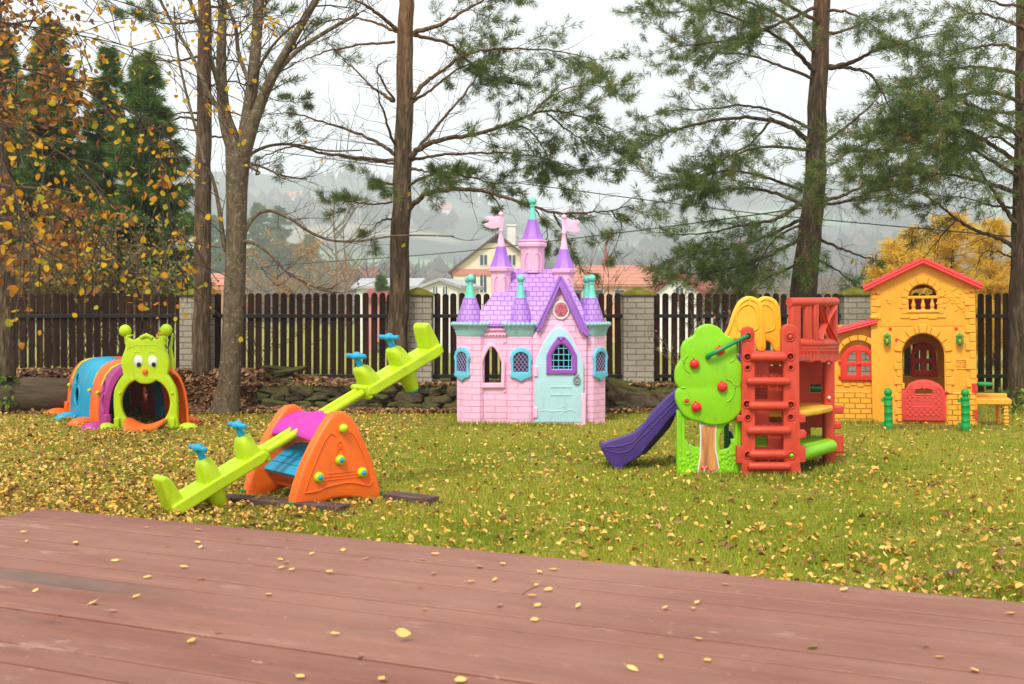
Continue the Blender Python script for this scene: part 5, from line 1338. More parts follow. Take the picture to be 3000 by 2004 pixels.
# ================================================================== bark and foliage materials
def barkmat(name, cols, vs=(9, 9, 1.6), sc_=2.2, top=None, ztop=(2.5, 5.0), bump=.9, lichen=None):
    t = NT(name); o = t.obj()
    n1 = t.noise(t.mapv(o, vs), sc_, 8, .7); vo = t.n('TexVoronoi', Vector=t.mapv(o, (vs[0]*2.4, vs[1]*2.4, vs[2]*2.6)), Scale=1.0, _feature='DISTANCE_TO_EDGE').outputs[0]
    col = t.ramp(n1, [(.28, cols[0]), (.5, cols[1]), (.72, cols[2])])
    if top:
        z_ = t.n('SeparateXYZ', Vector=o).outputs[2]
        f = t.n('MapRange', Value=t.math('ADD', z_, t.math('MULTIPLY', n1, 1.4)), From__Min=ztop[0]+.7, From__Max=ztop[1]+.7).outputs[0]
        col = t.mix(f, col, t.ramp(n1, [(.3, sc(top, .6)), (.7, top)]))
    if lichen:
        l_ = t.noise(o, 26, 5, .7); col = t.mix(t.ramp(l_, [(.56, (0, 0, 0, 1)), (.66, (.8, .8, .8, 1))]), col, lichen)
    h = t.math('ADD', t.math('MULTIPLY', t.math('MINIMUM', vo, .25), 2.0), n1)
    return t.done(col, .92, t.bump(h, bump, .02), .15)
M['pinebark'] = barkmat('pine_bark', [c(44, 36, 27), c(90, 73, 55), c(142, 122, 96)], top=c(142, 102, 68), ztop=(3.0, 5.6))
M['pinebark2'] = barkmat('dark_pine_bark', [c(38, 32, 24), c(80, 66, 50), c(128, 110, 86)], top=c(120, 82, 58), ztop=(3, 6))
M['greybark'] = barkmat('maple_bark', [c(66, 56, 42), c(98, 84, 64), c(124, 108, 84)], (6, 6, 2.2), 3, lichen=c(150, 150, 128), bump=.6)
M['twig'] = noisy('twig_bark', [c(52, 42, 36), c(86, 72, 60)], 6, .9, .2, .004)
M['palewood'] = noisy('pale_twig_bark', [c(96, 84, 66), c(142, 128, 104)], 4, .9, .2, .004)
M['needle'] = leafmat('pine_needles', [(0, c(58, 76, 38)), (.35, c(84, 108, 50)), (.6, c(108, 130, 62)), (.85, c(138, 140, 68)), (1, c(156, 124, 70))], .38, .55)
M['spruce'] = leafmat('spruce_needles', [(0, c(50, 80, 40)), (.4, c(80, 114, 54)), (.8, c(112, 138, 66)), (1, c(140, 150, 80))], .35, .55)
M['larch'] = leafmat('yellow_larch_needles', [(0, c(170, 136, 36)), (.4, c(226, 182, 52)), (.75, c(240, 202, 80)), (1, c(186, 178, 74))], .35)
M['hedge'] = leafmat('faded_hedge_leaves', [(0, c(92, 84, 48)), (.4, c(132, 114, 66)), (.7, c(166, 136, 80)), (1, c(118, 122, 58))], .3)
M['birchleaf'] = leafmat('birch_leaves', [(0, c(168, 104, 34)), (.25, c(214, 144, 34)), (.5, c(232, 178, 48)), (.72, c(216, 188, 44)), (1, c(150, 160, 44))], .5)
M['oakleaf'] = leafmat('brown_oak_leaves', [(0, c(88, 54, 28)), (.4, c(138, 88, 44)), (.75, c(172, 118, 62)), (1, c(200, 146, 50))], .45)
M['litter'] = leafmat('fallen_birch_leaves', [(0, c(98, 66, 36)), (.2, c(156, 108, 50)), (.4, c(212, 160, 66)), (.58, c(238, 204, 118)), (.78, c(232, 184, 70)), (1, c(214, 148, 40))], .15)
M['mouldleaf'] = leafmat('brown_fallen_leaves', [(0, c(70, 46, 30)), (.4, c(118, 80, 52)), (.7, c(158, 116, 78)), (1, c(190, 150, 104))], .15)
M['tanleaf'] = leafmat('tan_fallen_leaves', [(0, c(118, 84, 52)), (.4, c(156, 116, 72)), (.7, c(188, 146, 98)), (1, c(210, 168, 110))], .15)
M['grassblade'] = leafmat('grass_blades', [(0, c(114, 134, 28)), (.4, c(152, 166, 42)), (.7, c(182, 182, 62)), (1, c(206, 182, 100))], .35)
M['greenleaf'] = leafmat('fresh_green_leaves', [(0, c(66, 110, 34)), (.5, c(104, 146, 44)), (1, c(168, 176, 60))], .35)
M['rust'] = leafmat('rusty_shrub_leaves', [(0, c(150, 104, 56)), (.5, c(186, 136, 80)), (1, c(206, 166, 70))], .3)

def put(root, name, parts, mat, **kw):
    """merge (V,F[,attr]) chunks into one child mesh of root, coordinates made local"""
    Vs, Fs, As, n = [], [], [], 0
    for p in parts:
        Vs.append(p[0]); Fs.append(np.asarray(p[1])+n); n += len(p[0])
        As.append(p[2] if len(p) > 2 else np.full(len(p[0]), .5))
    V = np.concatenate(Vs)-np.array(root.location)
    return np_mesh(name, V, np.concatenate(Fs), mat, root, np.concatenate(As), **kw)

def pine(name, label, cat, base, trunk, branches, bark, nmat, L=.085, dens=1.0, k=17, nw=.007, grp=None, seed=1, stubs=14):
    """trunk: [(px,py,Y,r_px)], branches: (polyline px, dY at tip, base r_px, needle amount, start fraction of needles, twig length)"""
    global nrg
    nrg = np.random.default_rng(seed); rr = random.Random(seed)
    root = thing(name, label, cat, base, 0, grp)
    tp = [W(x, y, Y)-Vector(base) for x, y, Y, r in trunk]; tr = [r*Y/F for x, y, Y, r in trunk]
    path = cr([(*p, r) if False else p for p in tp], 5, False); rad = []
    for i in range(len(tp)-1):
        for q in range(5): rad.append(tr[i]+(tr[i+1]-tr[i])*q/5)
    rad.append(tr[-1])
    path = [p+Vector((rr.uniform(-1, 1), rr.uniform(-1, 1), 0))*.012 for p in path]
    m = MB(); m.tube(path, rad, 18)
    m.build('trunk', bark, root, 60)
    A, B, ra, rb = [], [], [], []; TC, TD = [], []
    limb = MB()
    for poly, Y0, dY, r0, need, s0, tl in branches:
        n = len(poly); pts = [W(x, y, Y0+dY*(i/(n-1))) for i, (x, y) in enumerate(poly)]
        pth = cr(pts, 7, False); LN = sum((b-a).length for a, b in zip(pth, pth[1:]))
        pth = [p+Vector((rr.uniform(-1, 1), rr.uniform(-1, 1), rr.uniform(-1, 1)))*.010 for p in pth]
        R0 = r0*Y0/F*.85
        limb.tube([p-Vector(base) for p in pth], [max(R0*(1-.86*i/(len(pth)-1)), .004) for i in range(len(pth))], 7)
        acc = 0; side = 1
        step = .10/max(dens, .1)
        for i in range(len(pth)-1):
            a, b = pth[i], pth[i+1]; ln = (b-a).length; t_ = i/(len(pth)-1)
            acc += ln
            while acc > step:
                acc -= step
                p = a.lerp(b, rr.random()); side = -side
                if t_ < .08: continue
                d = (b-a).normalized()
                hor = Vector((-d.y, d.x, 0)); hor = hor.normalized() if hor.length > .01 else Vector((1, 0, 0))
                tw = (d*rr.uniform(.3, 1.0)+hor*side*rr.uniform(.2, 1)+Vector((0, 0, rr.uniform(-.75, .45)))).normalized()
                l_ = tl*rr.uniform(.35, 1.1)*(1.05-.45*t_)
                live = t_ > s0 and rr.random() < need
                q = p; nseg = 4; rad0 = max(.0035, R0*.16)
                for j in range(nseg):
                    tw = (tw+Vector((rr.uniform(-.3, .3), rr.uniform(-.3, .3), rr.uniform(-.22, .26)))).normalized()
                    q2 = q+tw*l_/nseg
                    A.append(q); B.append(q2); ra.append(rad0*(1-j/(nseg+1))); rb.append(rad0*(1-(j+1)/(nseg+1)))
                    if live:
                        for u in range(2 if j else 1):
                            s2 = (tw+Vector((rr.uniform(-1, 1), rr.uniform(-1, 1), rr.uniform(-.4, .9)))).normalized(); e = q2+s2*l_*rr.uniform(.12, .34)
                            A.append(q2); B.append(e); ra.append(.003); rb.append(.002)
                            for f_ in (.55, 1.0):
                                TC.append(q2.lerp(e, f_)); TD.append(s2)
                        TC.append(q2); TD.append(tw)
                    elif rr.random() < .6:
                        s2 = (tw+Vector((rr.uniform(-1, 1), rr.uniform(-1, 1), rr.uniform(-.6, .6)))).normalized()
                        A.append(q2); B.append(q2+s2*l_*rr.uniform(.2, .5)); ra.append(.003); rb.append(.0015)
                    q = q2
    limb.build('limbs', bark, root, 60)
    if A: put(root, 'twigs', [segs(A, B, ra, rb, 3)], M['twig'])
    if TC:
        TC = np.array([tuple(v) for v in TC]); TD = np.array([tuple(v) for v in TD])
        put(root, 'needles', [tufts(TC, TD, L, nw, k, .95, .85, .02)], nmat)
    return root

# ------------------------------------------------------------------ the four pines of the garden
def TR(*a): return a
pine('pine_tree', 'slim straight pine trunk in front of the left fence pillar, beside the bare forked tree', 'tree', W(592, 1092, 14.0),
     [(592, 1098, 14.0, 27), (591, 900, 14.0, 25.5), (594, 600, 14.0, 24), (597, 300, 14.0, 21), (601, -60, 14.0, 18)],
     [([(575, 352), (520, 345), (470, 372), (430, 400)], 14, .4, 5, .0, .9, .5), ([(577, 332), (540, 330), (500, 335), (470, 320)], 14, -.5, 4, .05, .8, .45),
      ([(574, 380), (540, 378), (500, 372)], 14, .2, 4, 0, .9, .4), ([(620, 400), (660, 410), (700, 470), (720, 500)], 14, .4, 4, .3, .5, .4),
      ([(580, 165), (520, 178), (450, 178), (380, 165)], 14, .6, 5, .75, .35, .6), ([(582, 60), (520, 70), (440, 60), (330, 20)], 14, .4, 5, .75, .35, .6),
      ([(618, 170), (660, 175), (720, 190), (800, 235)], 14, .7, 5, .7, .5, .6), ([(618, 90), (690, 100), (760, 60), (840, 50)], 14, .6, 5, .8, .4, .6),
      ([(574, 492), (550, 520), (530, 545)], 14, .3, 4, 0, .9, .35), ([(615, 300), (680, 330), (760, 345), (850, 300)], 14, .8, 4, .6, .55, .5), ([(616, 250), (690, 240), (800, 290), (900, 300)], 14, .9, 4, .5, .55, .5),
      ([(618, 20), (680, 20), (750, -30)], 14, .6, 5, .9, .3, .6)], M['pinebark'], M['needle'], seed=3, dens=.8)
pine('pine_tree', 'tall pine in the middle with long crooked branches above the pink castle', 'tree', W(1163, 1130, 14.15),
     [(1160, 1140, 14.15, 36), (1163, 1080, 14.15, 31), (1168, 900, 14.15, 29.5), (1176, 600, 14.15, 27.5), (1185, 300, 14.15, 25), (1190, 50, 14.15, 22.5), (1192, -80, 14.15, 21)],
     [([(1198, 612), (1225, 585), (1260, 565), (1346, 554), (1420, 562), (1500, 585), (1620, 622), (1720, 622), (1790, 618), (1845, 602)], 14.1, -.9, 10, .22, .45, .8),
      ([(1203, 459), (1240, 428), (1289, 410), (1404, 390), (1500, 357), (1590, 325), (1680, 335), (1790, 380)], 14.1, -.5, 11, 1, .36, .95),
      ([(1208, 287), (1250, 240), (1289, 212), (1375, 155), (1500, 143), (1640, 150), (1740, 175)], 14.1, .8, 8.5, .9, .35, .9),
      ([(1214, 95), (1280, 75), (1346, 40), (1432, -10), (1520, -60)], 14.1, -.7, 9, .95, .3, .9),
      ([(1214, 103), (1260, 112), (1320, 130), (1345, 155), (1400, 200), (1480, 240), (1560, 250)], 14.1, .9, 7, .8, .4, .8),
      ([(1206, 300), (1260, 265), (1330, 210), (1400, 180), (1470, 200)], 14.1, 1.2, 6, .75, .45, .8),
      ([(1203, 465), (1270, 380), (1346, 293), (1400, 220), (1444, 160)], 14.1, .6, 6.5, .5, .6, .7),
      ([(1203, 470), (1280, 455), (1380, 450), (1500, 450), (1620, 470), (1700, 500)], 14.1, .9, 6, .75, .45, .75),
      ([(1198, 545), (1240, 520), (1300, 505), (1380, 520), (1480, 540), (1580, 520)], 14.1, .8, 6, .85, .15, .6),
      ([(1600, 330), (1660, 380), (1720, 420), (1760, 460)], 13.7, .2, 4, 1, .1, .75), ([(1560, 330), (1620, 280), (1700, 250), (1800, 260)], 13.6, -.2, 4, 1, .1, .8),
      ([(1500, 357), (1560, 390), (1600, 450), (1640, 540)], 13.7, .4, 4, .9, .1, .7), ([(1620, 622), (1650, 680), (1690, 760), (1700, 790)], 13.6, .1, 4, .55, .1, .5),
      ([(1790, 618), (1820, 660), (1810, 700), (1790, 750)], 13.4, .1, 3.2, .5, .3, .4), ([(1560, 605), (1600, 660), (1600, 720)], 13.6, .1, 3, .5, .2, .4), ([(1440, 565), (1470, 620), (1460, 660)], 13.7, .1, 3, .35, .2, .4),
      ([(1160, 86), (1099, 34), (1030, -6), (960, -30)], 14.1, -.8, 8, .5, .5, .8), ([(1160, 95), (1110, 70), (1050, 55), (970, 60), (880, 90)], 14.1, .8, 6, .6, .55, .8),
      ([(1154, 298), (1120, 275), (1088, 252), (1019, 184), (950, 115)], 14.1, .9, 7, .1, .6, .7), ([(1154, 290), (1108, 215), (1110, 190), (1135, 175)], 14.1, -.5, 4.5, .0, .9, .5),
      ([(1157, 453), (1120, 425), (1059, 396), (944, 356), (858, 333), (789, 333)], 14.1, .6, 7.5, .12, .6, .75), ([(1157, 470), (1040, 462), (930, 445), (860, 430), (780, 455), (735, 480)], 14.1, -.5, 6.5, .1, .6, .7),
      ([(1156, 425), (1130, 350), (1108, 275), (1110, 220)], 14.1, -.7, 5.5, .0, .9, .5), ([(1158, 480), (1060, 470), (960, 450)], 14.1, .9, 4.5, .0, .9, .7),
      ([(1156, 125), (1060, 130), (960, 150), (880, 180), (820, 190)], 14.1, 1.0, 5, .4, .5, .7), ([(1150, 540), (1110, 530), (1085, 522)], 14.0, -.5, 5, 1, .1, .4), ([(1150, 590), (1100, 600), (1020, 590), (1000, 600)], 14.0, -.4, 4, .8, .3, .45), ([(1149, 640), (1110, 650), (1080, 690)], 14.0, -.4, 4, .4, .5, .4),
      ([(1200, 495), (1240, 500), (1290, 515), (1330, 505)], 14.0, -.7, 5, 1, .1, .5)],
     M['pinebark'], M['needle'], seed=5, dens=1.15)
pine('pine_tree', 'tall pine rising behind the fence and the climbing tower, with broad hanging foliage', 'tree', W(2355, 980, 15.6),
     [(2350, 1160, 15.6, 46), (2353, 900, 15.6, 40), (2372, 700, 15.6, 34), (2386, 560, 15.6, 31), (2397, 250, 15.6, 26), (2415, -60, 15.6, 23)],
     [([(2384, 205), (2340, 160), (2300, 120), (2200, 70), (2080, 30), (1940, 40)], 15.5, -.8, 9, 1, .25, 1.0), ([(2385, 150), (2300, 60), (2200, 10), (2050, -20), (1900, 0)], 15.5, .8, 8, 1, .25, 1.0),
      ([(2390, 60), (2300, 10), (2200, -30)], 15.5, -.8, 8, 1, .2, 1.0), ([(2380, 230), (2280, 190), (2180, 160), (2080, 160), (2000, 190)], 15.5, 1.2, 6, .7, .35, .9), ([(2390, 20), (2300, 60), (2180, 110), (2040, 130), (1960, 140)], 15.5, -1.3, 7, 1, .2, 1.0),
      ([(2372, 418), (2320, 375), (2260, 352), (2150, 345), (2020, 370), (1890, 420), (1820, 485)], 15.5, -.7, 10, .85, .35, .95),
      ([(2376, 380), (2280, 330), (2180, 310), (2080, 320), (1960, 325), (1880, 350)], 15.5, .9, 6, .7, .45, .9), ([(2372, 440), (2260, 430), (2160, 450), (2060, 500), (1980, 540)], 15.5, -1.0, 6, .85, .35, 1.0), ([(2260, 352), (2200, 420), (2120, 470), (2060, 560)], 15.2, -.4, 5, .9, .2, .9),
      ([(2350, 600), (2300, 575), (2200, 552), (2080, 562), (1960, 590)], 15.4, .7, 8, .75, .3, .9), ([(2350, 590), (2280, 640), (2200, 655), (2080, 680), (1960, 690)], 15.4, -.8, 8, 1, .2, 1.0),
      ([(2350, 640), (2250, 690), (2150, 725), (2020, 745), (1940, 770)], 15.4, .8, 7, 1, .15, 1.0), ([(2345, 700), (2250, 750), (2160, 780), (2060, 800), (1990, 800)], 15.4, -.7, 7, 1, .15, 1.0), ([(2350, 560), (2240, 520), (2140, 500), (2050, 520), (1990, 560)], 15.4, -1.1, 6, .8, .3, .9),
      ([(2340, 770), (2260, 810), (2180, 840), (2100, 830)], 15.4, .6, 5, .9, .15, .8), ([(2345, 660), (2270, 700), (2200, 800), (2150, 850)], 15.4, -.9, 5, .9, .15, .8),
      ([(2430, 200), (2500, 180), (2560, 150), (2660, 120), (2760, 95)], 15.5, -.9, 9, .6, .4, .9), ([(2430, 195), (2490, 200), (2550, 220), (2600, 300), (2640, 380)], 15.5, .5, 8, .6, .4, .8),
      ([(2420, 412), (2470, 380), (2510, 345), (2560, 300), (2600, 250)], 15.5, 1.0, 7, .6, .4, .8), ([(2408, 592), (2470, 572), (2530, 545), (2620, 505), (2700, 480)], 15.5, .8, 7, .9, .3, .9), ([(2408, 600), (2480, 590), (2560, 560), (2650, 540)], 15.5, -.9, 6, .9, .35, .9),
      ([(2400, 700), (2450, 722), (2500, 742), (2560, 760), (2620, 775)], 15.5, -.6, 6, .35, .5, .6), ([(2395, 760), (2450, 790), (2500, 830), (2520, 860)], 15.5, .6, 4, .5, .3, .6), ([(2428, 100), (2500, 80), (2600, 30)], 15.5, .8, 7, .8, .4, .9), ([(2430, 30), (2500, 40), (2580, 90)], 15.5, -.9, 6, .9, .3, .8),
      ([(2400, 440), (2380, 500), (2370, 570)], 15.1, -.3, 5, 1, .1, .6), ([(2380, 640), (2370, 720), (2360, 790)], 15.1, -.3, 5, .8, .1, .5)],
     M['pinebark2'], M['needle'], seed=8, dens=1.15)
pine('pine_tree', 'dark pine at the right edge, its branches reaching over the yellow play house', 'tree', W(2985, 1170, 13.7),
     [(2984, 1185, 13.7, 38), (2986, 1100, 13.7, 32), (2990, 800, 13.7, 29), (2996, 600, 13.7, 28), (3002, 300, 13.7, 26), (3006, -80, 13.7, 24)],
     [([(2972, 725), (2930, 700), (2860, 675), (2800, 640), (2740, 590), (2690, 555)], 13.6, -.6, 9, .3, .5, .7), ([(2975, 655), (2930, 590), (2890, 530), (2850, 465), (2800, 400)], 13.6, .5, 9, .6, .4, .9), ([(2978, 565), (2920, 545), (2870, 530), (2780, 512), (2680, 505), (2600, 520)], 13.6, -.8, 9, .85, .35, .95),
      ([(2985, 480), (2900, 420), (2820, 380), (2700, 370), (2580, 400), (2460, 460)], 13.6, -1.2, 9, 1, .2, 1.0), ([(2990, 400), (2900, 350), (2800, 330), (2700, 350), (2600, 420), (2480, 500)], 13.6, .6, 8, 1, .2, 1.0),
      ([(2990, 300), (2900, 270), (2800, 280), (2700, 310), (2620, 330)], 13.6, -1.0, 8, 1, .2, 1.0), ([(2995, 220), (2900, 200), (2800, 200), (2700, 230), (2650, 280)], 13.6, .8, 8, 1, .2, 1.0), ([(2998, 150), (2920, 130), (2820, 150), (2740, 180)], 13.6, -1.0, 7, .9, .25, 1.0),
      ([(3000, 80), (2930, 55), (2850, 40), (2760, 60)], 13.6, .7, 7, .75, .3, .9), ([(3002, 20), (2930, 10), (2860, -10)], 13.6, -.6, 7, .8, .3, .9), ([(2985, 520), (2920, 480), (2850, 440), (2760, 430), (2660, 440), (2560, 450)], 13.6, .9, 8, 1, .25, 1.0), ([(2976, 610), (2900, 600), (2820, 580), (2720, 570)], 13.6, 1.0, 5, .7, .4, .8),
      ([(2972, 760), (2930, 740), (2880, 740), (2860, 790)], 13.6, .5, 4, .05, .9, .5), ([(2800, 640), (2760, 690), (2720, 740), (2690, 770)], 13.2, .2, 3.5, .1, .6, .4), ([(2980, 440), (2920, 400), (2860, 420), (2800, 470)], 13.6, -1.5, 6, 1, .2, .9), ([(2990, 330), (2920, 330), (2850, 310), (2760, 270)], 13.6, -1.6, 6, 1, .2, .9)],
     M['pinebark2'], M['needle'], seed=13, dens=1.3)

# ------------------------------------------------------------------ bare forked tree
def bare_tree(name, label, base, limbs, mat, twigmat, seed, twn=1.0, twl=.7, grp=None, leaf=None):
    rr = random.Random(seed); root = thing(name, label, 'tree', base, 0, grp)
    m = MB(); tk = MB(); A, B, ra, rb = [], [], [], []; tips = []
    for li, (poly, Y0, dY, r0, r1, tw_n) in enumerate(limbs):
        n = len(poly); pts = [W(p[0], p[1], Y0+dY*i/(n-1)) for i, p in enumerate(poly)]
        pth = cr(pts, 6, False)
        rads = [(r0+(r1-r0)*i/(len(pth)-1))*Y0/F for i in range(len(pth))] if len(poly[0]) < 3 else None
        if rads is None:
            rads = []
            for i in range(n-1):
                for q in range(6): rads.append((poly[i][2]+(poly[i+1][2]-poly[i][2])*q/6)*Y0/F)
            rads.append(poly[-1][2]*Y0/F)
        (tk if li == 0 else m).tube([p-Vector(base) for p in pth], rads, 16 if li == 0 else 9)
        cnt = int(tw_n*twn)
        for q in range(cnt):
            i = rr.randrange(int(len(pth)*.25), len(pth)-1); p = pth[i].lerp(pth[i+1], rr.random()); d = (pth[i+1]-pth[i]).normalized()
            def grow(p, d, l_, r_, depth):
                q0 = p
                for j in range(3):
                    d = (d+Vector((rr.uniform(-.3, .3), rr.uniform(-.3, .3), rr.uniform(-.15, .3)))).normalized(); q1 = q0+d*l_/3
                    A.append(q0); B.append(q1); ra.append(r_*(1-j*.25)); rb.append(r_*(1-(j+1)*.25)); q0 = q1; tips.append((q1, d))
                    if depth > 0 and rr.random() < .75: grow(q1, (d+Vector((rr.uniform(-1, 1), rr.uniform(-1, 1), rr.uniform(-.4, .7)))*.8).normalized(), l_*.55, r_*.6, depth-1)
            grow(p, (d+Vector((rr.uniform(-1, 1), rr.uniform(-1, 1), rr.uniform(-.5, .8)))).normalized(), twl*rr.uniform(.5, 1.2), max(.006, rads[i]*.3) if rads[i] < .06 else .012, 2)
    tk.build('trunk', mat, root, 60); m.build('limbs', mat, root, 60)
    if A: put(root, 'twigs', [segs(A, B, ra, rb, 3)], twigmat)
    if leaf:
        Lm, cnt, size, zmax = leaf
        ch = [tips[rr.randrange(len(tips))] for _ in range(cnt)]
        Cn = np.array([tuple(p+Vector((rr.uniform(-.03, .03), rr.uniform(-.03, .03), rr.uniform(-.05, .0)))) for p, d in ch]); N_ = nrm(nrg.normal(size=Cn.shape))
        P_, F_ = leaves_np(Cn, N_, size); put(root, 'leaves', [(P_, F_, np.repeat(nrg.random(len(Cn)), 6))], Lm)
    return root
Yb = 13.2
bare_tree('maple_tree', 'bare forked tree with thick mottled trunk standing on the lawn behind the seesaw', W(660, 1213, Yb),
    [([(655, 1222, 50), (660, 1195, 42), (672, 1120, 33), (679, 1000, 30), (687, 850, 31), (692, 700, 30), (694, 560, 31), (696, 480, 35), (694, 430, 34)], Yb, 0, 0, 0, 0),
     ([(700, 470, 27), (672, 390, 24), (655, 320, 18), (648, 200, 15), (650, 80, 13), (652, -60, 12)], Yb, -.15, 0, 0, 12), ([(705, 470, 28), (718, 400, 23), (735, 280, 19), (750, 140, 16), (762, -60, 14)], Yb, .2, 0, 0, 12), ([(708, 460, 26), (745, 350, 18), (790, 240, 15), (850, 130, 12), (925, 0, 10), (960, -60, 9)], Yb, -.3, 0, 0, 14),
     ([(750, 330), (800, 230), (870, 150), (960, 90), (1050, 40)], Yb, .8, 9, 5, 10), ([(700, 420), (720, 330), (735, 180), (745, 60), (748, -40)], Yb, .5, 8, 5, 8), ([(660, 350), (640, 250), (600, 120), (545, -30)], Yb, -.6, 9, 5, 10), ([(650, 330), (610, 270), (560, 160), (500, 60), (450, -40)], Yb, .6, 8, 4, 12),
     ([(735, 250), (700, 160), (690, 80), (660, 0), (640, -50)], Yb, .4, 7, 4, 6), ([(740, 240), (780, 160), (830, 100), (880, 60)], Yb, -.8, 5, 2.5, 8),
     ([(664, 735), (655, 710), (640, 600), (625, 530), (608, 490)], Yb, -.2, 8, 4, 4), ([(718, 680), (740, 640), (785, 617), (850, 640), (900, 675), (970, 704), (1060, 705), (1170, 690), (1330, 692)], Yb, .3, 6.5, 2, 14), ([(690, 715), (730, 708), (780, 735), (840, 795), (920, 840), (985, 858)], Yb, -.4, 6, 2.5, 10),
     ([(722, 470), (745, 445), (800, 425), (870, 425), (960, 442), (1060, 440)], Yb, .9, 6, 2, 8), ([(733, 490), (760, 505), (750, 510), (760, 480)], Yb, -.2, 4, 2, 1), ([(735, 480), (770, 490), (830, 515), (900, 525)], Yb, .4, 4, 2, 8), ([(600, 480), (585, 420), (545, 270), (520, 150), (510, 20)], Yb, .8, 5, 3, 6)],
    M['greybark'], M['twig'], 21, 1.0, .55, leaf=(M['birchleaf'], 60, .055, 3))

# ------------------------------------------------------------------ spruces
def spruce(name, label, base, height, radius, seed, grp=None, dens=1.0, L=.15, k=9, w=.016, mat='spruce', top=.98, drop=.55, first=.24):
    rr = random.Random(seed); root = thing(name, label, 'tree', base, 0, grp); b = Vector(base)
    m = MB(); m.tube([(0, 0, -.1), (0, 0, height*.5), (0, 0, height)], [radius*.07+.04, radius*.04+.02, .01], 8); m.build('trunk', M['pinebark2'], root, 60)
    TC, TD, A, B = [], [], [], []
    lev = int(30*dens**.5); per = max(4, int(4.2*dens**.5))
    for il in range(lev):
        t = first+(1-first)*(il+.5)/lev
        for ib in range(per):
            tt = min(.995, t+rr.uniform(-.5, .5)/lev*.8); z_ = height*tt
            r_ = radius*(1-tt)**.78*rr.uniform(.55, 1.22)+.03*height/5; a = rr.uniform(0, 2*math.pi)
            d = Vector((math.cos(a), math.sin(a), 0)); p = b+Vector((0, 0, z_)); n = max(3, int(r_/(L*.62))); prev = p; lat0 = Vector((-d.y, d.x, 0))
            dr = drop*rr.uniform(.7, 1.25)
            for j in range(1, n+1):
                u = j/n; q = p+d*r_*u+lat0*r_*.08*math.sin(u*3+il)+Vector((0, 0, -dr*r_*u+.75*dr*r_*u**2.4)); A.append(prev); B.append(q); prev = q
                wd = r_*.34*(1-u)**.7+.4*L
                for sgn in (-1, 1):
                    lat = lat0*sgn; l2 = wd*rr.uniform(.5, 1.1)
                    for v in range(1, 4):
                        e = q+(lat*.8+d*.5)*l2*v/3+Vector((0, 0, -.28*l2*(v/3)**1.5)); TC.append(e); TD.append((d*.6+lat*.5+Vector((0, 0, -.75*rr.random()))).normalized())
                if rr.random() < .7: TC.append(q+Vector((0, 0, -.3*L))); TD.append((d*.3+Vector((0, 0, -1))).normalized())
                TC.append(q); TD.append(d)
    put(root, 'branches', [segs(A, B, .010 if L < .3 else .05, .006, 3)], M['twig'])
    TC = np.array([tuple(v) for v in TC]); TD = np.array([tuple(v) for v in TD])
    put(root, 'needles', [tufts(TC, TD, L, w, k, 1.0, .75, .02)], M[mat])
    return root
def ground_at(px, Y): x = (px-1500)*Y/F; return Vector((x, Y, gh(x, Y)))
def hgt(py, b): return H0-(py-YH)*b.y/F-b.z
b = ground_at(425, 19.0); spruce('spruce_tree', 'dark green spruce behind the fence, next to the slim pine trunk, branches sweeping right', b, hgt(160, b), 1.35, 31, 'spruces behind the left fence', 2.0)
b = ground_at(318, 21.5); spruce('spruce_tree', 'narrow dark spruce just left of the sweeping spruce, behind the fence', b, hgt(140, b), 1.05, 32, 'spruces behind the left fence', 1.7)
b = ground_at(150, 20.0); spruce('spruce_tree', 'broad dark spruce behind the fence and yellow birch leaves', b, hgt(60, b), 1.4, 33, 'spruces behind the left fence', 2.0)
b = ground_at(10, 21.0); spruce('spruce_tree', 'dark spruce at the left edge behind the brown oak leaves', b, hgt(90, b), 1.15, 34, 'spruces behind the left fence', 2.0)

# ------------------------------------------------------------------ shrubs
def shrub(name, label, base, w_, d_, h, n, leafm, nl, size, seed, cat='shrub', grp=None, wood='palewood', spread=.5):
    rr = random.Random(seed); root = thing(name, label, cat, base, 0, grp); b = Vector(base); A, B, ra, rb, tips = [], [], [], [], []
    for i in range(n):
        p = b+Vector((rr.uniform(-.4, .4)*w_, rr.uniform(-.5, .5)*d_, 0)); d = Vector((rr.uniform(-1, 1)*spread, rr.uniform(-1, 1)*spread, 1)).normalized(); l_ = h*rr.uniform(.6, 1.05)
        q = p
        for j in range(5):
            d = (d+Vector((rr.uniform(-.25, .25), rr.uniform(-.25, .25), .02))).normalized(); q2 = q+d*l_/5; A.append(q); B.append(q2); ra.append(.008*(h/1.5)*(1-j*.17)); rb.append(.008*(h/1.5)*(1-(j+1)*.17))
            for u in range(2):
                s = (d+Vector((rr.uniform(-1, 1), rr.uniform(-1, 1), rr.uniform(-.2, .5)))).normalized(); e = q2+s*l_*rr.uniform(.08, .28); A.append(q2); B.append(e); ra.append(.004*h/1.5); rb.append(.002); tips.append((q2, e))
            q = q2
    put(root, 'stems', [segs(A, B, ra, rb, 3)], M[wood])
    if nl:
        if h > 2: tips = [q_ for q_ in tips if q_[1].z > b.z+.8]
        ch = [tips[rr.randrange(len(tips))] for _ in range(nl)]
        Cn = np.array([tuple(a.lerp(e, rr.uniform(.2, 1.1))+Vector((rr.uniform(-1, 1), rr.uniform(-1, 1), rr.uniform(-1, 1)))*.04*h) for a, e in ch])
        P_, F_ = leaves_np(Cn, nrm(nrg.normal(size=Cn.shape)), size); put(root, 'leaves', [(P_, F_, np.repeat(nrg.random(nl), 6))], M[leafm])
    return root
b = ground_at(130, 18.2); shrub('hedge_shrub', 'twiggy faded shrub with beige leaves above the fence at the far left', b, 2.2, .8, 2.1, 70, 'hedge', 6500, .055, 41)
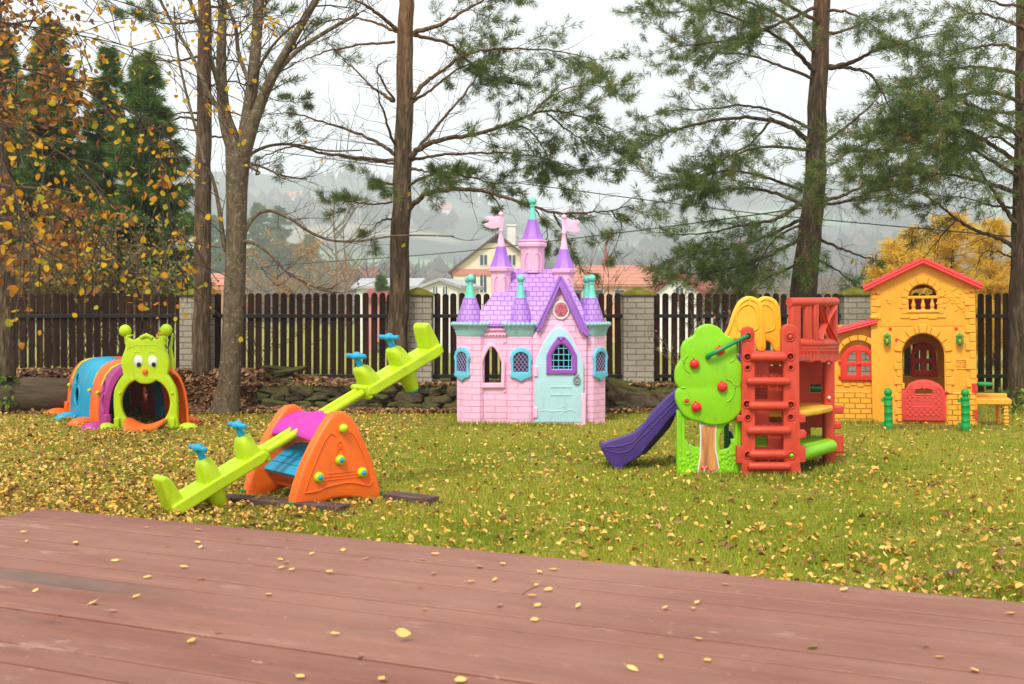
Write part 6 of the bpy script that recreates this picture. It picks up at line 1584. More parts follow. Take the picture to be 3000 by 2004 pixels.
b = ground_at(330, 18.0); shrub('hedge_shrub', 'faded olive and beige shrub above the fence behind the caterpillar', b, 1.7, .8, 2.1, 60, 'hedge', 5500, .055, 42)
b = ground_at(1700, 17.0); shrub('bare_shrub', 'small bare branching tree right of the castle spires behind the fence', b, .35, .3, 1.9, 14, 'rust', 60, .04, 43, wood='palewood', spread=.28)
b = W(2060, 1150, 14.2); b.z = gh(b.x, b.y); shrub('bare_shrub', 'leafless twiggy shrub in front of the fence left of the yellow slide hood', b, .5, .15, 1.15, 20, 'rust', 90, .035, 44, wood='palewood', spread=.55)
b = ground_at(2450, 15.6); shrub('autumn_shrub', 'small orange leaved shrub showing above the fence by the right hand pillar', b, .3, .2, 1.45, 12, 'birchleaf', 260, .06, 45)
b = W(2972, 1200, 13.2); b.z = gh(b.x, b.y); shrub('leafy_plant', 'low green leafy plant beside the play house bench', b, .25, .15, .28, 10, 'greenleaf', 70, .07, 46, 'plant')
b = W(15, 1100, 13.2); b.z = gh(b.x, b.y); shrub('leafy_plant', 'green leafy twig growing at the foot of the left edge trunk', b, .2, .2, .6, 6, 'greenleaf', 60, .07, 47, 'plant')
b = ground_at(555, 16.0); shrub('leafy_plant', 'bright yellow green leafy shoot above the fence by the slim pine', b, .3, .2, 1.55, 8, 'greenleaf', 260, .06, 48, 'plant')
b = ground_at(765, 17); shrub('leafy_plant', 'small yellow green shoot above the fence right of the forked tree', b, .2, .2, 1.45, 6, 'greenleaf', 120, .055, 49, 'plant')

# ------------------------------------------------------------------ larches behind the play house
def larch(label, px, top, Y, rad, seed):
    b = ground_at(px, Y); rr = random.Random(seed); root = thing('larch_tree', label, 'tree', b, 0, 'golden larches behind the yellow play house'); h = hgt(top, b)
    m = MB(); m.tube([(0, 0, -.1), (0, 0, h)], [.09, .015], 8); m.build('trunk', M['twig'], root, 60)
    A, B, TC, TD = [], [], [], []
    for i in range(int(150*h/5)):
        t = .1+.9*rr.random(); r_ = rad*(1-t)**.65*rr.uniform(.5, 1.15)+.08; a = rr.uniform(0, 6.283); d = Vector((math.cos(a), math.sin(a), rr.uniform(-.1, .45))); p = b+Vector((0, 0, h*t)); prev = p
        n = max(3, int(r_/.09))
        for j in range(n):
            d = (d+Vector((rr.uniform(-.15, .15), rr.uniform(-.15, .15), .03))); q = prev+d.normalized()*r_/n; A.append(prev); B.append(q); prev = q
            for v in range(5): TC.append(q+Vector((rr.uniform(-1, 1), rr.uniform(-1, 1), rr.uniform(-1, .4)))*.15); TD.append((d+Vector((0, 0, -.6))).normalized())
    put(root, 'branches', [segs(A, B, .010, .006, 3)], M['twig'])
    put(root, 'needles', [tufts(np.array([tuple(v) for v in TC]), np.array([tuple(v) for v in TD]), .13, .016, 10, .7, 1.0, .02)], M['larch'])
larch('golden larch peeping up left of the play house roof ridge', 2620, 705, 22, .85, 51)
larch('thin pale golden larch with bare tip behind the play house roof', 2672, 665, 26, .7, 52)
larch('tall golden larch behind the right half of the play house roof', 2790, 625, 23, 1.15, 53)
larch('wide golden larch between the play house roof and the right edge pine', 2905, 650, 24, 1.25, 54)
larch('small greenish golden larch left of the play house gable', 2580, 780, 21, .6, 55)

# ------------------------------------------------------------------ oak at the far left, brown leaves
def leafy(name, label, base, trunk, limbs, bark, leafm, size, per, seed, tw=.5, clump=.18, asp=.6):
    rr = random.Random(seed); root = thing(name, label, 'tree', base, 0); A, B, ra, rb, tips = [], [], [], [], []
    m = MB(); pth = cr([W(x, y, Y)-Vector(base) if not isinstance(x, Vector) else x for x, y, Y, r in trunk], 5, False)
    rads = []
    for i in range(len(trunk)-1): rads += [(trunk[i][3]+(trunk[i+1][3]-trunk[i][3])*q/5)*trunk[i][2]/F for q in range(5)]
    rads.append(trunk[-1][3]*trunk[-1][2]/F); m.tube(pth, rads, 14); m.build('trunk', bark, root, 60)
    lm = MB()
    for poly, r0, n in limbs:
        pth = cr([W(x, y, Y) for x, y, Y in poly], 7, False); r_ = r0*poly[0][2]/F
        lm.tube([p-Vector(base) for p in pth], [max(.003, r_*(1-.85*i/(len(pth)-1))) for i in range(len(pth))], 7)
        for q in range(n):
            i = rr.randrange(int(len(pth)*.15), len(pth)-1); p = pth[i].lerp(pth[i+1], rr.random()); d = (pth[i+1]-pth[i]).normalized()
            d = (d*rr.uniform(.2, 1)+Vector((rr.uniform(-1, 1), rr.uniform(-1, 1), rr.uniform(-1.0, .5)))).normalized(); l_ = tw*rr.uniform(.4, 1.2)
            for j in range(4):
                d = (d+Vector((rr.uniform(-.3, .3), rr.uniform(-.3, .3), rr.uniform(-.35, .15)))).normalized(); p2 = p+d*l_/4; A.append(p); B.append(p2); ra.append(.0035); rb.append(.002); tips.append(p2); p = p2
    lm.build('limbs', bark, root, 60)
    put(root, 'twigs', [segs(A, B, ra, rb, 3)], M['twig'])
    Cn = np.array([tuple(t_+Vector((rr.uniform(-1, 1), rr.uniform(-1, 1), rr.uniform(-1.2, .3)))*clump*.4) for t_ in tips for _ in range(per) if rr.random() < .8])
    P_, F_ = leaves_np(Cn, nrm(nrg.normal(size=Cn.shape)), size, .35, asp); put(root, 'leaves', [(P_, F_, np.repeat(np.clip(nrg.normal(.5, .3, len(Cn)), 0, 1), 6))], leafm)
    return root
leafy('oak_tree', 'oak with reddish brown leaves at the left edge, trunk behind the log', W(12, 1085, 13.3), [(10, 1100, 13.3, 36), (14, 900, 13.3, 31), (10, 700, 13.3, 29), (0, 400, 13.3, 26), (-20, 0, 13.3, 22), (-30, -100, 13.3, 20)],
      [([(0, 600, 13.2), (-20, 540, 11.5), (40, 548, 10), (160, 556, 9.4), (270, 580, 9.2)], 6, 36), ([(0, 700, 13.2), (-40, 650, 11.5), (40, 640, 10.4), (130, 665, 10), (230, 690, 9.8)], 5, 28), ([(0, 330, 13.2), (-30, 260, 12), (60, 230, 10.6), (160, 200, 10), (230, 210, 9.8)], 5, 34),
       ([(-10, 200, 13.2), (-40, 100, 12), (40, 70, 10.6), (120, 60, 10), (190, 90, 9.6)], 5, 34), ([(-10, 400, 13.2), (-30, 330, 12), (60, 300, 11), (150, 290, 10.5), (240, 310, 10.2)], 5, 26), ([(-15, 80, 13), (0, 20, 12), (60, -20, 11), (140, 10, 10.5)], 8, 34), ([(0, 760, 13), (-30, 720, 11), (20, 710, 9.6), (60, 740, 9.3)], 6, 18)],
      M['pinebark2'], M['oakleaf'], .074, 2, 61, .48, .30)
leafy('birch_tree', 'birch with yellow leaves hanging in from the upper left, close to the deck', Vector((-5.0, 5.2, .0)), [(Vector((0, 0, -.05)), 0, 5.2, 70), (Vector((.05, .05, 1.5)), 0, 5.2, 60), (Vector((.0, .1, 3.2)), 0, 5.2, 45), (Vector((.1, .1, 4.5)), 0, 5.2, 25)],
      [([(-1700, 300, 5.25), (-900, 60, 5.3), (-300, 30, 5.6), (100, 80, 5.8), (420, 150, 6.2), (640, 260, 6.4)], 5, 50), ([(-1700, 500, 5.25), (-900, 200, 5.1), (-300, 150, 5.2), (60, 200, 5.3), (330, 300, 5.5), (520, 420, 5.6)], 5, 54), ([(-1750, 700, 5.25), (-900, 420, 5.1), (-300, 330, 5.0), (0, 360, 5.0), (180, 450, 5.0), (300, 560, 5.0)], 4.5, 50),
       ([(-1700, 200, 5.3), (-900, -80, 5.8), (-200, -80, 6.4), (250, -20, 6.8), (560, 60, 7.0), (760, 40, 7.2)], 5, 56), ([(-1750, 760, 5.25), (-900, 600, 5.6), (-300, 520, 5.9), (50, 560, 6.0), (260, 680, 6.1), (400, 820, 6.2)], 4, 42), ([(300, 290, 5.5), (400, 330, 5.6), (470, 480, 5.6), (500, 640, 5.6), (520, 780, 5.6)], 2.5, 30), ([(-300, 330, 5.0), (-40, 430, 4.6), (40, 560, 4.5), (70, 700, 4.5)], 3, 20)],
      M['twig'], M['birchleaf'], .034, 1, 62, .36, .2, .8)
# ================================================================== houses beyond the fence
M['cream'] = noisy('cream_plaster', [c(226, 208, 178), c(238, 222, 196)], 1.5, .9, .2, .01)
M['peach'] = noisy('peach_plaster', [c(216, 168, 132), c(232, 186, 150)], 1.5, .9, .2, .01)
M['whitewall'] = noisy('white_plaster', [c(214, 212, 204), c(232, 230, 224)], 1.5, .9, .2, .01)
M['rosewall'] = noisy('rose_plaster', [c(190, 120, 108), c(206, 138, 124)], 1.5, .9, .2, .01)
M['tileo'] = brickmat('orange_roof_tiles', c(198, 134, 110), c(164, 104, 84), .3, .34, .03, .8, .8, .05, .12, grime=.4, xz='around')
M['tiler'] = brickmat('dull_red_roof_tiles', c(160, 84, 80), c(124, 62, 60), .3, .34, .03, .8, .8, .05, .1, grime=.4, xz='around')
M['greyroof'] = noisy('grey_sheet_roof', [c(150, 152, 154), c(186, 186, 186)], 1, .6, .2, .01, (1, 8, 1))
M['brownwood'] = noisy('brown_boards', [c(84, 62, 58), c(112, 86, 80)], 3, .8, .3, .01, (8, 8, 1))
t = NT('window_glass'); M['glass'] = t.done(c(58, 66, 74), .08, None, .8)
M['frame'] = noisy('white_window_frame', [c(206, 206, 204), c(230, 230, 228)], 3, .5, .05, .002)
def house(name, label, px, Y, rot, W_, D_, hw, hr, wall, roofm, over=.5, wins=(), zg=None, band=None, gable=None, extra=None):
    """gable end faces -y in local space; wins: (x, z, w, h) on the gable wall"""
    x = (px-1500)*Y/F; zg = gh(x, Y) if zg is None else zg
    root = thing(name, label, 'house', (x, Y, zg), R(rot)); w2 = W_/2
    m = MB(); prof = [(-w2, -.5), (w2, -.5), (w2, hw), (0, hr), (-w2, hw)]
    m.loft([[(a, 0, z_) for a, z_ in prof], [(a, D_, z_) for a, z_ in prof]]); m.build('wall', M[wall], root, 0)
    sl = (hr-hw)/w2; th = .22; rf = MB()
    for sg in (-1, 1):
        e = (sg*(w2+over), hw-sl*over); rf.loft([[(e[0], y, e[1]+.02), (0, y, hr+.02), (0, y, hr+.02+th), (e[0], y, e[1]+.02+th)] for y in (-over, D_+over)])
    r_ = rf.build('roof', M[roofm], root, 0)
    for (a, z_, ww, hh) in wins:
        f = MB(); f.box(a-ww/2-.08, a+ww/2+.08, -.06, .01, z_-hh/2-.08, z_+hh/2+.08); fo = f.build('window', M['frame'], root, 0)
        g_ = MB(); g_.box(a-ww/2, a-.04, -.075, -.055, z_-hh/2, z_+hh/2); g_.box(a+.04, a+ww/2, -.075, -.055, z_-hh/2, z_+hh/2); g_.build('pane', M['glass'], fo, 0)
    if band: m = MB(); m.box(-w2-.12, w2+.12, -.14, .0, band[0], band[1]); m.build('cornice_band', M[band[2]], root, 0)
    if gable: m = MB(); g0 = gable; wz = (hr-g0)/sl; m.loft([[(-wz, y, g0), (wz, y, g0), (0, y, hr)] for y in (-.05, .02)]); m.build('gable_boards', M['brownwood'], root, 0)
    if extra: extra(root, w2, D_, hw, hr)
    return root
s = 110/F
def ex1(root, w2, D_, hw, hr):
    m = MB(); m.box(.9, 1.7, 3, 3.8, hw, hr+1.1); m.box(.8, 1.8, 2.9, 3.9, hr+1.1, hr+1.25); m.build('chimney', M['whitewall'], root, 0)
    m = MB(); m.box(-2.2, 2.4, -1.3, -.05, 2.9, 3.02); m.build('balcony_slab', M['whitewall'], root, 0)
    m = MB()
    for i in range(24): m.tube([(-2.2+i*.2, -1.28, 3.0), (-2.2+i*.2, -1.28, 3.95)], .02, 4)
    m.tube([(-2.2, -1.28, 3.95), (2.4, -1.28, 3.95)], .03, 4); m.build('balcony_railing', M['brownwood'], root, 0)
    m = MB(); m.tube([(-w2-.35, -.2, hw-.1), (-w2-.1, -.1, hw-.6), (-w2-.1, -.1, 0)], .06, 6); m.build('downpipe', M['brownwood'], root, 0)
Yh = 110; zg = -3.0
def zz(y, Y): return H0-(y-YH)*Y/F-zg
house('cream_house', 'cream gabled house with brown gable boards seen behind the castle spires', 1458, Yh, 0, 260*s, 10, zz(792, Yh), zz(690, Yh), 'cream', 'brownwood', .45,
      [((1417-1458)*s, zz(762, Yh), .66, .95), ((1500-1458)*s, zz(762, Yh), .66, .95), ((1381-1458)*s, zz(826, Yh), .85, 1.3), ((1416-1458)*s, zz(832, Yh), .6, 1.6), ((1500-1458)*s, zz(828, Yh), .85, 1.3)], zg=zg, band=(zz(806, Yh), zz(788, Yh), 'rosewall'), gable=zz(712, Yh), extra=ex1)
Yh = 80; zg = -2.6
house('low_house', 'low white bungalow with pale grey roof left of the cream house', 1290, Yh, -8, 2.4, 9, zz(842, Yh), zz(824, Yh), 'whitewall', 'greyroof', .3, [(-.35, zz(852, Yh), .28, .55), (.35, zz(852, Yh), .28, .55)], zg=zg)
house('low_house', 'long low grey roofed outbuilding between the middle pine trunk and the bungalow', 1235, 88, 82, 5, 4.4, zz(846, 88), zz(824, 88), 'whitewall', 'greyroof', .3, [(.4, zz(850, 88), .4, .6)], zg=zg)
def ex2(root, w2, D_, hw, hr):
    m = MB(); cx, cy = 0, D_*.52; a = .42
    m.loft([[(cx-a, cy-a, hr-.6), (cx+a, cy-a, hr-.6), (cx+a, cy+a, hr-.6), (cx-a, cy+a, hr-.6)], [(cx-a, cy-a, hr+.5), (cx+a, cy-a, hr+.5), (cx+a, cy+a, hr+.5), (cx-a, cy+a, hr+.5)], [(cx-a*.55, cy-a*.55, hr+1.0), (cx+a*.55, cy-a*.55, hr+1.0), (cx+a*.55, cy+a*.55, hr+1.0), (cx-a*.55, cy+a*.55, hr+1.0)], [(cx-.04, cy-.04, hr+2.1), (cx+.04, cy-.04, hr+2.1), (cx+.04, cy+.04, hr+2.1), (cx-.04, cy+.04, hr+2.1)]])
    m.tube([(cx, cy, hr+2.0), (cx, cy, hr+2.5)], .04, 5); m.build('roof_turret', M['tiler'], root, 0)
    for i in range(4):
        f = MB(); y = 1.0+i*2.0; f.box(-w2-.06, -w2+.02, y, y+1.1, hw-1.7, hw-.4); fo = f.build('window', M['frame'], root, 0)
        g_ = MB(); g_.box(-w2-.075, -w2-.055, y+.1, y+1.0, hw-1.6, hw-.5); g_.build('pane', M['glass'], fo, 0)
Yh = 112; zg = -3.0
house('tiled_house', 'peach house with long orange tiled roof and small red roof turret behind the fence', 1912, Yh, 90, 7.5, 8.6, zz(836, Yh), zz(784, Yh), 'peach', 'tileo', .4, [], zg=zg, extra=ex2)
Yh = 66; zg = -2.2
house('white_house', 'white gabled house with dull red roof behind the fence left of the climbing tower', 1986, Yh, -24, 2.9, 5, zz(864, Yh), zz(808, Yh), 'whitewall', 'tiler', .25, [(.12, zz(864, Yh), .42, .8)], zg=zg)
house('tiled_shed', 'small orange tiled roof showing just above the fence behind the forked tree', 672, 52, 90, 3, 1.6, zz(874, 52), zz(842, 52), 'peach', 'tileo', .2, [], zg=-1.8)
house('tiled_shed', 'small pink roofed shed beside the middle pine trunk above the fence', 1130, 70, 90, 2, .9, zz(874, 70), zz(852, 70), 'rosewall', 'tiler', .2, [], zg=-2.3)
house('far_house', 'distant house with reddish roof among bare trees left of the middle pine', 1105, 230, 70, 7, 8, H0+3-(838-YH)*230/F, H0+3-(790-YH)*230/F, 'whitewall', 'tiler', .5, [], zg=-3.0)
for i, (px, py, Yd, lab) in enumerate([(1165, 640, 1150, 'tiny distant house with orange roof on the hazy hillside beside the middle pine trunk'), (885, 620, 1150, 'tiny distant house with pale orange roof on the hazy hillside above the spruces'), (1320, 665, 1150, 'tiny pale distant house high on the hazy meadow right of the middle pine')]):
    x = (px-1500)*Yd/F; z_ = gh(x, Yd); house('hill_house', lab, px, Yd, 60+i*20, 13, 18, 6, 12, 'whitewall', 'tileo', .6, [(-2.5, 3, 1.8, 2.2), (2.5, 3, 1.8, 2.2)], zg=z_)

# ================================================================== valley trees
grp = 'dark spruces in the hazy valley'
for px, top, Y, rad, lab in [(757, 592, 300, 10.0, 'tall hazy spruce just right of the forked trunk'), (818, 604, 316, 12.4, 'broad hazy spruce, the right one of the pair by the forked trunk'), (905, 688, 300, 7.2, 'smaller hazy spruce between the spruce pair and the bare valley tree'), (632, 630, 290, 6.8, 'slim hazy spruce seen between the slim pine and forked trunks'), (655, 700, 340, 7.2, 'low hazy spruce mostly hidden behind the forked trunk')]:
    b = ground_at(px, Y); spruce('valley_spruce', lab, b, hgt(top, b), rad, px, grp, 1.2, 1.05, 8, .22, first=.08)
b = ground_at(1118, 70); spruce('small_spruce', 'small bushy green spruce above the fence left of the middle pine', b, hgt(804, b), 1.0, 77, None, .7, .30, 9, .045, first=.02)
def vt(name, label, px, Y, top, seed, spread, n=9, mat='palewood', lf=None, fork=.42):
    b = ground_at(px, Y); h = hgt(top, b); rr = random.Random(seed); limbs = []; up = lambda x_, z_: (px+x_*F/Y, YH-(b.z+z_-H0)*F/Y)
    r0 = h*.014*F/Y
    limbs.append(([(*up(0, -.3), r0), (*up(0, h*.25), r0*.85), (*up(.02*h, h*.5), r0*.6), (*up(0, h*.8), r0*.3), (*up(.02*h, h), r0*.1)], Y, 0, 0, 0, 10))
    for i in range(n):
        t = rr.uniform(fork-.15, .8); sg = 1 if i % 2 else -1; e = spread*h*rr.uniform(.5, 1)*sg
        limbs.append(([up(0, h*t), up(e*.35, h*(t+.08)), up(e*.7, h*min(.98, t+.2)), up(e, h*min(1, t+rr.uniform(.2, .38)))], Y, rr.uniform(-.2, .2)*h, r0*.45, r0*.08, 9))
    return bare_tree(name, label, b, limbs, M[mat], M[mat], seed, 1.0, h*.16, leaf=lf)
vt('bare_valley_tree', 'pale leafless tree in the hazy valley left of the middle pine', 977, 105, 545, 81, .34, 12)
vt('bare_valley_tree', 'second thinner leafless valley tree just right of the pale one', 1006, 112, 600, 82, .25, 8)
vt('rusty_tree', 'rusty leaved low tree in front of the hazy spruces right of the forked trunk', 812, 84, 735, 83, .45, 12, 'twig', (M['rust'], 1500, .17, 3), .2)
vt('rusty_tree', 'rusty brown thinly leaved tree beside the pale valley tree', 905, 88, 790, 84, .5, 10, 'twig', (M['rust'], 1000, .17, 3), .2)
vt('bare_valley_tree', 'leafless tree between the pale valley tree and middle pine', 1075, 150, 720, 85, .4, 10, 'twig')
vt('bare_valley_tree', 'small leafless tree just right of the middle pine trunk', 1245, 140, 775, 86, .45, 9, 'twig')
vt('bare_valley_tree', 'leafless tree behind the fence beside the right hand pine', 2160, 32, 720, 87, .3, 10, 'twig', (M['rust'], 260, .07, 3))
vt('bare_valley_tree', 'leafless grey tree behind the fence, left of the tall right hand pine', 2110, 40, 740, 88, .35, 8, 'twig', (M['rust'], 220, .08, 3))
# far-off wood on the hill: one mass
TV, TF, TA, n = [], [], [], 0
rr = random.Random(5)
cnt = 0
while cnt < 4200:
    Y = rr.uniform(480, 1800); x = rr.uniform(-.5, .52)*Y; q = noise.noise(Vector((x*.0038, Y*.006, 4.0)))
    if Y < 1700 and q < .1: continue
    z_ = gh(x, Y); h = rr.uniform(11, 22); r_ = h*rr.uniform(.16, .26) if rr.random() < .6 else h*.4
    con = r_ < h*.3; tiers = 5
    for k in range(tiers):
        zb, zt = (k/tiers*.9, k/tiers*.9+.36) if con else (.2+k*.13, .55+k*.12); rr0 = r_*(1-k/tiers*.85) if con else r_*math.sin(math.pi*(k+1.2)/(tiers+1.4))
        ng = 7; a0 = rr.uniform(0, 6)
        ring = [(x+rr0*rr.uniform(.75, 1.15)*math.cos(a0+6.283*j/ng), Y+rr0*rr.uniform(.75, 1.15)*math.sin(a0+6.283*j/ng), z_+h*zb-rr.uniform(0, .08)*h) for j in range(ng)]+[(x, Y, z_+h*min(1, zt))]
        TV += ring; TF += [(n+j, n+(j+1) % ng, n+ng) for j in range(ng)]; TA += [rr.random()]*(ng+1); n += ng+1
    cnt += 1
M['farwood'] = leafmat('far_wood_foliage', [(0, c(22, 38, 38)), (.5, c(44, 58, 52)), (.8, c(88, 80, 68)), (1, c(112, 92, 70))], .1)
o = np_mesh('hillside_wood', TV, TF, M['farwood'], None, TA); tag(o, kind='stuff')
# undergrowth band in the valley between houses and spruces
Vv, rn = [], random.Random(9)
A, B, TC, TD = [], [], [], []
for i in range(2200):
    Y = rn.uniform(180, 470); x = rn.uniform(-.5, .5)*Y
    if -.09 < x/Y < .0 and Y < 240: continue
    if abs(x/Y) < .30 and rn.random() < .35: continue
    z_ = gh(x, Y); h = rn.uniform(3.6, 10.0)
    for j in range(9):
        e = Vector((x+rn.uniform(-.5, .5)*h, Y+rn.uniform(-.5, .5)*h, z_+h*rn.uniform(.4, 1))); A.append((x, Y, z_)); B.append(tuple(e)); TC.append(tuple(e)); TD.append((0, 0, 1))
P1, F1 = segs(A, B, .1, .04, 3); P2, F2, a2 = tufts(np.array(TC), np.array(TD, float), 2.2, .20, 8, .6, 1.0, .1)
M['brush'] = leafmat('leafless_brush', [(0, c(92, 84, 76)), (.5, c(126, 112, 96)), (.8, c(150, 126, 92)), (1, c(112, 116, 88))], .1)
o = np_mesh('valley_brush', np.concatenate([P1, P2]), np.concatenate([np.concatenate([F1[:, :3], F1[:, [0, 2, 3]]]), F2+len(P1)]), M['brush'], None, np.concatenate([np.full(len(P1), .2), a2])); tag(o, kind='stuff')

# ================================================================== overhead lines
def wire(pts, r_, label):
    m = MB(); m.tube(cr(pts, 8, False), r_, 5); o = m.build('power_line', M['black'], None, 60); tag(o, label, 'power line')
wire([W(700, 430, 30), W(1150, 490, 27), W(1530, 538, 25), W(2100, 612, 22), W(2480, 650, 20), W(3100, 705, 18)], .010, 'thin dark overhead line sloping down to the right above the castle')
wire([W(560, 800, 60), W(850, 775, 52), W(1300, 742, 44), W(1750, 690, 36), W(2100, 645, 30), W(2700, 560, 26)], .018, 'thin overhead line rising to the right behind the castle spires')
wire([W(900, 400, 45), W(1500, 465, 40), W(1900, 505, 38), W(2500, 560, 36)], .010, 'very faint thin overhead line high above the castle')

# ================================================================== haze
m = MB(); m.box(-1450, 1450, -40, 2250, -9, 290)
t = NT('valley_haze'); v = t.n('VolumePrincipled', Density=.00072, Anisotropy=.0)
v.inputs['Color'].default_value = (.93, .97, 1, 1); t.l(v.outputs[0], t.out.inputs['Volume'])
hz = m.build('haze', t.m, None, 0); tag(hz, kind='stuff')
# ================================================================== grass blades and fallen leaves
nrg = np.random.default_rng(77)
vgh = np.vectorize(gh)
def scatter(n, ymin, ymax, p=1.6, xr=.47, xo=.5):
    u = nrg.random(n); Y = (ymin**(-p)+u*(ymax**(-p)-ymin**(-p)))**(-1/p); X = (nrg.random(n)*2-1)*(Y*xr+xo); return X, Y
def deckmask(X, Y):   # True where the deck covers the ground
    rx, ry = X-P0.x, Y-P0.y; e = rx*E.x+ry*E.y; d = rx*Nd.x+ry*Nd.y
    return (d > -.03) & (e > -.03)
def castlemask(X, Y): return ((np.abs(X-.19) < .72) & (Y > 12.12) & (Y < 13.2)) | ((X > 3.35) & (X < 4.9) & (Y > 12.2) & (Y < 12.9))
X, Y = scatter(420000, 3.9, 14.4, 1.0)
keep = ~deckmask(X, Y) & ~castlemask(X, Y)
nz = np.array([noise.noise(Vector((x*.7, y*.7, 5))) for x, y in zip(X, Y)])
nz2 = np.array([noise.noise(Vector((x*2.1, y*2.1, 15))) for x, y in zip(X, Y)])
keep &= nrg.random(len(X)) < np.clip(.85-.5*np.clip((-X-1.2)/2.2, 0, 1)-.35*np.clip((Y-12.8)/1, 0, 1)+.6*nz+.9*nz2, .06, 1)
keep &= ~((Y > 13.5) & (X < 1.9))
X, Y, nz = X[keep], Y[keep], nz[keep]; n = len(X); Z = vgh(X, Y)
a = nrg.random(n)*6.283; h = .014+.026*nrg.random(n)+.010*np.clip(nz, -.5, .6); wd = .0022+.0020*nrg.random(n)+.00028*Y
lean = .9*(nrg.random((n, 2))-.5)
base = np.stack([X, Y, Z-.004], 1); sd = np.stack([np.cos(a), np.sin(a), np.zeros(n)], 1)*wd[:, None]
tip = base+np.stack([lean[:, 0]*h, lean[:, 1]*h, h], 1)
P_ = np.stack([base-sd, base+sd, tip], 1).reshape(-1, 3)
gr = np.repeat(np.clip(.42+.5*nz+nrg.normal(0, .2, n)-.0*X, 0, 1), 3)
o = np_mesh('grass', P_, np.arange(3*n).reshape(-1, 3), M['grassblade'], None, gr); tag(o, kind='stuff')
# longer grass that the mower leaves round the feet of things and along the wall
def edge_pts(p, q, n_, j): 
    u = nrg.random(n_)[:, None]; return np.array(p)*(1-u)+np.array(q)*u+nrg.normal(0, j, (n_, 2))
EP = []
for p, q, n_ in [((-.60, 12.02), (.62, 12.02), 900), ((-.62, 12.0), (-.62, 13.1), 500), ((.80, 12.0), (.80, 13.1), 400), ((1.36, 8.58), (1.68, 8.55), 260), ((1.70, 8.48), (2.15, 8.48), 320), ((2.3, 8.6), (2.55, 9.15), 260), ((.75, 8.85), (.85, 9.3), 120),
                 ((3.4, 12.2), (3.85, 12.2), 300), ((4.55, 11.85), (4.8, 11.8), 120), ((-4.05, 11.62), (-3.35, 11.62), 260), ((-5.3, 13.2), (-4.1, 11.6), 300), ((-1.42, 7.15), (-.85, 7.6), 160), ((-1.98, 7.60), (-1.02, 7.0), 120), ((-3.2, 13.45), (-.2, 13.45), 900), ((1.0, 13.45), (2.0, 13.45), 350), ((-2.25, 5.62), (1.7, 3.9), 900), ((-3.45, 13.05), (-3.05, 13.05), 120), ((4.8, 14.3), (6.6, 14.3), 500)]:
    EP.append(edge_pts(p, q, n_, .035))
EP = np.concatenate(EP); n = len(EP); X, Y = EP[:, 0], EP[:, 1]; kk_ = ~deckmask(X, Y); X, Y = X[kk_], Y[kk_]; n = len(X); Z = vgh(X, Y)
a = nrg.random(n)*6.283; h = .022+.045*nrg.random(n); wd = .003+.0004*Y
base = np.stack([X, Y, Z-.004], 1); sd = np.stack([np.cos(a), np.sin(a), np.zeros(n)], 1)*wd[:, None]; tip = base+np.stack([(nrg.random(n)-.5)*h, (nrg.random(n)-.5)*h, h], 1)
o = np_mesh('long_grass', np.stack([base-sd, base+sd, tip], 1).reshape(-1, 3), np.arange(3*n).reshape(-1, 3), M['grassblade'], None, np.repeat(np.clip(nrg.normal(.4, .25, n), 0, 1), 3)); tag(o, kind='stuff')

# leaves on the lawn
def dens(X, Y):
    left = np.clip((-X-.9)/1.9, 0, 1)
    return (.20+1.05*left**.7-.07*np.clip((X-1.5)/3, 0, 1))*np.clip(.55+.45*(Y-4)/5, .55, 1)
X, Y = scatter(88000, 3.9, 13.9, .35)
nz = np.array([noise.noise(Vector((x*.9, y*.9, 9))) for x, y in zip(X, Y)])
keep = ~deckmask(X, Y) & ~castlemask(X, Y) & (nrg.random(len(X)) < dens(X, Y)*(1+1.1*nz))
X, Y = X[keep], Y[keep]; n = len(X); Z = vgh(X, Y)
Nn = nrm(np.stack([nrg.normal(0, .55, n), nrg.normal(0, .55, n), np.ones(n)], 1))
Cn = np.stack([X, Y, Z+.014+.026*nrg.random(n)], 1)
lr = np.clip(nrg.normal(.5, .33, n)-.22*np.clip((-X-1)/2, 0, 1)*nrg.random(n), 0, 1)
P1, F1 = leaves_np(Cn, Nn, .019+.026*nrg.random((n, 1))**1.3, .7, .58)
o = np_mesh('leaf_litter', P1, F1, M['litter'], None, np.repeat(lr, 6)); tag(o, kind='stuff')
# larger brown leaves among them
X, Y = scatter(5200, 3.9, 13.9, .5); keep = ~deckmask(X, Y) & ~castlemask(X, Y) & (nrg.random(len(X)) < .10+.8*np.clip((-X-.6)/2, 0, 1)); X, Y = X[keep], Y[keep]; n = len(X)
Cn = np.stack([X, Y, vgh(X, Y)+.016+.02*nrg.random(n)], 1); P1, F1 = leaves_np(Cn, nrm(np.stack([nrg.normal(0, .5, n), nrg.normal(0, .5, n), np.ones(n)], 1)), .03+.03*nrg.random((n, 1)), .8, .5)
o = np_mesh('brown_leaf_litter', P1, F1, M['tanleaf'], None, np.repeat(nrg.random(n), 6)); tag(o, kind='stuff')
# brown leaf bank
n = 15000; X = nrg.uniform(-7.0, -1.5, n); Y = nrg.uniform(13.25, 14.45, n)
keep = nrg.random(n) < np.clip((-X-1.2)/1.2, 0, 1)*np.where(Y < 13.5, .5, 1); X, Y = X[keep], Y[keep]; n = len(X)
Cn = np.stack([X, Y, vgh(X, Y)+.01+.035*nrg.random(n)], 1); Nn = nrm(np.stack([nrg.normal(0, .5, n), nrg.normal(-.3, .5, n), np.ones(n)], 1))
P1, F1 = leaves_np(Cn, Nn, .075, .5, .6); o = np_mesh('brown_leaf_bank', P1, F1, M['mouldleaf'], None, np.repeat(nrg.random(n), 6)); tag(o, kind='stuff')
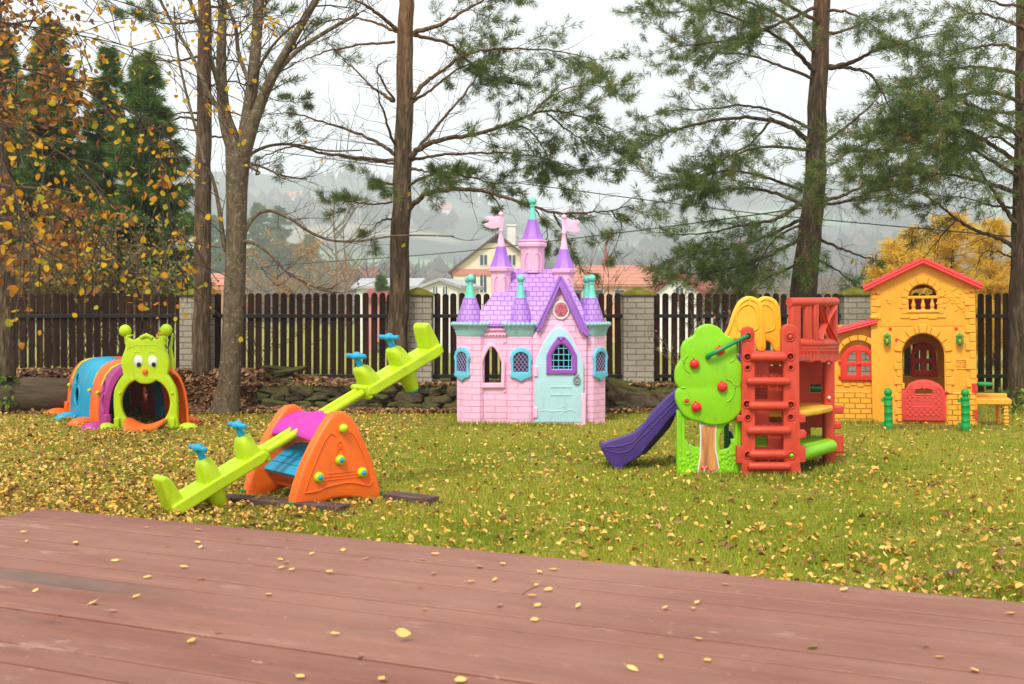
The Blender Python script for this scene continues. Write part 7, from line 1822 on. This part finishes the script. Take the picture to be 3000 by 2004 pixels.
# brown leaves caught on and under the stone wall
n = 2600; X = nrg.uniform(-3.4, 2.0, n); k_ = (X < -.1) | (X > 1.0); X = X[k_]; n = len(X); top = nrg.random(n) < .45
Y = np.where(top, nrg.uniform(13.62, 13.95, n), nrg.uniform(13.3, 13.56, n)); Cn = np.stack([X, Y, np.where(top, .30+.02*nrg.random(n), .012+.03*nrg.random(n))], 1)
P1, F1 = leaves_np(Cn, nrm(np.stack([nrg.normal(0, .5, n), nrg.normal(-.2, .5, n), np.ones(n)], 1)), .06, .5, .6); o = np_mesh('wall_leaf_litter', P1, F1, M['mouldleaf'], None, np.repeat(nrg.random(n), 6)); tag(o, kind='stuff')
# single leaves on the deck
z1 = lambda L_, s, oy: [(x/s, oy+y/s) for x, y in L_]
dl = z1([(135,313),(152,367),(433,373),(955,253),(838,288),(1132,298),(1132,373),(1150,400),(962,391),(1362,348),(1648,354),(1790,437),(1967,418),(2100,464),(1607,472),(1637,487),(1614,516),(1673,527),(658,478),(1055,515),(843,573),(1148,580),(1888,542),(204,649),(783,683),(525,722),(645,767),(1540,672),(1252,890),(1921,899),(2312,938),(2062,1025),(1723,1143),(2190,1160),(1095,940)], 1.957, 1400)
dl += [(1000+x/2.348, 1200+y/2.348) for x, y in [(645,998),(560,1035),(948,1082),(1112,1066),(1362,1120),(1455,1105),(637,1130),(892,1186),(1055,1175),(540,1220),(1342,1210),(1422,1243),(1312,1284),(1088,1353),(1350,1352),(1627,1355),(2224,1368),(572,1377)]]
dl += [(2000+x/2.08, 1250+y/2.08) for x, y in [(435,912),(262,965),(985,997),(1127,980),(85,1075),(65,1112),(98,1298),(152,1428),(795,1348),(1480,1334),(1568,1410),(2000,1143),(1780,1490)]]
dl += [(1225/.7825, 1423/.7825), (1515/.7825, 1508/.7825), (1450/.7825, 1535/.7825), (877/.7825, 1562/.7825), (1055/.7825, 1562/.7825), (690/.7825, 1552/.7825)]
special = {(1182, 1879): 'largest yellow leaf on the deck, curled up, at the bottom middle', (2382, 1898): 'yellow green leaf lying on the deck, near right bottom', (2754, 1928): 'big pale leaf lying on the deck, lower right', (268, 1769): 'bright yellow leaf on the deck below the bare grey board', (2962, 1800): 'pale curled leaf on the deck at the right edge'}
base_me = {}
def leaf_mesh(v):
    rr = random.Random(v); m = MB(); pts = []
    asp = rr.uniform(.55, .8); cu = rr.uniform(-.1, .5)
    for i in range(7):
        t = i/6; x = -1+2*t; w_ = asp*math.sin(math.pi*min(1, max(0, t)))**.7*(1.15-.5*t)
        zc = .25*cu*(x*x)*(1 if v % 2 else .5)
        pts.append(((x, -w_, zc+.35*abs(w_)*cu+.02*rr.uniform(-1, 1)), (x, 0, zc), (x, w_, zc+.35*abs(w_)*cu*rr.uniform(.3, 1.3))))
    vs = [p for q in pts for p in q]; fs = []
    for i in range(6):
        for j in range(2): fs.append((i*3+j, i*3+j+1, (i+1)*3+j+1, (i+1)*3+j))
    m.add(vs, fs); m.tube([(-1, 0, .02), (-1.35, .05, .03), (-1.6, .12, .08)], .03, 5)
    me = bpy.data.meshes.new('leaf'); me.from_pydata([tuple(p) for p in m.v], [], m.f)
    a_ = me.attributes.new('rnd', 'FLOAT', 'POINT'); a_.data.foreach_set('value', [.46+.03*v]*len(me.vertices)); finish(me, 60)
    me.materials.append(M['litter']); return me
vars_ = [leaf_mesh(v) for v in range(9)]
vars_.append(leaf_mesh(11)); vars_[-1].materials.clear(); vars_[-1].materials.append(M['greenleaf'])
taken = []
for i, (px, py) in enumerate(dl):
    p = G(px, py, HD+.004)
    if any((p-q).length < .012 for q in taken): continue
    taken.append(p)
    sp_ = [l for (a, b), l in special.items() if abs(a-px) < 14 and abs(b-py) < 14]
    v = 9 if sp_ and 'green' in sp_[0] else rnd.randrange(9)
    o = bpy.data.objects.new('fallen_leaf', vars_[v]); COL.objects.link(o); s_ = rnd.uniform(.012, .0185)*(1.55 if sp_ and 'largest' in sp_[0] else 1.15 if sp_ else 1)
    o.location = (p.x, p.y, HD+.006+.15*s_); o.scale = (s_, s_, s_); o.rotation_euler = (rnd.uniform(-.3, .3), rnd.uniform(-.3, .3), rnd.uniform(0, 6.28))
    if sp_ and 'largest' in sp_[0]: o.rotation_euler = (R(55), .2, .3); o.location.z += .02
    tag(o, sp_[0] if sp_ else 'small pale yellow birch leaf lying flat on the red deck', 'leaf', 'fallen leaves on the red deck')
# two big brown leaves on the lawn
for (px, py, lab) in [(2930, 1620, 'big brown lobed leaf on the lawn near the deck at the right'), (2460, 1658, 'long tan dry leaf on the lawn beside the deck edge'), (2790, 1676, 'grey stone chip lying in the grass near the deck at the right')]:
    p = G(px, py, 0.03); o = bpy.data.objects.new('dry_leaf' if 'leaf' in lab else 'stone_chip', vars_[2].copy()); COL.objects.link(o); o.data.materials.clear(); o.data.materials.append(M['mouldleaf'] if 'leaf' in lab else M['plank'])
    o.location = p; o.scale = (.04, .04, .05); o.rotation_euler = (.1, .1, rnd.uniform(0, 6)); tag(o, lab, 'leaf' if 'leaf' in lab else 'stone')
